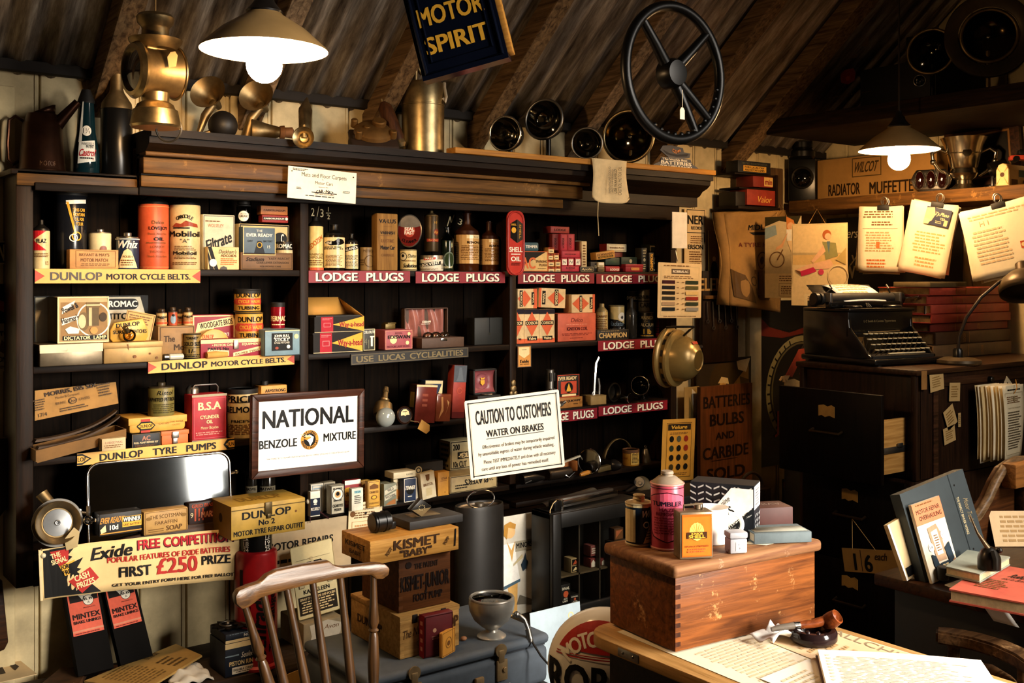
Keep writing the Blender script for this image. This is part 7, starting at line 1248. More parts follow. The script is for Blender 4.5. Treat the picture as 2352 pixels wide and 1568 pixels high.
b=MB(CABV);p=AY(700,1602,2.86);b.box(p.x-.06,p.x+.06,2.865,2.9,0,p.z+.03,.002);tag(b.build('low_post'),'dark block behind the small tan card under the chair','block')
# ================================================================ BACK WALL, RIGHT OF THE SHELVES
plateY('concert_bill','cream old printed bill with records heading on the wall beside the shelves','poster',1572,480,1622,625,3.285,'#d3b684',[('f',.1,.62,.94,.99,.012,'k'),('t','NER',.5,.83,.14,'k',.72,'b'),('t','RECORDS',.55,.70,.05,'k',.5,'b'),('t','ERSON',.5,.40,.07,'k',.7,'b'),('l',.25,.45,.85,.58,4,'n'),('l',.2,.04,.85,.34,8,'n'),('p',[(.9,.62),(.94,.62),(.95,.5),(.92,.44),(.89,.5)],'k')],th=.001)
y_=3.02
o=plateY('lamp_tag','white card with a blue lamp picture hanging from the cornice end','card',1544,487,1578,570,y_,'#dfd6c6',[('p',[(.18,.76),(.5,.80),(.92,.74),(.92,.62),(.7,.5),(.2,.6)],'b'),('t','LAMPS',.55,.69,.05,'w',.5,'b'),('p',[(.2,.58),(.6,.5),(.75,.36),(.7,.24),(.3,.22),(.18,.4)],'b'),('c',.5,.42,.09,'w'),('c',.5,.32,.06,'l'),('f',.35,.915,.7,.925,.003,'k')],th=.001)
b=MB(BLACKM);c=AY(1561,490,y_);b.tube([c,c+V((0,.015,.06)),c+V((0,.05,.13))],.0012,5);b.build('hanging_wire',None).parent=o;bpy.context.view_layer.update();o.children[-1].matrix_parent_inverse=o.matrix_world.inverted()
ops=[('f',.06,.05,.94,.93,.006,'l'),('r',.3,.8,.72,.89,'#5a4a3a'),('t','ROBBIALAC',.51,.845,.045,'w',.36,'b'),('l',.12,.71,.9,.77,2,'n'),('l',.1,.93,.9,.965,1,'n'),('t','THE MOTOR WORKERS COLOUR',.5,.03,.016,'n',.76,'b')]
cl=['#35101a','#10131a','#15100c','#2c2a24','#a58a6a','#141d22','#23301f','#55502a','#d9b878','#8a2a1e','#2c3524','#8a867c']
for k in range(12):
 cx=.09 if k<6 else.62;yy=.62-(k%6)*.098
 ops.append(('r',cx,yy,cx+.29,yy+.062,cl[k]));ops.append(('l',.42 if k<6 else.53,yy+.015,.48 if k<6 else.6,yy+.045,1,'n'))
c0=plateY('colour_card','cream paint colour card with twelve swatches hanging in front of the shelf end','card',1511,604,1611,730,3.03,'#d9bd8c',ops,roll=-1.2,th=.002,corner=.005)
b=MB(STEEL);c=AY(1556,600,3.03);b.tube([c,c+V((-.008,.0,.03)),c+V((-.002,.01,.05)),c+V((.02,.03,.055)),c+V((.03,.07,.05))],.0018,6);h_=b.build('wire_loop');h_.parent=c0;h_.matrix_parent_inverse=c0.matrix_world.inverted()if 0 else Mx.Identity(4);bpy.context.view_layer.update();h_.matrix_parent_inverse=c0.matrix_world.inverted()
# gold headlamp shaped heater
c=AD(1552,822,4.12);ax=(RC*.80-FW*.58-UP*.05).normalized();M=along((0,0,0),ax)
o=root('gold_lamp','large gold enamelled round lamp back with a stepped rim, hung at the shelf end','lamp',c);GLD=mat('#8f7440',.3,.35,.25,10)
b=MB(GLD);b.lathe([(0,-.045),(.10,-.045),(.116,-.04),(.119,-.03),(.114,-.022),(.104,-.018)],56,M);b.build('outer_rim',o)
b=MB(GLD);b.lathe([(.104,-.018),(.106,-.004),(.112,.002),(.110,.010),(.098,.016),(.09,.018)],56,M);b.build('second_rim',o)
b=MB(GLD);b.lathe([(.092,.016),(.086,.045),(.072,.072),(.055,.088),(.043,.095),(.040,.099),(.036,.096)],48,M);b.build('dome',o)
b=MB(mat('#5a4620',.4,.3,.3,10));b.lathe([(.038,.0955),(.0,.0965)],36,M);b.build('end_disc',o)
b=MB(BLACKM)
for k in range(14):
 t=R(k*360/14);b.box(-.012,.012,-.001,.0015,-.005,.005,.0005,M@Mx.Rotation(t,4,'Z')@Mx.Translation((0,.1045,-.010))@Mx.Rotation(R(0),4,'X')@Mx.Rotation(R(90),4,'X').inverted()@Mx.Rotation(R(90),4,'X'))
b.build('vent_slots',o)
b=MB(mat('#b5402a',.4));Mp=M@Mx.Rotation(R(110),4,'Z')@Mx.Translation((0,0,0));p=M@V((.0,.0,.0));b.box(-.02,.02,-.006,.006,-.001,.001,.0005,along(M@(Mx.Rotation(R(0),4,'Z')@V((0,0,0))),ax)@Mx.Translation((-.055*0,.066,.079))@Mx.Rotation(R(-38),4,'X'));b.build('transfer_badge',o)
b=MB(BLACKM);b.tube([M@V((0,.09,.03)),M@V((-.01,.115,.06)),M@V((-.03,.13,.09)),M@V((-.05,.125,.02)),M@V((-.03,.118,-.03))],.0045,8);b.build('cable',o)
q=c+V((0,0,0))-ax*.045;b=MB(IRON);b.tube([-ax*.045,-ax*.1,V((3.203,q.y+.02,q.z+.03))-c],.009,8);b.build('wall_bracket',o)
# tool board, paper bag, posters
plateY('photo_card','torn olive card with a small figure above the tool board','card',1627,530,1670,622,3.262,'#7a6a34',[('c',.3,.3,.06,'c'),('p',[(.12,0),(.18,.2),(.3,.25),(.44,.2),(.5,0)],'#2a2412'),('r',.6,.1,.64,.6,'#3a3218'),('t','SU',.8,.5,.08,'#3a3218',.2),('p',[(.3,.9),(.5,.98),(.9,.95),(.95,.7),(.5,.7)],'#3f3a22')],th=.002)
o=root('tool_board','dark board of hanging spanners and hooks with gold capitals','tool board',(0,0,0));pa,pb=AY(1612,622,3.25),AY(1694,828,3.25)
b=MB(CABV);b.box(pa.x,pb.x,3.245,3.265,pb.z,pa.z,.003);b.build('board',o)
zt_=AY(1650,655,3.24).z;printing(o,flat((pa.x,3.2445,zt_-.03),(1,0,0),(0,0,1)),pb.x-pa.x,.07,[('t','ELEMIT',.38,.5,.8,'#a5814a',.96,'b')],'gold_lettering')
b=MB(RAILW);zz=AY(1650,682,3.24).z;b.box(pa.x,pb.x-.02,3.228,3.245,zz-.008,zz+.008,.002);b.build('rail',o)
for k in range(6):
 x=pa.x+.02+k*(pb.x-pa.x-.04)/5;b=MB(STEEL);b.tube([(x,3.238,zz-.02),(x,3.236,zz-.06-.02*(k%3)),(x+.004,3.236,zz-.1-.03*(k%2))],.0028,6);b.torus(.008,.002,Mx.Translation((x+.004,3.236,zz-.108-.03*(k%2)))@Mx.Rotation(R(90),4,'X'),14,6);b.build('hanging_tool',o)
o=root('paper_bag','large brown paper bag printed with an old car front','bag',(0,0,0));xa,xb=AY(1672,560,3.16).x,AY(1806,560,3.16).x
zt_,zb_=AY(1735,478,3.16).z,AY(1735,700,3.16).z;BAG=mat('#8a6632',.8,0,.4,7,.5);W_,H_=xb-xa,zt_-zb_
def bg(u,v,off=0):return V((xa+W_*(u*(.94+.06*v)+.03*(1-v)),3.165-.014*math.sin(u*4+v*5)-.008*math.sin(u*11-v*7)-off-.02*math.sin(math.pi*u),zb_+H_*v-.02*u*(1-v)*2-.03*(1-u)*v))
b=MB(BAG);b.sheet(lambda u,v:bg(u,v),24,30);b.build('front',o,solid=.001)
b=MB(BAG);b.sheet(lambda u,v:bg(u*1.06-.08,v*1.02,-.03),12,12);b.sheet(lambda u,v:bg(0,v)+V((-.03*u,.035*u,.008*u)),2,12);b.build('back',o,solid=.001)
printing(o,lambda u,v,e:bg(u/W_,v/H_,e+.0015),W_,H_,[('t','MIDLAND',.55,.84,.055,'k',.42,'b'),('p',[(.36,.79),(.74,.79),(.68,.76),(.42,.76)],'k'),('t','A TYRE HOUSE',.52,.66,.045,'#5a2a1a',.66,'b'),('o',.55,.50,.09,.012,'#3a2814'),('c',.55,.50,.04,'#2a1c10'),('p',[(.38,.40),(.74,.40),(.72,.16),(.64,.1),(.46,.1),(.40,.16)],'#5a4020'),('r',.45,.2,.65,.38,'#241810'),('o',.35,.28,.05,.01,'#3a2814'),('o',.76,.28,.05,.01,'#3a2814'),('t','PACKED',.54,.13,.03,'#3a2814',.2,'b'),('p',[(.0,.4),(.22,.34),(.36,.12),(.4,.05),(.05,.1)],'#4a3418')],'printed_picture',step=.03)
p=AY(1715,478,3.2);Bx('bulb_box','dark box with a yellow label, highest beside the roof','box',1695,1770,371,0,'#17181a',[('t','TESTED ROADMASTER',.5,.8,.16,'#5a5a4a',.8),('r',.16,.12,.86,.62,'#c9963a'),('t','FOR LUCAS CAV',.5,.48,.16,'k',.6,'b'),('t','AND ROTAX LAMPS',.5,.26,.16,'k',.6,'b')],y=3.16,d=.07,pyb=398,group='boxes on the corner bracket')
GB2='boxes on the corner bracket'
Bx('bulb_box','dull red box with cream end lettering','box',1730,1775,404,0,'#7a2418',[('r',.55,.1,1,.9,'#c9a05a'),('t','min',.78,.5,.5,'#7a1a1a',.36,'b')],y=3.16,d=.1,pyb=430,group=GB2)
Bx('bulb_box','wide red box with faint yellow script under the cream ended one','box',1716,1782,436,0,'#8a2c1c',[('t','Valor',.6,.4,.4,'#d0a04a',.5,'i')],y=3.15,d=.1,pyb=472,group=GB2)
Bx('bulb_box','black box at the left end of the corner pile','box',1690,1712,440,0,'#17120e',[],y=3.16,d=.1,pyb=474,group=GB2)
o=root('corner_bracket','small dark shelf bracket holding the corner boxes','bracket',(0,0,0));xa,xb=AY(1688,474,3.15).x,AY(1784,474,3.15).x;z1=AY(1735,473,3.15).z
b=MB(CABW);b.box(xa,xb,3.13,3.27,z1-.018,z1-.004,.002);b.build('board',o)
z1=AY(1735,431,3.16).z;b=MB(CABW);b.box(xa+.03,xb,3.15,3.27,z1-.010,z1-.002,.002);b.build('board',o)
z1=AY(1735,399,3.16).z;b=MB(CABW);b.box(xa,xb,3.15,3.27,z1-.010,z1-.002,.002);b.build('board',o)
b=MB(CABV);b.box(xb-.012,xb,3.14,3.27,AY(1735,474,3.15).z,AY(1735,399,3.16).z,.002);b.build('upright',o)
# posters low on the wall
o=plateY('batteries_sign','tall brown board with faded black capitals about batteries and bulbs','sign',1609,884,1728,1150,3.2,wood('#4a2a14','#6a3c1c','z',.6),[('t','BATTERIES',.5,.865,.10,'#1a0e08',.9,'b'),('t','BULBS',.5,.71,.10,'#1a0e08',.66,'b'),('t','AND',.46,.57,.06,'#1a0e08',.36,'b'),('t','CARBIDE',.48,.43,.10,'#1a0e08',.88,'b'),('r',.2,.36,.7,.365,'#1a0e08'),('t','SOLD',.48,.25,.10,'#1a0e08',.74,'b'),('t','HERE',.48,.10,.10,'#1a0e08',.7,'b')],th=.02)
plateY('dancer_poster','black and cream poster of a white turbaned figure above the brown board','poster',1600,822,1725,1000,3.255,'#2a2014',[('c',.5,.62,.3,'#3a2c18',.35),('c',.47,.62,.07,'#d8a860',.09),('p',[(.38,.68),(.44,.76),(.56,.74),(.58,.66),(.48,.68)],'c'),('p',[(.6,.6),(.95,.9),(.95,.5),(.7,.4)],'#a57a3a'),('p',[(.72,.95),(.98,.98),(.9,.8),(.75,.84)],'c'),('p',[(.78,.75),(.95,.7),(.92,.56),(.8,.6)],'#5a4020')],th=.002)
plateY('figure_poster','cream poster with pale draped figures behind the yellow swatch card','poster',1572,888,1606,1090,3.25,'#b5965a',[('p',[(.5,.98),(.9,.9),(.95,.7),(.7,.66),(.55,.8)],'w'),('p',[(.3,.9),(.6,.7),(.5,.3),(.3,.3)],'#6a5a34'),('p',[(.6,.6),(1,.5),(.9,.3),(.6,.36)],'c'),('p',[(.6,.3),(1,.26),(1,.0),(.7,.0)],'#a53a24')],th=.002)
ops=[('p',[(.12,.05),(.9,.07),(.9,.95),(.12,.93)],'#c98f34'),('f',.13,.06,.89,.94,.008,'k'),('r',.16,.82,.86,.92,'#2a2014'),('t','Velure',.5,.87,.055,'y',.5,'bi'),('l',.2,.75,.82,.79,2,'n'),('l',.2,.09,.82,.14,2,'n')]
cs=['#17140f','#4a4a3a','#8a2a1a','#2a3020','#17140f','#8a2a1a','#17140f','#17140f','#3a3018','#3a3018','#17140f','#17140f']
for k in range(12):ops.append(('c',.28+.22*(k%3),.68-.15*(k//3),.05,cs[k]))
plateY('swatch_card','curled yellow card with twelve round colour swatches at the shelf end','card',1520,962,1595,1104,3.0,'#c4903a',ops,roll=-3,th=.0015)
b=MB(BLACKM);c=AY(1557,1108,3.02);b.box(c.x-.05,c.x+.05,3.002,3.05,.0,AY(1557,1102,3.0).z-.01,.003);tag(b.build('dark_post'),'dark post behind the yellow swatch card','post')
xa,xb=AY(1747,800,3.28).x,AY(1905,800,3.28).x;z1,z0=AY(1770,690,3.28).z,AY(1770,1070,3.28).z;W_,H_=xb-xa,z1-z0
plate('tyre_poster','tall black poster with a tyre ring and orange capitals behind the open drawer','poster',(xa,3.28,z0),(1,0,0),(0,0,1),W_,H_,'#0b0a09',[('p',[(.0,.9),(.12,.84),(.4,.80),(.7,.84),(.7,.80),(.3,.77),(0,.79)],'#5a2018'),('t','Made for it',.4,.815,.014,'k',.2),('o',.58,.44,.34,.035,'#8a8058',.34),('o',.58,.44,.29,.012,'#5a5238',.30)]+[('p',[(.58+.33*(H_/W_)*math.cos(R(t)),.44+.33*math.sin(R(t))),(.58+.33*(H_/W_)*math.cos(R(t+2)),.44+.33*math.sin(R(t+2))),(.58+.305*(H_/W_)*math.cos(R(t+2)),.44+.305*math.sin(R(t+2))),(.58+.305*(H_/W_)*math.cos(R(t)),.44+.305*math.sin(R(t)))],'#17140f')for t in range(110,250,10)]+[('t','JOHN',.50,.27,.12,'#b5482e',.62),('t','THE',.42,.13,.05,'l',.22)],th=.006)
plateY('red_letter_sign','black sign with broken red capitals below the tyre poster','sign',1800,1095,1868,1215,3.22,'#0d0b0a',[('p',[(.0,.95),(.3,.97),(.3,.85),(.22,.85),(.18,.4),(.1,.4),(.06,.85),(.0,.85)],'#8a3a22'),('p',[(.36,.92),(.98,1),(.98,.86),(.72,.84),(.7,.6),(.92,.62),(.6,.1),(.5,.1),(.52,.82),(.36,.8)],'#8a3a22')],th=.01)
b=MB(CABV);b.box(AY(1800,1200,3.22).x,AY(1868,1200,3.22).x,3.2,3.26,0,AY(1834,1216,3.22).z,.003);tag(b.build('dark_box'),'dark box standing under the red lettered sign','box')
b=MB(mat('#2a1c10',.5));c=AY(1705,1110,3.1);b.torus(.075,.007,Mx.Translation((c.x,3.05,c.z-.02))@Mx.Rotation(R(90),4,'X'),30,8,0,180);tag(b.build('hoop_handle'),'dark curved hoop handle rising behind the striped carton','handle')
b=MB(CABV);b.box(c.x-.1,c.x+.1,3.02,3.18,0,c.z-.018,.005);tag(b.build('hamper'),'dark hamper under the curved hoop handle','hamper')
# cut-out figure
o=root('cutout_figure','cut-out showcard figure with a red sleeved arm and pale shorts','showcard',(0,0,0));y_=3.0
fp=lambda L,y:[(AY(*p,y).x,AY(*p,y).z)for p in L]
b=MB(mat('#9c3a22',.6,0,.3,12));b.prism(fp([(1806,862),(1812,850),(1830,815),(1836,802),(1848,800),(1851,822),(1848,850),(1862,875),(1858,893),(1846,880),(1838,858),(1845,838),(1838,828),(1820,866)],y_),.006,Mx.Translation((0,y_,0)),.001);b.build('red_sleeve',o)
b=MB(mat('#c9a878',.6));b.prism(fp([(1806,862),(1796,864),(1791,873),(1793,875),(1798,868),(1799,877),(1803,877),(1805,870),(1807,876),(1811,868),(1814,862)],y_),.006,Mx.Translation((0,y_-.001,0)));b.build('hand',o)
b=MB(mat('#b59a68',.6));b.prism(fp([(1804,874),(1826,870),(1848,880),(1862,890),(1862,960),(1806,960)],y_),.006,Mx.Translation((0,y_+.002,0)));b.build('shorts',o)
b=MB(mat('#1a140e',.7));b.prism(fp([(1846,800),(1872,760),(1900,780),(1900,1000),(1850,1000),(1846,880)],y_),.006,Mx.Translation((0,y_+.009,0)));b.build('backing',o)
b=MB(BLACKM);p=AY(1860,990,y_);b.box(p.x-.08,p.x+.06,y_-.01,y_+.08,0,p.z,.003);b.build('base',o)
# ================================================================ RIGHT WALL: SHELVES, LAMP, CUP
XS=4.10
o=root('wall_shelf','thick rough wooden shelf along the right wall','shelf',(0,0,0));SHW=wood('#3f2a14','#6d4a22','y',.6,8,.4,'#8a6433')
b=MB(SHW);b.box(XS,XW-.003,.4,3.245,1.815,1.872,.006);b.build('board',o)
b=MB(CABV);b.box(4.2,XW-.003,1.5,1.54,1.6,1.815,.003);b.build('bracket',o)
o=root('loft_shelf','heavy dark beam shelf high under the roof on the right','shelf',(0,0,0));XL=3.76
b=MB(wood('#120b06','#2e1d10','y',.7,8));b.box(XL,XW-.003,.4,3.10,2.143,2.21,.006);b.build('board',o)
zl=2.2105
b=MB(BLACKM);b.box(4.0,4.38,2.42,2.78,zl,zl+.2,.006);o=b.build('deed_box');tag(o,'black tin box with a red crest and dim gold lettering on the loft shelf','box')
def on_x(o,x,px0,py0,px1,py1,ops,name):
 a_,c_=AX(px0,py1,x),AX(px1,py0,x);printing(o,flat(a_,(0,-1,0),(0,0,1)),a_.y-c_.y,c_.z-a_.z,ops,name)
on_x(o,4.0,1926,155,1970,198,[('p',[(.1,.7),(.2,1),(.8,1),(.9,.7),(.85,.2),(.5,0),(.15,.2)],'#5a140e'),('c',.5,.4,.16,'#7a2a1c')],'red_crest')
on_x(o,4.0,1902,207,2002,227,[('t','PARAGON CASE',.5,.5,.6,'#5a4422',.96)],'gold_lettering')
b=MB(BLACKM);b.box(4.02,4.36,2.44,2.57,zl+.2015,zl+.31,.006);o=b.build('deed_box');tag(o,'plain black box with two tape labels on the loft shelf','box')
on_x(o,4.02,1921,125,1970,141,[('r',0,0,1,1,'#7a6444')],'tape_label');on_x(o,4.02,1980,62,1995,107,[('r',0,0,1,1,'#8a7450')],'tape_label')
headlamp('dark headlamp in the gloom of the loft shelf',2138,118,52,3,-FW-RC*.6,zl,DKB,OLDBRASS,.8,mat('#0c0a08',.1,.5,.1,5),D=4.2,group='headlamps on the loft shelf')
headlamp('largest dish headlamp with a wide pale rim on the loft shelf',2272,82,62,3,-FW-RC*.3,zl,OLDBRASS,OLDBRASS,.7,mat('#3a2f20',.15,.9,.2,6),D=4.1,group='headlamps on the loft shelf')
q=[ob for ob in COL.objects if ob.get('label','').startswith('largest dish')][0];b=MB(mat('#5f5240',.4,.8,.3,12));b.lathe([(.113,.002),(.14,.012),(.16,.012),(.164,.004),(.15,-.006),(.115,-.012)],52,along((0,0,0),-FW-RC*.3));b.build('wide_rim',q)
headlamp('tiny silver lamp at the foot of the dark loft headlamp',2112,185,13,3,-FW-RC*.5,None,STEEL,CHROME,.5,D=4.15,group='headlamps on the loft shelf')
z=1.8725
# railway lantern
c=AX(1842,462,4.2);o=root('hand_lantern','black square hand lantern with a round lens and twin wire handles','lantern',(4.2,c.y,z),R(-52))
b=MB(BLACKP);b.box(-.062,.062,-.062,.062,0,.20,.004);b.build('body',o);b=MB(BLACKP);b.lathe([(.05,.2),(.062,.215),(.062,.24),(.045,.255),(.05,.26),(.05,.285),(.03,.295),(0,.295)],28);b.build('chimney',o)
b=MB(mat('#2a2620',.3,.6));b.torus(.048,.006,Mx.Translation((-.0,-.064,.11))@Mx.Rotation(R(90),4,'X'),36,8);b.build('lens_rim',o);b=MB(mat('#060606',.06,0,.1,5,0,.9));b.lathe([(.046,0),(.03,.012),(0,.016)],30,Mx.Translation((0,-.064,.11))@Mx.Rotation(R(90),4,'X'));b.build('lens',o)
for s_ in(-1,1):b=MB(IRON);b.torus(.045,.004,Mx.Translation((0,.02*s_,.29))@Mx.Rotation(R(90+14*s_),4,'X'),24,8,0,180,1.1);b.build('handle',o)
# cardboard box
p0,p1=AX(1880,462,4.3),AX(2160,440,4.3)
a_=AX(1878,400,4.28).y;c_=AX(2152,400,4.28).y;h_=AX(1890,368,4.28).z-z
o=plate('muffette_box','long tan cardboard box lettered for radiator muffs on the shelf','box',(4.28,a_,z),(0,-1,0),(0,0,1),a_-c_,h_,mat('#a87c3e',.8,0,.25,8),[('f',.31,.52,.56,.97,.025,'#5a4420'),('t','WILCOT',.43,.75,.24,'#3f2e14',.20,'bi'),('t','RADIATOR',.24,.26,.27,'#2a1c0c',.28,'b'),('t','MUFFETTE',.64,.24,.27,'#2a1c0c',.36,'b')],th=.09)
# ruby lamp
c=AX(2135,438,4.16);o=root('triple_lamp','chrome lamp with three dark ruby oval lenses','lamp',(4.17,c.y,z),R(-68))
b=MB(CHROME);b.prism([(-.075+.02*0,.03),(-.06,.008),(.06,.008),(.075,.03),(.085,.052),(.075,.075),(.06,.098),(-.06,.098),(-.075,.075),(-.085,.052)],.03,None,.006);b.build('housing',o)
for k in(-1,0,1):b=MB(mat('#1c0503',.06,0,.1,5,0,.9));b.sph((.045*k,-.001,.053),.02,20,.95,.5,1.9);b.build('lens',o);q=MB(CHROME);q.torus(.0205,.0025,Mx.Translation((.045*k,-.002,.053))@Mx.Rotation(R(90),4,'X'),30,8,0,360,1.85);q.build('lens_rim',o)
b=MB(IRON);b.box(-.05,.05,.005,.028,0,.01,.002);b.build('foot',o)
# trophy cup
c=AX(2208,432,4.22);sc_=c.dot(FW)/F;r=50*sc_;H_=122*sc_
o=root('trophy_cup','silver two handled trophy cup on a round foot','trophy',(4.24,c.y,z),R(-50));CUP=mat('#bdb4a0',.22,1.0,.3,14)
b=MB(CUP);b.lathe([(0,0),(r*.72,0),(r*.74,.006),(r*.5,.018),(r*.36,.03),(r*.34,H_*.2),(r*.5,H_*.25),(r*.62,H_*.33),(r*.56,H_*.42),(r*.6,H_*.44),(r*.72,H_*.66),(r*.86,H_*.86),(r*1.0,H_*.985),(r*1.02,H_),(r*.96,H_*.99),(r*.8,H_*.8),(r*.6,H_*.5),(0,H_*.4)],48);b.build('bowl',o)
b=MB(CUP);b.torus(r*.76,.003,Mx.Translation((0,0,H_*.7)),40,8);b.lathe([(0,0),(r*.2,0),(r*.2,.006),(0,.009)],20,Mx.Translation((0,-r*.72,H_*.7))@Mx.Rotation(R(80),4,'X'));b.build('medallion_band',o)
for s_ in(-1,1):
 b=MB(CUP);b.tube([(s_*r*.78,0,H_*.74),(s_*r*1.1,0,H_*.80),(s_*r*1.38,0,H_*.72),(s_*r*1.32,0,H_*.56),(s_*r*1.14,0,H_*.44),(s_*r*.95,0,H_*.36),(s_*r*.62,0,H_*.28)],[.006,.008,.009,.008,.008,.007,.006],12);b.sph((s_*r*1.33,0,H_*.56),.013,10);b.build('handle',o)
# picture, house, odds
o=plateX('picture_frame','dark wooden framed picture leaning behind the trophy cup','picture',2172,290,2343,425,4.385,wood('#1c0f08','#3f2414','y',.4),[('f',.12,.12,.88,.88,.03,'#7a5424'),('r',.15,.16,.85,.84,'#15100a')],roll=4,th=.02)
c=AX(2268,425,4.2);o=root('spot_lamp','small black swivel lamp beside the trophy cup','lamp',(4.24,c.y,z),R(-50));b=MB(BLACKP);b.cyl(.035,0,.012,20,None,.002);b.tube([(0,0,.01),(0,0,.05),(.03,0,.07)],.008,8);b.build('stand',o)
b=MB(BLACKP);b.lathe([(0,-.04),(.025,-.038),(.033,.0),(.034,.03),(.028,.032),(0,.026)],26,Mx.Translation((.02,0,.085))@Mx.Rotation(R(-110),4,'Y'));b.build('lamp_head',o)
a_=AX(2288,425,4.14).y;c_=AX(2318,425,4.14).y
o=root('tin_house','toy tin house with a cream gable and a window print','toy',(4.14,0,z));w_=a_-c_;hh=AX(2300,375,4.14).z-z
g=[(0,0),(w_,0),(w_,hh*.7),(w_*.8,hh*.94),(w_*.5,hh),(w_*.2,hh*.94),(0,hh*.7)];M=axes((0,a_,0),V((0,-1,0)),V((1,0,0)),UP)
b=MB(mat('#d8b878',.35,0,.15,10));b.prism(g,.16,M,.002);b.build('body',o);printing(o,flat((-.0022,a_,0),(0,-1,0),(0,0,1)),w_,hh,[('p',[(.04,.04),(.96,.04),(.96,.7),(.78,.92),(.5,.97),(.22,.92),(.04,.7)],'#e0c088'),('p',[(.5,.5),(.06,.1),(.09,.06)],'#c07a2a'),('p',[(.5,.5),(.94,.1),(.91,.06)],'#c07a2a'),('p',[(.5,.5),(.1,.78),(.13,.82)],'#c07a2a'),('p',[(.5,.5),(.9,.78),(.87,.82)],'#c07a2a'),('c',.5,.5,.1,'#4a2a14')],'gable_print')
printing(o,flat((0,c_-.0005,0),(1,0,0),(0,0,1)),.16,hh,[('r',.45,.4,.95,.75,'#4a6a7a'),('f',.45,.4,.95,.75,.02,'w'),('c',.7,.22,.08,'n'),('r',.1,.05,.4,.3,'n')],'window_print')
c=AX(2330,370,4.3);b=MB(BLACKP);b.box(-.03,.12,-.03,.05,0,.012,.003);zz=z+hh+.002
o=root('red_toy','red and black toy car lying on the tin house roof','toy',(4.16,c_-.01+.02,zz),R(-52));b.bm.free();b=MB(mat('#a53a2a',.25));b.box(-.0,.13,-.03,.03,.008,.028,.006);b.build('red_body',o);b=MB(BLACKP);b.box(.03,.1,-.025,.025,.028,.05,.008);b.cyl(.012,-.032,.032,14,Mx.Translation((.02,0,.012))@Mx.Rotation(R(90),4,'X'));b.cyl(.012,-.032,.032,14,Mx.Translation((.1,0,.012))@Mx.Rotation(R(90),4,'X'));b.build('black_top',o)
# calendars
def girl_ops(bike):
 if bike:return[('r',0,.3,1,1,'#c9b48a'),('p',[(0,1),(1,1),(.9,.9),(.4,.95),(.0,.88)],'#2f2a16'),('p',[(0,.86),(.3,.9),(.34,.78),(0,.72)],'#8a9a98'),('p',[(.6,1),(.8,.95),(.95,.7),(.8,.6),(.62,.7)],'#c97a3a'),('c',.72,.88,.045,'#e0a878'),('p',[(.6,.84),(.9,.84),(.92,.7),(.62,.7)],'w'),('p',[(.62,.7),(.9,.7),(.86,.55),(.95,.38),(.84,.36),(.74,.56)],'#e0c090'),('p',[(.66,.82),(.5,.62),(.3,.58),(.32,.62),(.46,.66)],'#e0a878'),('o',.34,.47,.1,.008,'n'),('o',.34,.47,.09,.003,'n'),('p',[(.34,.47),(.5,.6),(.52,.59),(.36,.46)],'n'),('r',0,0,1,.3,'#e0c690'),('l',.4,.2,.95,.28,3,'n'),('f',.4,.02,1,.18,.004,'n'),('l',.44,.04,.98,.15,5,'n')]
 return[('r',.02,.24,.98,.98,'#e3c48c'),('r',.02,.5,.98,.62,'#d9b06c'),('p',[(.02,.62),(.98,.62),(.98,.64),(.02,.65)],'#b9a070'),('c',.64,.86,.055,'#a5582a',.06),('c',.66,.84,.04,'#e8b488'),('p',[(.56,.78),(.8,.76),(.84,.6),(.62,.56)],'#8a8450'),('p',[(.64,.78),(.7,.78),(.68,.62)],'#5a7078'),('p',[(.58,.74),(.36,.54),(.4,.52),(.62,.66)],'#e8b488'),('p',[(.3,.5),(.7,.56),(.76,.5),(.68,.45),(.32,.44),(.1,.40),(.08,.44)],'#e8b488'),('p',[(.16,.42),(.4,.47),(.46,.42),(.3,.38),(.18,.36)],'#c02a4a'),('c',.54,.41,.035,'#c8405a'),('p',[(.06,.44),(.16,.42),(.18,.37),(.12,.4)],'#6a4424'),('o',.84,.36,.13,.012,'c'),('o',.84,.36,.12,.004,'n'),('p',[(.8,.56),(.98,.7),(.98,.5)],'#b59a5a'),('r',0,0,1,.24,'#e3c48c'),('l',.3,.19,.7,.26,3,'n'),('r',.24,.0,.8,.14,'c'),('l',.28,.02,.76,.12,4,'n')]
def cal(label,px0,py0,px1,py1,x,ops,strpx):
 o=plateX('calendar',label,'calendar',px0,py0,px1,py1,x,'#dcbf88',ops,roll=0,th=.003,group='picture calendars hanging from the shelf',yaw=-14)
 bpy.context.view_layer.update();me=o.matrix_world;W_=max(v.co.x for v in o.data.vertices);H_=max(v.co.z for v in o.data.vertices)
 b=MB(mat('#b58a4a',.8));p=AX((px0+px1)/2-6,strpx,4.095);q=me.inverted()@p;b.tube([(W_*.3,.001,H_-.004),q],.0012,5);b.tube([q,(W_*.62,.001,H_-.004)],.0012,5);b.build('hanging_string',o);return o
cal('picture calendar of a girl standing with a bicycle, left of two',1763,497,1834,684,3.76,girl_ops(True),466)
cal('picture calendar of a seated girl with a red scarf, right of two',1827,513,1938,702,3.70,girl_ops(False),480)
plateX('shadow_poster','dark poster with pale handwriting behind the calendars and papers','poster',1898,494,2210,680,4.40,'#15110d',[('t',"ers'",.22,.80,.12,'l',.1,'i'),('t','y.',.24,.5,.14,'l',.08,'i'),('t','W',.19,.3,.16,'l',.09,'b'),('t','e',.52,.8,.12,'l',.05,'i')],th=.004)  # real poster enlarged; its dark spread also paints the shadow under the shelf
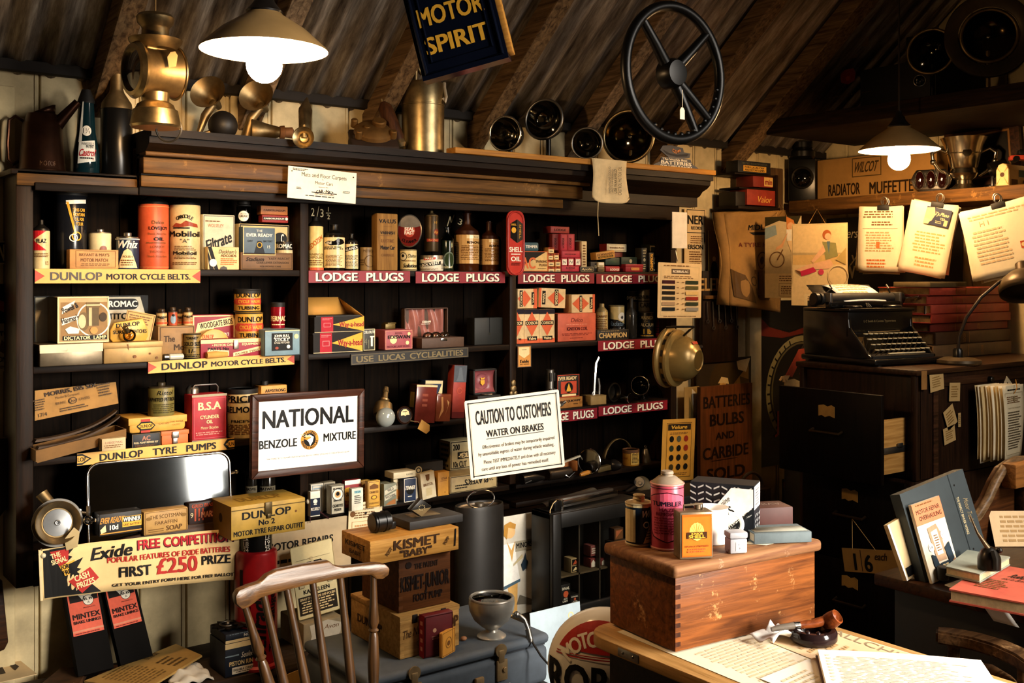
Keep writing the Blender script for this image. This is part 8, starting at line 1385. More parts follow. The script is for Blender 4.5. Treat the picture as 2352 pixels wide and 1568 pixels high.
# papers on bulldog clips
def sheaf(label,cx,cy0,cy1,w_,x,tilt,n,seed,ops,clip=True,extra=None):
 a_=AX(cx,cy0,x);c_=AX(cx,cy1,x);H_=a_.z-c_.z;o=root('paper_sheaf',label,'papers',(x,a_.y,a_.z),0,'sheaves of papers clipped to the shelf edge');rr=random.Random(seed);yw=R(-24)
 M0=Mx.Rotation(R(-90)-yw*0,4,'Z')@Mx.Rotation(R(18),4,'Z')@Mx.Rotation(R(tilt),4,'Y')
 for k in range(n):
  M=M0@Mx.Translation((rr.uniform(-.006,.006),-.004*(n-k),0))@Mx.Rotation(R(rr.uniform(-3.5,3.5)),4,'Y');ww=w_*rr.uniform(.92,1.02);hh=H_*rr.uniform(.9,1.04)if k else H_
  bow=rr.uniform(.004,.014);b=MB(PAPER if k%3 else OLDPAPER);b.sheet(lambda u,v:M@V(((u-.5)*ww,.0015*0-bow*math.sin(v*2.6)*(.4+u*.6),-hh*(1-v)+.012)),6,10);s_=b.build('sheet',o,solid=.0012)
  if k==0:
   pass
 Mf=M0@Mx.Translation((0,-.004*n-.017,0))
 b=MB(PAPER);b.sheet(lambda u,v:Mf@V(((u-.5)*w_,-.004*math.sin(v*2.6),-H_*(1-v)+.012)),6,10);s_=b.build('sheet',o,solid=.001)
 printing(s_,lambda u,v,e:Mf@V((u-w_/2,-.004*math.sin(v/H_*2.6)-e-.0004,v-H_+.012)),w_,H_,ops,'writing')
 if clip:
  Mc=M0@Mx.Translation((.01,-.004*n*.5,.006));b=MB(BLACKM);b.box(-.026,.026,-.004*n*.5-.022,.012,-.012,.012,.004,Mc);b.m(STEEL);b.torus(.013,.0022,Mc@Mx.Translation((0,-.004*n*.3-.012,.03))@Mx.Rotation(R(90),4,'X'),20,6,0,360,1.4);b.torus(.013,.0022,Mc@Mx.Translation((0,.008,.028))@Mx.Rotation(R(84),4,'X'),20,6,0,360,1.4);b.build('bulldog_clip',o)
 return o,Mf,w_,H_
FORM=[('l',.1,.82,.9,.94,3,'n'),('l',.3,.70,.8,.78,2,'n'),('r',.1,.66,.9,.664,'n'),('l',.15,.3,.85,.62,8,'#b59a6a'),('r',.5,.3,.502,.66,'n'),('l',.2,.05,.7,.2,3,'#c06a30')]
sheaf('thick sheaf of cream papers with a stamp, left of the three clips',2030,482,630,.185,4.05,1.5,7,1,FORM+[('r',.42,.36,.50,.46,'#c9703a')])
o,Mf,w_,H_=sheaf('tilted sheaf of papers with a dark tea card, middle of the clips',2152,474,640,.19,4.04,11,5,2,[('l',.2,.3,.9,.6,7,'#c9a46a'),('l',.3,.1,.8,.25,3,'#c9a46a')])
b=MB(mat('#17203a',.4));W2,H2=.10,.072;Mt=Mf@Mx.Translation((-.03,-.012,-.075))@Mx.Rotation(R(4),4,'Y');b.box(0,W2,0,.0015,0,H2,0,Mt);t=b.build('tea_card',o)
printing(t,lambda u,v,e:Mt@V((u,-e,v)),W2,H2,[('p',[(.0,.1),(.3,.2),(.4,.6),(.3,1),(.0,.9)],'#d8b48a'),('p',[(.0,.3),(.28,.3),(.2,.0),(0,0)],'c'),('t','Ty.Phoo',.66,.68,.2,'c',.56,'bi'),('t','TEA',.72,.42,.14,'c',.22,'b'),('l',.45,.12,.75,.3,2,'l'),('r',.8,.06,.94,.4,'#d8b48a')])
sheaf('large tilted sheaf of white papers with two stamps, right of the clips',2292,478,640,.27,3.96,-13,6,3,[('t','H I',.3,.78,.07,'#d9b88a',.12),('l',.1,.84,.9,.92,2,'#d9b88a'),('l',.1,.2,.6,.7,9,'#e0c59a'),('r',.70,.32,.78,.42,'#b5502e'),('r',.80,.33,.88,.43,'#55585a'),('c',.74,.37,.03,'c'),('c',.84,.38,.03,'c')])
# ================================================================ FILING CABINET, TYPEWRITER, LEDGERS
XF=3.30;ya,yb=2.07,2.56;zt=1.186
o=root('filing_cabinet','dark wooden filing cabinet with one drawer pulled open','filing cabinet',(0,0,0));FCSHADE=wood('#050302','#0c0603','z',.45,spec=.06);FCS=wood('#150b06','#2b190e','z',.45)  # drawer fronts get a near-black copy of the wood, their shade painted in
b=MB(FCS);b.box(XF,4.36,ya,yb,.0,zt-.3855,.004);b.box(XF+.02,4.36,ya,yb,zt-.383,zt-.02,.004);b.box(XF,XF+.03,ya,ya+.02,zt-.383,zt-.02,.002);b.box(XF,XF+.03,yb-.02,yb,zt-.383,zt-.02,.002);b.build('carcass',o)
b=MB(wood('#1c110a','#3a2414','x',.4));b.box(XF-.012,4.37,ya-.012,yb+.01,zt-.02,zt,.005);b.build('top',o)
b=MB(wood('#1c110a','#43291a','x',.4));z0_,z1_=.80,1.13
for bx in((3.40,4.28,ya-.006,ya,.66,.69),(3.40,4.28,ya-.006,ya,1.12,1.15),(3.40,3.43,ya-.006,ya,.69,1.12)):b.box(*bx,.002)
b.build('side_moulding',o)
b=MB(mat('#8a6030',.6));b.box(3.312,3.345,ya-.0135,ya-.012,1.118,1.182);b.build('tape_strip',o)
def drawer(z0,z1,out,nm):
 x=XF-out;b=MB(FCSHADE);b.box(x-.018,x,ya+.03,yb-.03,z0,z1,.003);d=b.build('drawer',o)
 if out>.05:q=MB(wood('#8f6430','#b98b4c','x',.6));q.box(x,XF+.02,ya+.05,ya+.062,z0+.03,z1-.09,.001);q.box(x,XF+.02,yb-.062,yb-.05,z0+.03,z1-.09,.001);q.box(x,XF+.02,ya+.062,yb-.062,z0+.03,z0+.04);q.build('drawer_side',d);q=MB(STEEL);q.box(x,XF+.02,ya+.046,ya+.05,z0+.10,z0+.122,.001);q.box(XF-.04,XF-.01,ya+.042,ya+.047,z0+.118,z0+.132,.001);q.build('runner',d)
 ym=(ya+yb)/2;zm=z0+(z1-z0)*.52
 q=MB(mat('#3a2a18',.35,.8,.4,14));q.tube([(x-.02,ym-.06,zm+.006),(x-.04,ym-.06,zm),(x-.042,ym+.06,zm),(x-.02,ym+.06,zm+.006)],.005,8);q.build('handle',d)
 q=MB(mat('#9a7636',.6));pts=[(-.034,-.02),(-.02,-.016),(-.006,-.022),(.012,-.016),(.034,-.022),(.034,.016),(.02,.022),(.004,.016),(-.012,.022),(-.034,.018)]
 q.prism(pts,.001,axes((x-.0192,ym+.005,z1-(z1-z0)*.24),V((0,-1,0)),V((1,0,0)),UP));q.build('paper_label',d)
drawer(.800,1.106,.14,0);drawer(.485,.792,.004,0);drawer(.17,.477,.004,0)
zt_=AX(1995,1205,3.25).z
o=plateX('price_card','yellowed price card reading 1/6 each hanging on the drawer handle','card',1936,1262,2066,1316,3.22,'#8f6c34',[('t','1',.22,.45,.7,'k',.05,'b'),('r',.33,.05,.342,.95,'k'),('t','6',.46,.42,.7,'k',.15,'b'),('t','each',.70,.72,.3,'#2a1c0c',.22,'bi')],roll=9,th=.0015)
bpy.context.view_layer.update();W_=max(v.co.x for v in o.data.vertices);H_=max(v.co.z for v in o.data.vertices);top=o.matrix_world.inverted()@V((3.256,(ya+yb)/2-.02,.64))
b=MB(mat('#a5824a',.8));b.tube([(W_*.2,0,H_-.003),top],.001,5);b.tube([top,(W_*.62,0,H_-.003)],.001,5);b.build('string',o)
GN='small paper notes on the filing cabinet side'
for i,(px,py,w_,h_,ro,lb)in enumerate(((2152,877,.072,.062,6,'topmost note nearest the cabinet corner'),(2193,900,.058,.066,-3,'plain note right of the topmost one'),(2183,958,.055,.075,26,'note turned on its corner in the middle'),(2181,998,.062,.058,10,'lowest square note with faint print'),(2204,964,.014,.05,1,'narrow slip beside the turned note'))):
 w_*=1.2;p=AY(px,py,ya-.0075);ex=V((math.cos(R(ro)),0,math.sin(R(ro))));ey=V((-math.sin(R(ro)),0,math.cos(R(ro))))
 plate('paper_note',lb,'note',p-ex*w_/2-ey*h_/2,ex,ey,w_,h_,'#b99a66',[('l',.15,.2,.85,.85,5,'#8a6a3a')],th=.0008,group=GN)
# hanging bundle of papers on the side
o=root('paper_bundle','fat bundle of curled printed forms hanging on the filing cabinet side','papers',AY(2270,862,ya-.01));rr=random.Random(9)
wb,hb=.15,.27;P=AY(2262,880,ya-.012)-o.location
for k in range(8):
 yy=-.008-.009*k;dx=-.055+.006*k+rr.uniform(-.006,.006);h2=hb*rr.uniform(.94,1.05)
 b=MB(PAPER if k%2 else OLDPAPER);b.sheet(lambda u,v:P+V((dx+(u-.3)*wb,yy-.02*(1-v)*(1-u)-.012*math.sin(v*2.2),-h2*(1-v))),6,10);b.build('sheet',o,solid=.001)
fm=lambda u,v,e=0:P+V((-.01+(u-.3)*wb,-.085-.02*(1-v)*(1-u)-.012*math.sin(v*2.2)-e,-hb*(1-v)))
b=MB(mat('#dccfae',.8,0,.12,10));b.sheet(lambda u,v:fm(u,v),6,10);t=b.build('sheet',o,solid=.001)
printing(t,lambda u,v,e:fm(u/wb,v/hb,e+.0005),wb,hb,[('f',.08,.08,.92,.9,.004,'#8a7a5a'),('l',.2,.92,.85,.96,1,'k'),('l',.15,.76,.85,.86,4,'n'),('t','NOW TO BE THE RECEIPT',.5,.70,.018,'#8a7a5a',.6),('l',.14,.15,.88,.66,15,'#5a5040'),('c',.5,.82,.03,'#8a7a5a',.04)],'printed_form')
b=MB(BLACKP);b.cyl(.012,-.12,.01,16,Mx.Translation(P+V((.04,0,.012)))@Mx.Rotation(R(90),4,'X').inverted()@Mx.Rotation(R(180),4,'X'),.002);b.build('peg',o)
b=MB(mat('#c98a34',.6));b.tube([P+V((.03,-.10,.02)),P+V((.02,-.11,-.01)),P+V((.018,-.1,-.03))],.0015,6);b.build('string',o)
ex=V((math.cos(R(-38)),0,math.sin(R(-38))));ey=V((math.sin(R(38)),0,math.cos(R(38))));p=AY(2308,935,ya-.03)
plate('invoice','slanting printed invoice sheet behind the hanging bundle','paper',p-ex*.06-ey*.10,ex,ey,.13,.2,'#d3c4a0',[('l',.1,.86,.9,.94,1,'k'),('l',.1,.55,.9,.82,6,'n'),('c',.8,.45,.04,'n')],th=.0012)
# typewriter
zt+=.0005
o=root('typewriter','black upright typewriter with a sheet of paper in its carriage','typewriter',(3.47,2.225,zt),R(-9));hw=.152;o.scale=(1.1,1.1,1.16)
TB=mat('#0e0d0c',.22,.1,.25,8)
sideprof=[(0,0),(.30,0),(.31,.06),(.31,.165),(.10,.165),(.095,.115),(.012,.035),(0,.03)]
for s_ in(-1,1):
 b=MB(TB);M=Mx.Translation((s_*hw-(.006 if s_>0 else-.006)-.006,0,0))@Mx.Rotation(R(90),4,'Z')@Mx.Translation((0,-.012,0));b.prism(sideprof,.012,M,.003);b.build('side_panel',o)
b=MB(TB);b.box(-hw-.012,hw+.012,-.03,.31,.004,.022,.006);b.build('base',o)
for sx in(-1,1):
 for yy in(-.01,.28):b=MB(BLACKM);b.cyl(.012,0,.006,12,Mx.Translation((sx*(hw-.02),yy,0)));b.build('foot',o)
b=MB(TB);b.box(-hw,hw,.098,.108,.085,.165,.002);b.box(-hw+.03,hw-.03,.094,.1,.085,.10,.002);b.build('front_plate',o)
printing(o,flat((-hw,.0975,.085),(1,0,0),(0,0,1)),2*hw,.08,[('t','L C Smith & Corona Typewriters',.48,.62,.09,'#6a5a3a',.5,'b')],'gold_lettering')
b=MB(TB);b.box(-hw-.002,hw+.004,.09,.31,.165,.176,.004);b.build('top_cover',o)
b=MB(BLACKM);b.box(-hw+.01,hw-.01,.0,.1,.022,.03);b.build('key_deck',o)
b=MB(mat('#cfc3a2',.3));c2=MB(STEEL)
for r_ in range(4):
 for k in range(11):
  x=-.122+.0235*k+.006*r_;y=.002+.022*r_;zz=.048+.0155*r_;b.cyl(.0078,zz,zz+.003,14,Mx.Translation((x,y,0)));c2.tube([(x,y+.004,zz),(x,y+.03,.03)],.0013,5)
b.box(-.085,.085,-.016,-.008,.036,.04,.002);b.build('keys',o);c2.build('key_levers',o)
b=MB(CHROME);b.box(-.07,.08,.088,.094,.098,.104,.002);b.build('tab_bar',o)
CW=.185;b=MB(BLACKM);b.cyl(.019,-CW,CW,24,Mx.Translation((0,.2,.205))@Mx.Rotation(R(90),4,'Y'),.002);b.build('platen',o)
for s_ in(-1,1):b=MB(BLACKP);b.cyl(.021,0,.02,22,Mx.Translation((s_*(CW+.006),.2,.205))@Mx.Rotation(R(90*s_),4,'Y'),.003);b.build('platen_knob',o)
b=MB(TB);b.box(-CW+.01,CW-.01,.16,.18,.178,.196,.002);b.box(-CW-.005,CW+.005,.225,.25,.178,.2,.003);b.build('carriage',o)
for s_ in(-1,1):b=MB(STEEL);b.box(s_*(CW-.02)-.006,s_*(CW-.02)+.006,.16,.24,.18,.225,.002);b.tube([(s_*(CW-.03),.2,.22),(s_*(CW-.05),.19,.24),(s_*(CW-.05),.2,.25)],.003,6);b.build('carriage_end',o)
b=MB(CHROME);b.tube([(CW-.0,.16,.205),(CW+.06,.15,.21),(CW+.085,.145,.19),(CW+.08,.14,.135)],[.004,.004,.005,.007],8);b.build('return_lever',o)
b=MB(mat('#2a241a',.5));b.sheet(lambda u,v:V((-.15+.3*u,.235+.06*v,.2+.05*v)),2,2);b.build('paper_rest',o,solid=.002)
pf=lambda u,v:V((-.088+.2*u+.008*v,.176+.16*v,.195+.052*math.sin(min(v*2.2,1.5))+.004*math.sin(u*3)))
b=MB(mat('W',.7,0,.04,8));b.sheet(pf,6,14);t=b.build('paper_sheet',o,solid=.0008)
printing(t,lambda u,v,e:pf(u/.2,v/.16)+V((0,-.0004,e+.0006)),.2,.16,[('l',.1,.1,.9,.8,7,'#c9b48a')],'typing')
b=MB(STEEL)
for k in(-1,0,1):b.tube([(k*.01,.150,.178),(k*.004,.165,.195)],.002,5)
b.build('type_guide',o)
for s_ in(-1,1):b=MB(BLACKP);b.cyl(.032,.176,.184,26,Mx.Translation((s_*.095,.135,0)),.002);b.build('ribbon_spool',o)
# ledgers
GL='ledgers stacked on the filing cabinet'
zz=zt+.0005;spec=[('bottom thick half leather ledger with marbled page edges',.052,'#6a5236',.0,'tan'),('second thick old ledger from the bottom of the stack',.05,'#4f3826',.03,'tan'),('dark plum ledger in the middle of the stack',.034,'#7a2a24',-.015,0),('red brown ledger above the dark plum one',.036,'#963226',-.03,0),('brightest red ledger of the stack',.036,'#b84a3a',-.02,0),('dark red ledger second from the top',.035,'#a03a2e',-.035,0),('topmost red ledger of the stack',.032,'#ad4030',-.04,0)]
for i,(lb,h,c_,dx,k)in enumerate(spec):
 x0,x1,y0,y1=3.80+dx+(.0 if k!='tan' else-.02),4.37+dx*.2,2.30+.008*(i%3),2.53
 b=MB(mat(c_,.45,0,.35,12,.1));w_,d_=x1-x0,y1-y0
 b.box(0,w_,0,d_,0,.004,.001);b.box(0,w_,0,d_,h-.004,h,.001)
 b.lathe([(h/2-.001,0),(h/2,.002),(h/2,w_-.002),(h/2-.001,w_)],16,Mx.Translation((0,.004,h/2))@Mx.Rotation(R(90),4,'Y'),90,270,.55)if 0 else b.box(0,w_,-.004,.004,.001,h-.001,.003)
 o=b.build('ledger',None,(x0,y0,zz));tag(o,lb,'book',GL)
 q=MB(mat('#a58450' if k else '#8a6a3c',.8,0,.5,60));q.box(.004,w_-.004,.005,d_-.004,.004,h-.004);q.build('page_block',o)
 printing(o,flat((0,-.0042,0),(1,0,0),(0,0,1)),w_,h,[('r',.30,.05,.306,.95,'#a5733a'),('r',.42,.05,.426,.95,'#a5733a'),('t','LEDGER' if i!=4 else 'DAY BOOK',.36 if i%2 else.6,.5,.03,'#a5733a',.7,'v')],'gilt_lettering');zz+=h+.0008
b=MB(mat('#5a4a2c',.8));b.box(0,.26,0,.16,0,.02,.002);o=b.build('paper_file',None,(3.62,2.54,zt),0);
o.location=(3.74,2.285,zz);tag(o,'worn grey paper file lying on top of the ledgers','file')
# desk lamp
p=AZ(2197,826,zt);o=root('desk_lamp','bronze coloured desk lamp with curved stem and domed shade','lamp',(3.66,2.125,zt));BZ=mat('#4a3c28',.4,.4,.3,10)
b=MB(BZ);b.lathe([(0,0),(.078,0),(.082,.006),(.08,.016),(.05,.024),(0,.026)],36);b.build('base',o)
b=MB(BLACKP);b.lathe([(.018,.024),(.018,.05),(.013,.058),(0,.058)],20);b.build('stem_socket',o)
e1=RC;b=MB(mat('#2a2018',.4,.4));pts=[V((0,0,.05))-e1*.0,e1*.0+UP*.10+e1*.004,e1*.03+UP*.17,e1*.085+UP*.245,e1*.15+UP*.30,e1*.2+UP*.325];b.tube(pts,.0065,10);b.build('stem',o)
ctr=e1*.235+UP*.30-FW*.02;d=(UP*.86+e1*.1+FW*.4).normalized();M=along(ctr,d)
b=MB(BZ);b.lathe([(.088,-.045),(.09,-.02),(.078,.01),(.05,.036),(.028,.046),(.026,.075),(.018,.082),(0,.083)],40,M);b.build('shade',o,solid=.0015)
b=MB(BLACKP);b.tube([e1*.19+UP*.32,e1*.215+UP*.34,ctr+d*.06],.010,10);b.build('swivel',o)
# ================================================================ FRONT TABLE AND CHEST
ZT_=.75
o=root('writing_table','narrow table covered with papers carrying the wooden chest','table',(0,0,0));TX0,TX1,TY0,TY1=1.478,1.935,.55,1.72
pts=[(TX0,TY0),(TX1,TY0),(TX1,TY1)]+[(TX0+.07+.07*math.cos(R(t)),TY1-.07+.07*math.sin(R(t)))for t in range(90,181,15)]
b=MB(wood('#8f6a3a','#b98f58','y',.5));b.prism([(x,-y)for x,y in pts],.026,Mx.Translation((0,0,ZT_-.026))@Mx.Rotation(R(90),4,'X').inverted()@Mx.Rotation(R(0),4,'X')if 0 else Mx.Translation((0,0,ZT_-.026))@axes((0,0,0),V((1,0,0)),V((0,0,1)),V((0,-1,0))),.004);b.build('top',o)
b=MB(CABW);b.box(TX0+.03,TX1-.02,TY0+.03,TY1-.06,.35,ZT_-.027,.003);b.build('apron',o)
for x in(TX0+.06,TX1-.05):
 for y in(TY0+.06,TY1-.1):b=MB(CABV);b.box(x-.025,x+.025,y-.025,y+.025,0,.36,.003);b.build('leg',o)
b=MB(STEEL);b.box(TX0-.0015,TX0+.001,1.54,1.60,ZT_-.021,ZT_-.004,.0005);b.sph((TX0-.0015,1.555,ZT_-.012),.003,8);b.sph((TX0-.0015,1.585,ZT_-.012),.003,8);b.build('metal_plate',o)
def sheetZ(name,label,pts,z,m,ops,cat='paper',th=.0006):
 o=slab(name,label,cat,[V((x,y,z))for x,y in pts],th,m);e1=V((*pts[1],z))-V((*pts[0],z));e2=V((*pts[3],z))-V((*pts[0],z))
 printing(o,flat((*pts[0],z),e1.normalized(),e2.normalized()),e1.length,e2.length,ops,'printing');return o
sheetZ('chart','large pale printed sheet spread over the table top',[(1.50,.70),(1.92,.72),(1.90,1.66),(1.53,1.66)],ZT_+.0012,mat('#dfd2b8',.7,0,.12,8),[('l',.08,.3,.5,.8,40,'#cdbb98'),('f',.5,.42,.9,.5,.003,'n')])
sheetZ('newspaper','pinkish newspaper with widely spaced capitals at the table edge',[(1.70,1.08),(1.905,1.12),(1.90,1.42),(1.735,1.42)],ZT_+.0026,mat('#d9b890',.7,0,.15,8),[('t','ALLCHIN',.82,.5,.14,'#8a7a60',.6,'d'),('l',.1,.1,.6,.9,12,'#c09a6a')],'newspaper')
sheetZ('drawing','white line drawing sheet lying at the table front',[(1.545,1.0),(1.73,1.02),(1.72,1.31),(1.56,1.30)],ZT_+.0034,mat('#e9e2d2',.7,0,.08,8),[('l',.1,.55,.6,.9,7,'#cfc0a0'),('p',[(.6,.4),(.62,.4),(.9,.52),(.88,.54)],'e'),('f',.55,.2,.95,.45,.01,'e')])
# chest
M=axes((1.74,1.58,ZT_+.0045),V((math.cos(R(-5)),math.sin(R(-5)),0)),V((math.sin(R(5)),math.cos(R(5)),0)),UP)
o=root('wooden_chest','old brown wooden chest with an overhanging rounded lid','chest',M.to_translation(),M=M);cw,cdp,chh=.40,.215,.148
b=MB(CHESTW);b.box(-cw/2,cw/2,-cdp/2,cdp/2,0,chh,.002);b.build('body',o)
b=MB(wood('#5f3c28','#86603f','x',.62,wear='#a58a72'));b.box(-cw/2-.012,cw/2+.012,-cdp/2-.012,cdp/2+.01,chh+.0005,chh+.026,.009,None,3);b.build('lid',o)
b=MB(wood('#2a140a','#4a2413','z',.45))
for k in range(7):
 zz=.01+k*.019;b.box(-cw/2-.0006,-cw/2+.013,-cdp/2-.0008,-cdp/2+.002,zz,zz+.009)
b.build('dovetails',o)
zc=ZT_+.0045+chh+.0265
def onc(px,py):return AZ(px,py,zc)
p=onc(1469,1252);s_=p.dot(FW)/F
def can_at(name,label,px,pyb,rp,htop,hbody,c_,ops,rim,top,face=0):
 p=AZ(px,pyb,zc);D=p.dot(FW);r=rp*D/F;pc=p+FW*r;h=hbody*D/F;H=htop*D/F
 b=MB(mat(c_,.35,.1,.25,18));b.lathe([(0,0),(r*.97,0),(r,.003),(r,h-.003),(r*.97,h),(0,h)],36);o=b.build(name,None,(pc.x,pc.y,zc+.0005),-math.atan2(pc.x,pc.y)+face);tag(o,label,'can','cans on the wooden chest')
 q=MB(rim);q.torus(r,.0022,Mx.Translation((0,0,.003)),36,8);q.torus(r,.0022,Mx.Translation((0,0,h)),36,8);q.build('rim',o)
 q=MB(rim if top=='screw' else mat('#8a7a68',.7,.2,.3,20));k=r*.42
 if top=='screw':q.lathe([(r*.95,h),(r*.8,h+.002),(k*1.2,h+.003),(k,h+.007),(k*1.15,h+.009),(k,h+.012),(k*1.1,H-.001),(k,H),(0,H)],30)
 else:q.lathe([(r,h),(r*.98,h+.002),(r*.55,h+(H-h)*.55),(k*.9,h+(H-h)*.6),(k*.8,h+(H-h)*.7),(k*.95,h+(H-h)*.8),(k*.85,H),(0,H)],30)
 q.build('cap',o);printing(o,round_(r,0),math.pi*r,h,ops,step=.008,gloss=.35);return o
can_at('polish_can','small dark blue and cream polish can at the chest corner',1471,1256,30,115,96,'#1c2a3c',[('r',0,0,1,.05,'c'),('r',0,.93,1,1,'c'),('r',.06,.1,.42,.88,'c'),('t','Whiz',.76,.78,.16,'w',.4,'bi'),('p',[(.6,.08),(.98,.08),(.9,.5),(.84,.6),(.78,.5)],'c'),('l',.66,.15,.95,.4,4,'n'),('o',.68,.52,.08,.025,'w')],mat('#c9b48c',.35,.3,.2,14),'screw')
can_at('haze_remover_can','tall pinkish red can with a cone top, largest on the chest',1538,1266,38,178,150,'#c04a5c',[('r',0,0,1,.04,'#d98a7a'),('r',0,.945,1,.955,'k'),('p',[(.12,.82),(.25,.86),(.5,.9),(.75,.86),(.88,.82),(.86,.3),(.8,.2),(.5,.12),(.2,.2),(.14,.3)],'#2a0a14'),('p',[(.14,.81),(.26,.85),(.5,.885),(.74,.85),(.86,.81),(.84,.3),(.78,.215),(.5,.135),(.22,.215),(.16,.3)],'#c85268'),('t','TUMBLER',.5,.72,.07,'#2a1a2a',.62,'b'),('t','HAZE',.5,.63,.05,'#7a1a2c',.3,'b'),('t','REMOVER',.5,.565,.05,'#7a1a2c',.44,'b'),('l',.22,.25,.8,.52,7,'#8a2436'),('r',0,.5,.1,.56,'k')],mat('#c98a7c',.4,.3,.2,14),'cone')
# junior petrol tin
p=AZ(1600,1284,zc);D=p.dot(FW);w_=82*D/F*.98;h_=108*D/F;th=R(-27)
b=MB(mat('#7d6a52',.4,.5,.4,16));d_=.042;b.box(-w_/2,w_/2,0,d_,0,h_,.003);o=b.build('petrol_tin',None,(p.x,p.y,zc+.0005),th);tag(o,'little orange shell pictured petrol tin at the chest front','tin')
fan=[(.5,.50)]+[(.5+.22*math.cos(R(t)),.57+.2*math.sin(R(t))+(.012 if(t//12)%2 else 0))for t in range(-12,193,12)]
printing(o,flat((-w_/2,-.0004,0),(1,0,0),(0,0,1)),w_,h_,[('r',.06,.05,.95,.95,'#a85416'),('r',.09,.08,.92,.9,'#b8661e'),('p',fan,'#e3b45a')]+[('p',[(.495,.5),(.505,.5),(.5+.2*math.cos(R(t))+.004,.57+.18*math.sin(R(t))),(.5+.2*math.cos(R(t))-.004,.57+.18*math.sin(R(t)))],'#b5762a')for t in range(20,165,24)]+[('r',.2,.44,.8,.58,'#3a2010'),('t','JUNIOR',.5,.545,.045,'y',.36,'b'),('t','SHELL',.5,.485,.06,'y',.5,'b'),('p',[(.36,.44),(.64,.44),(.5,.39)],'#e3b45a'),('t','SPECIALLY PREPARED',.5,.28,.035,'#7a3414',.7,'b'),('l',.2,.14,.8,.24,2,'#b5502a')],gloss=.3)
b=MB(mat('#7d6a52',.4,.5,.4,16));b.tube([(-.02,d_/2,h_),(-.02,d_/2,h_+.010),(.02,d_/2,h_+.012),(.02,d_/2,h_)],.0022,8);b.cyl(.007,h_,h_+.012,14,Mx.Translation((.012,d_/2+.006,0)),.001);b.build('handle',o)
# striped carton
p=AZ(1586,1226,zc);q_=AZ(1732,1240,zc);ex=(q_-p);ex.z=0;W_=ex.length;ex.normalize();D=(p+q_).dot(FW)/2;h_=122*D/F
hb_=[]
for r_ in range(8):
 for k in range(8):
  x0=.0+k*.125;y0=.02+r_*.125;up=.05 if k%2 else-.05
  hb_.append(('p',[(x0+.01,y0+(.0 if k%2 else.05)),(x0+.1,y0+(.05 if k%2 else.0)),(x0+.1,y0+.03+(.05 if k%2 else 0)),(x0+.01,y0+.03+(.0 if k%2 else.05))],'#b9b9b4'))
o=plate('striped_carton','black and white herringbone carton with a white diagonal band','box',p+V((0,0,.0006)),ex,UP,W_,h_,mat('#14181e',.5,0,.2,14),hb_+[('p',[(.15,.2),(.66,.95),(1,.95),(1,.62),(.5,.0),(.15,.0)],'W'),('p',[(.6,.0),(1,.5),(1,.0)],'#14181e'),('t','Genuine',.50,.63,.1,'k',.34,'i',40),('t','LUCAS',.52,.40,.17,'k',.42,'b',38),('t','EXCHANGE UNIT',.72,.28,.07,'k',.58,'b',40)],th=.07,gloss=.5)
printing(o,flat((W_,0,0),(0,1,0),(0,0,1)),.07,h_,[('r',0,.55,1,.98,'W'),('l',.15,.6,.85,.92,6,'e')]+[('p',[(.1+.25*k,y/10),(.3+.25*k,y/10+.04),(.3+.25*k,y/10+.065),(.1+.25*k,y/10+.025)],'#b9b9b4')for k in range(3)for y in range(0,5)],'side_label')
# mug
p=AZ(1636,1244,zc);o=root('mug','white enamel mug half hidden behind the orange tin','mug',(p.x,p.y,zc+.0005),R(-37));b=MB(mat('W',.18,0,.03,6));rm,hm=.034,.074
b.lathe([(0,0),(rm*.96,0),(rm,.004),(rm,hm),(rm*1.03,hm+.002),(rm*.94,hm),(rm*.92,.006),(0,.005)],36);b.build('body',o);b=MB(mat('W',.18,0,.03,6));b.torus(.021,.0045,Mx.Translation((rm+.010,0,hm*.5))@Mx.Rotation(R(90),4,'X'),26,10,-110,110,1.1);b.build('handle',o)
b=MB(mat('#9a9aa0',.4,0,.2,20));p=AZ(1690,1267,zc);b.box(-.019,.019,-.016,.016,0,.030,.003);b.box(-.0205,.0205,-.0175,.0175,.0305,.044,.004);o=b.build('small_tin',None,(p.x,p.y,zc+.0005),R(-25));tag(o,'small grey lidded tin marked with a white letter B','tin')
printing(o,flat((-.019,-.0163,0),(1,0,0),(0,0,1)),.038,.03,[('t','B',.5,.5,.6,'W',None,'b')])
p=AZ(1665,1265,zc);b=MB(STEEL);b.tube([(0,0,.006),(.03,.012,.008),(.045,.03,.006)],.004,8);b.cyl(.005,0,.008,10);tag(b.build('small_lever',None,(p.x-.005,p.y-.02,zc+.0005)),'small steel lever lying beside the grey tin','part')
# blue book and maroon box, paper
p=AZ(1790,1243,zc);o=root('old_book','worn grey blue book lying on the chest end','book',(p.x,p.y,zc+.0012),R(-28));b=MB(mat('#5a666a',.7,0,.35,14));b.box(-.065,.065,-.02,.055,0,.003,.001);b.box(-.065,.065,-.02,.055,.020,.023,.001);b.box(-.065,.065,-.021,-.017,.001,.022,.001);b.build('cover',o)
b=MB(mat('#b5ab94',.8,0,.3,60));b.box(-.062,.062,-.017,.052,.003,.020);b.build('page_block',o)
b=MB(mat('#8a8678',.8));b.add([(-.06,-.012,.0236),(.06,-.012,.0236),(.06,.03,.0236),(-.06,.03,.0236)],[(0,1,2,3)]);b.build('faded_label',o,solid=.0004)
p=AZ(1768,1208,zc);b=MB(mat('#4a2a26',.6,0,.3,14));b.box(-.05,.05,-.03,.04,0,.045,.003);o=b.build('maroon_box',None,(p.x+.01,p.y+.015,zc+.0005),R(-25));tag(o,'dusty maroon box with white scrawl at the back of the chest','box');printing(o,flat((-.05,-.03,.045),(1,0,0),(0,1,0)),.1,.07,[('t','AVIN',.55,.5,.3,'#8a7a70',.6,'u')],'chalked_lettering')
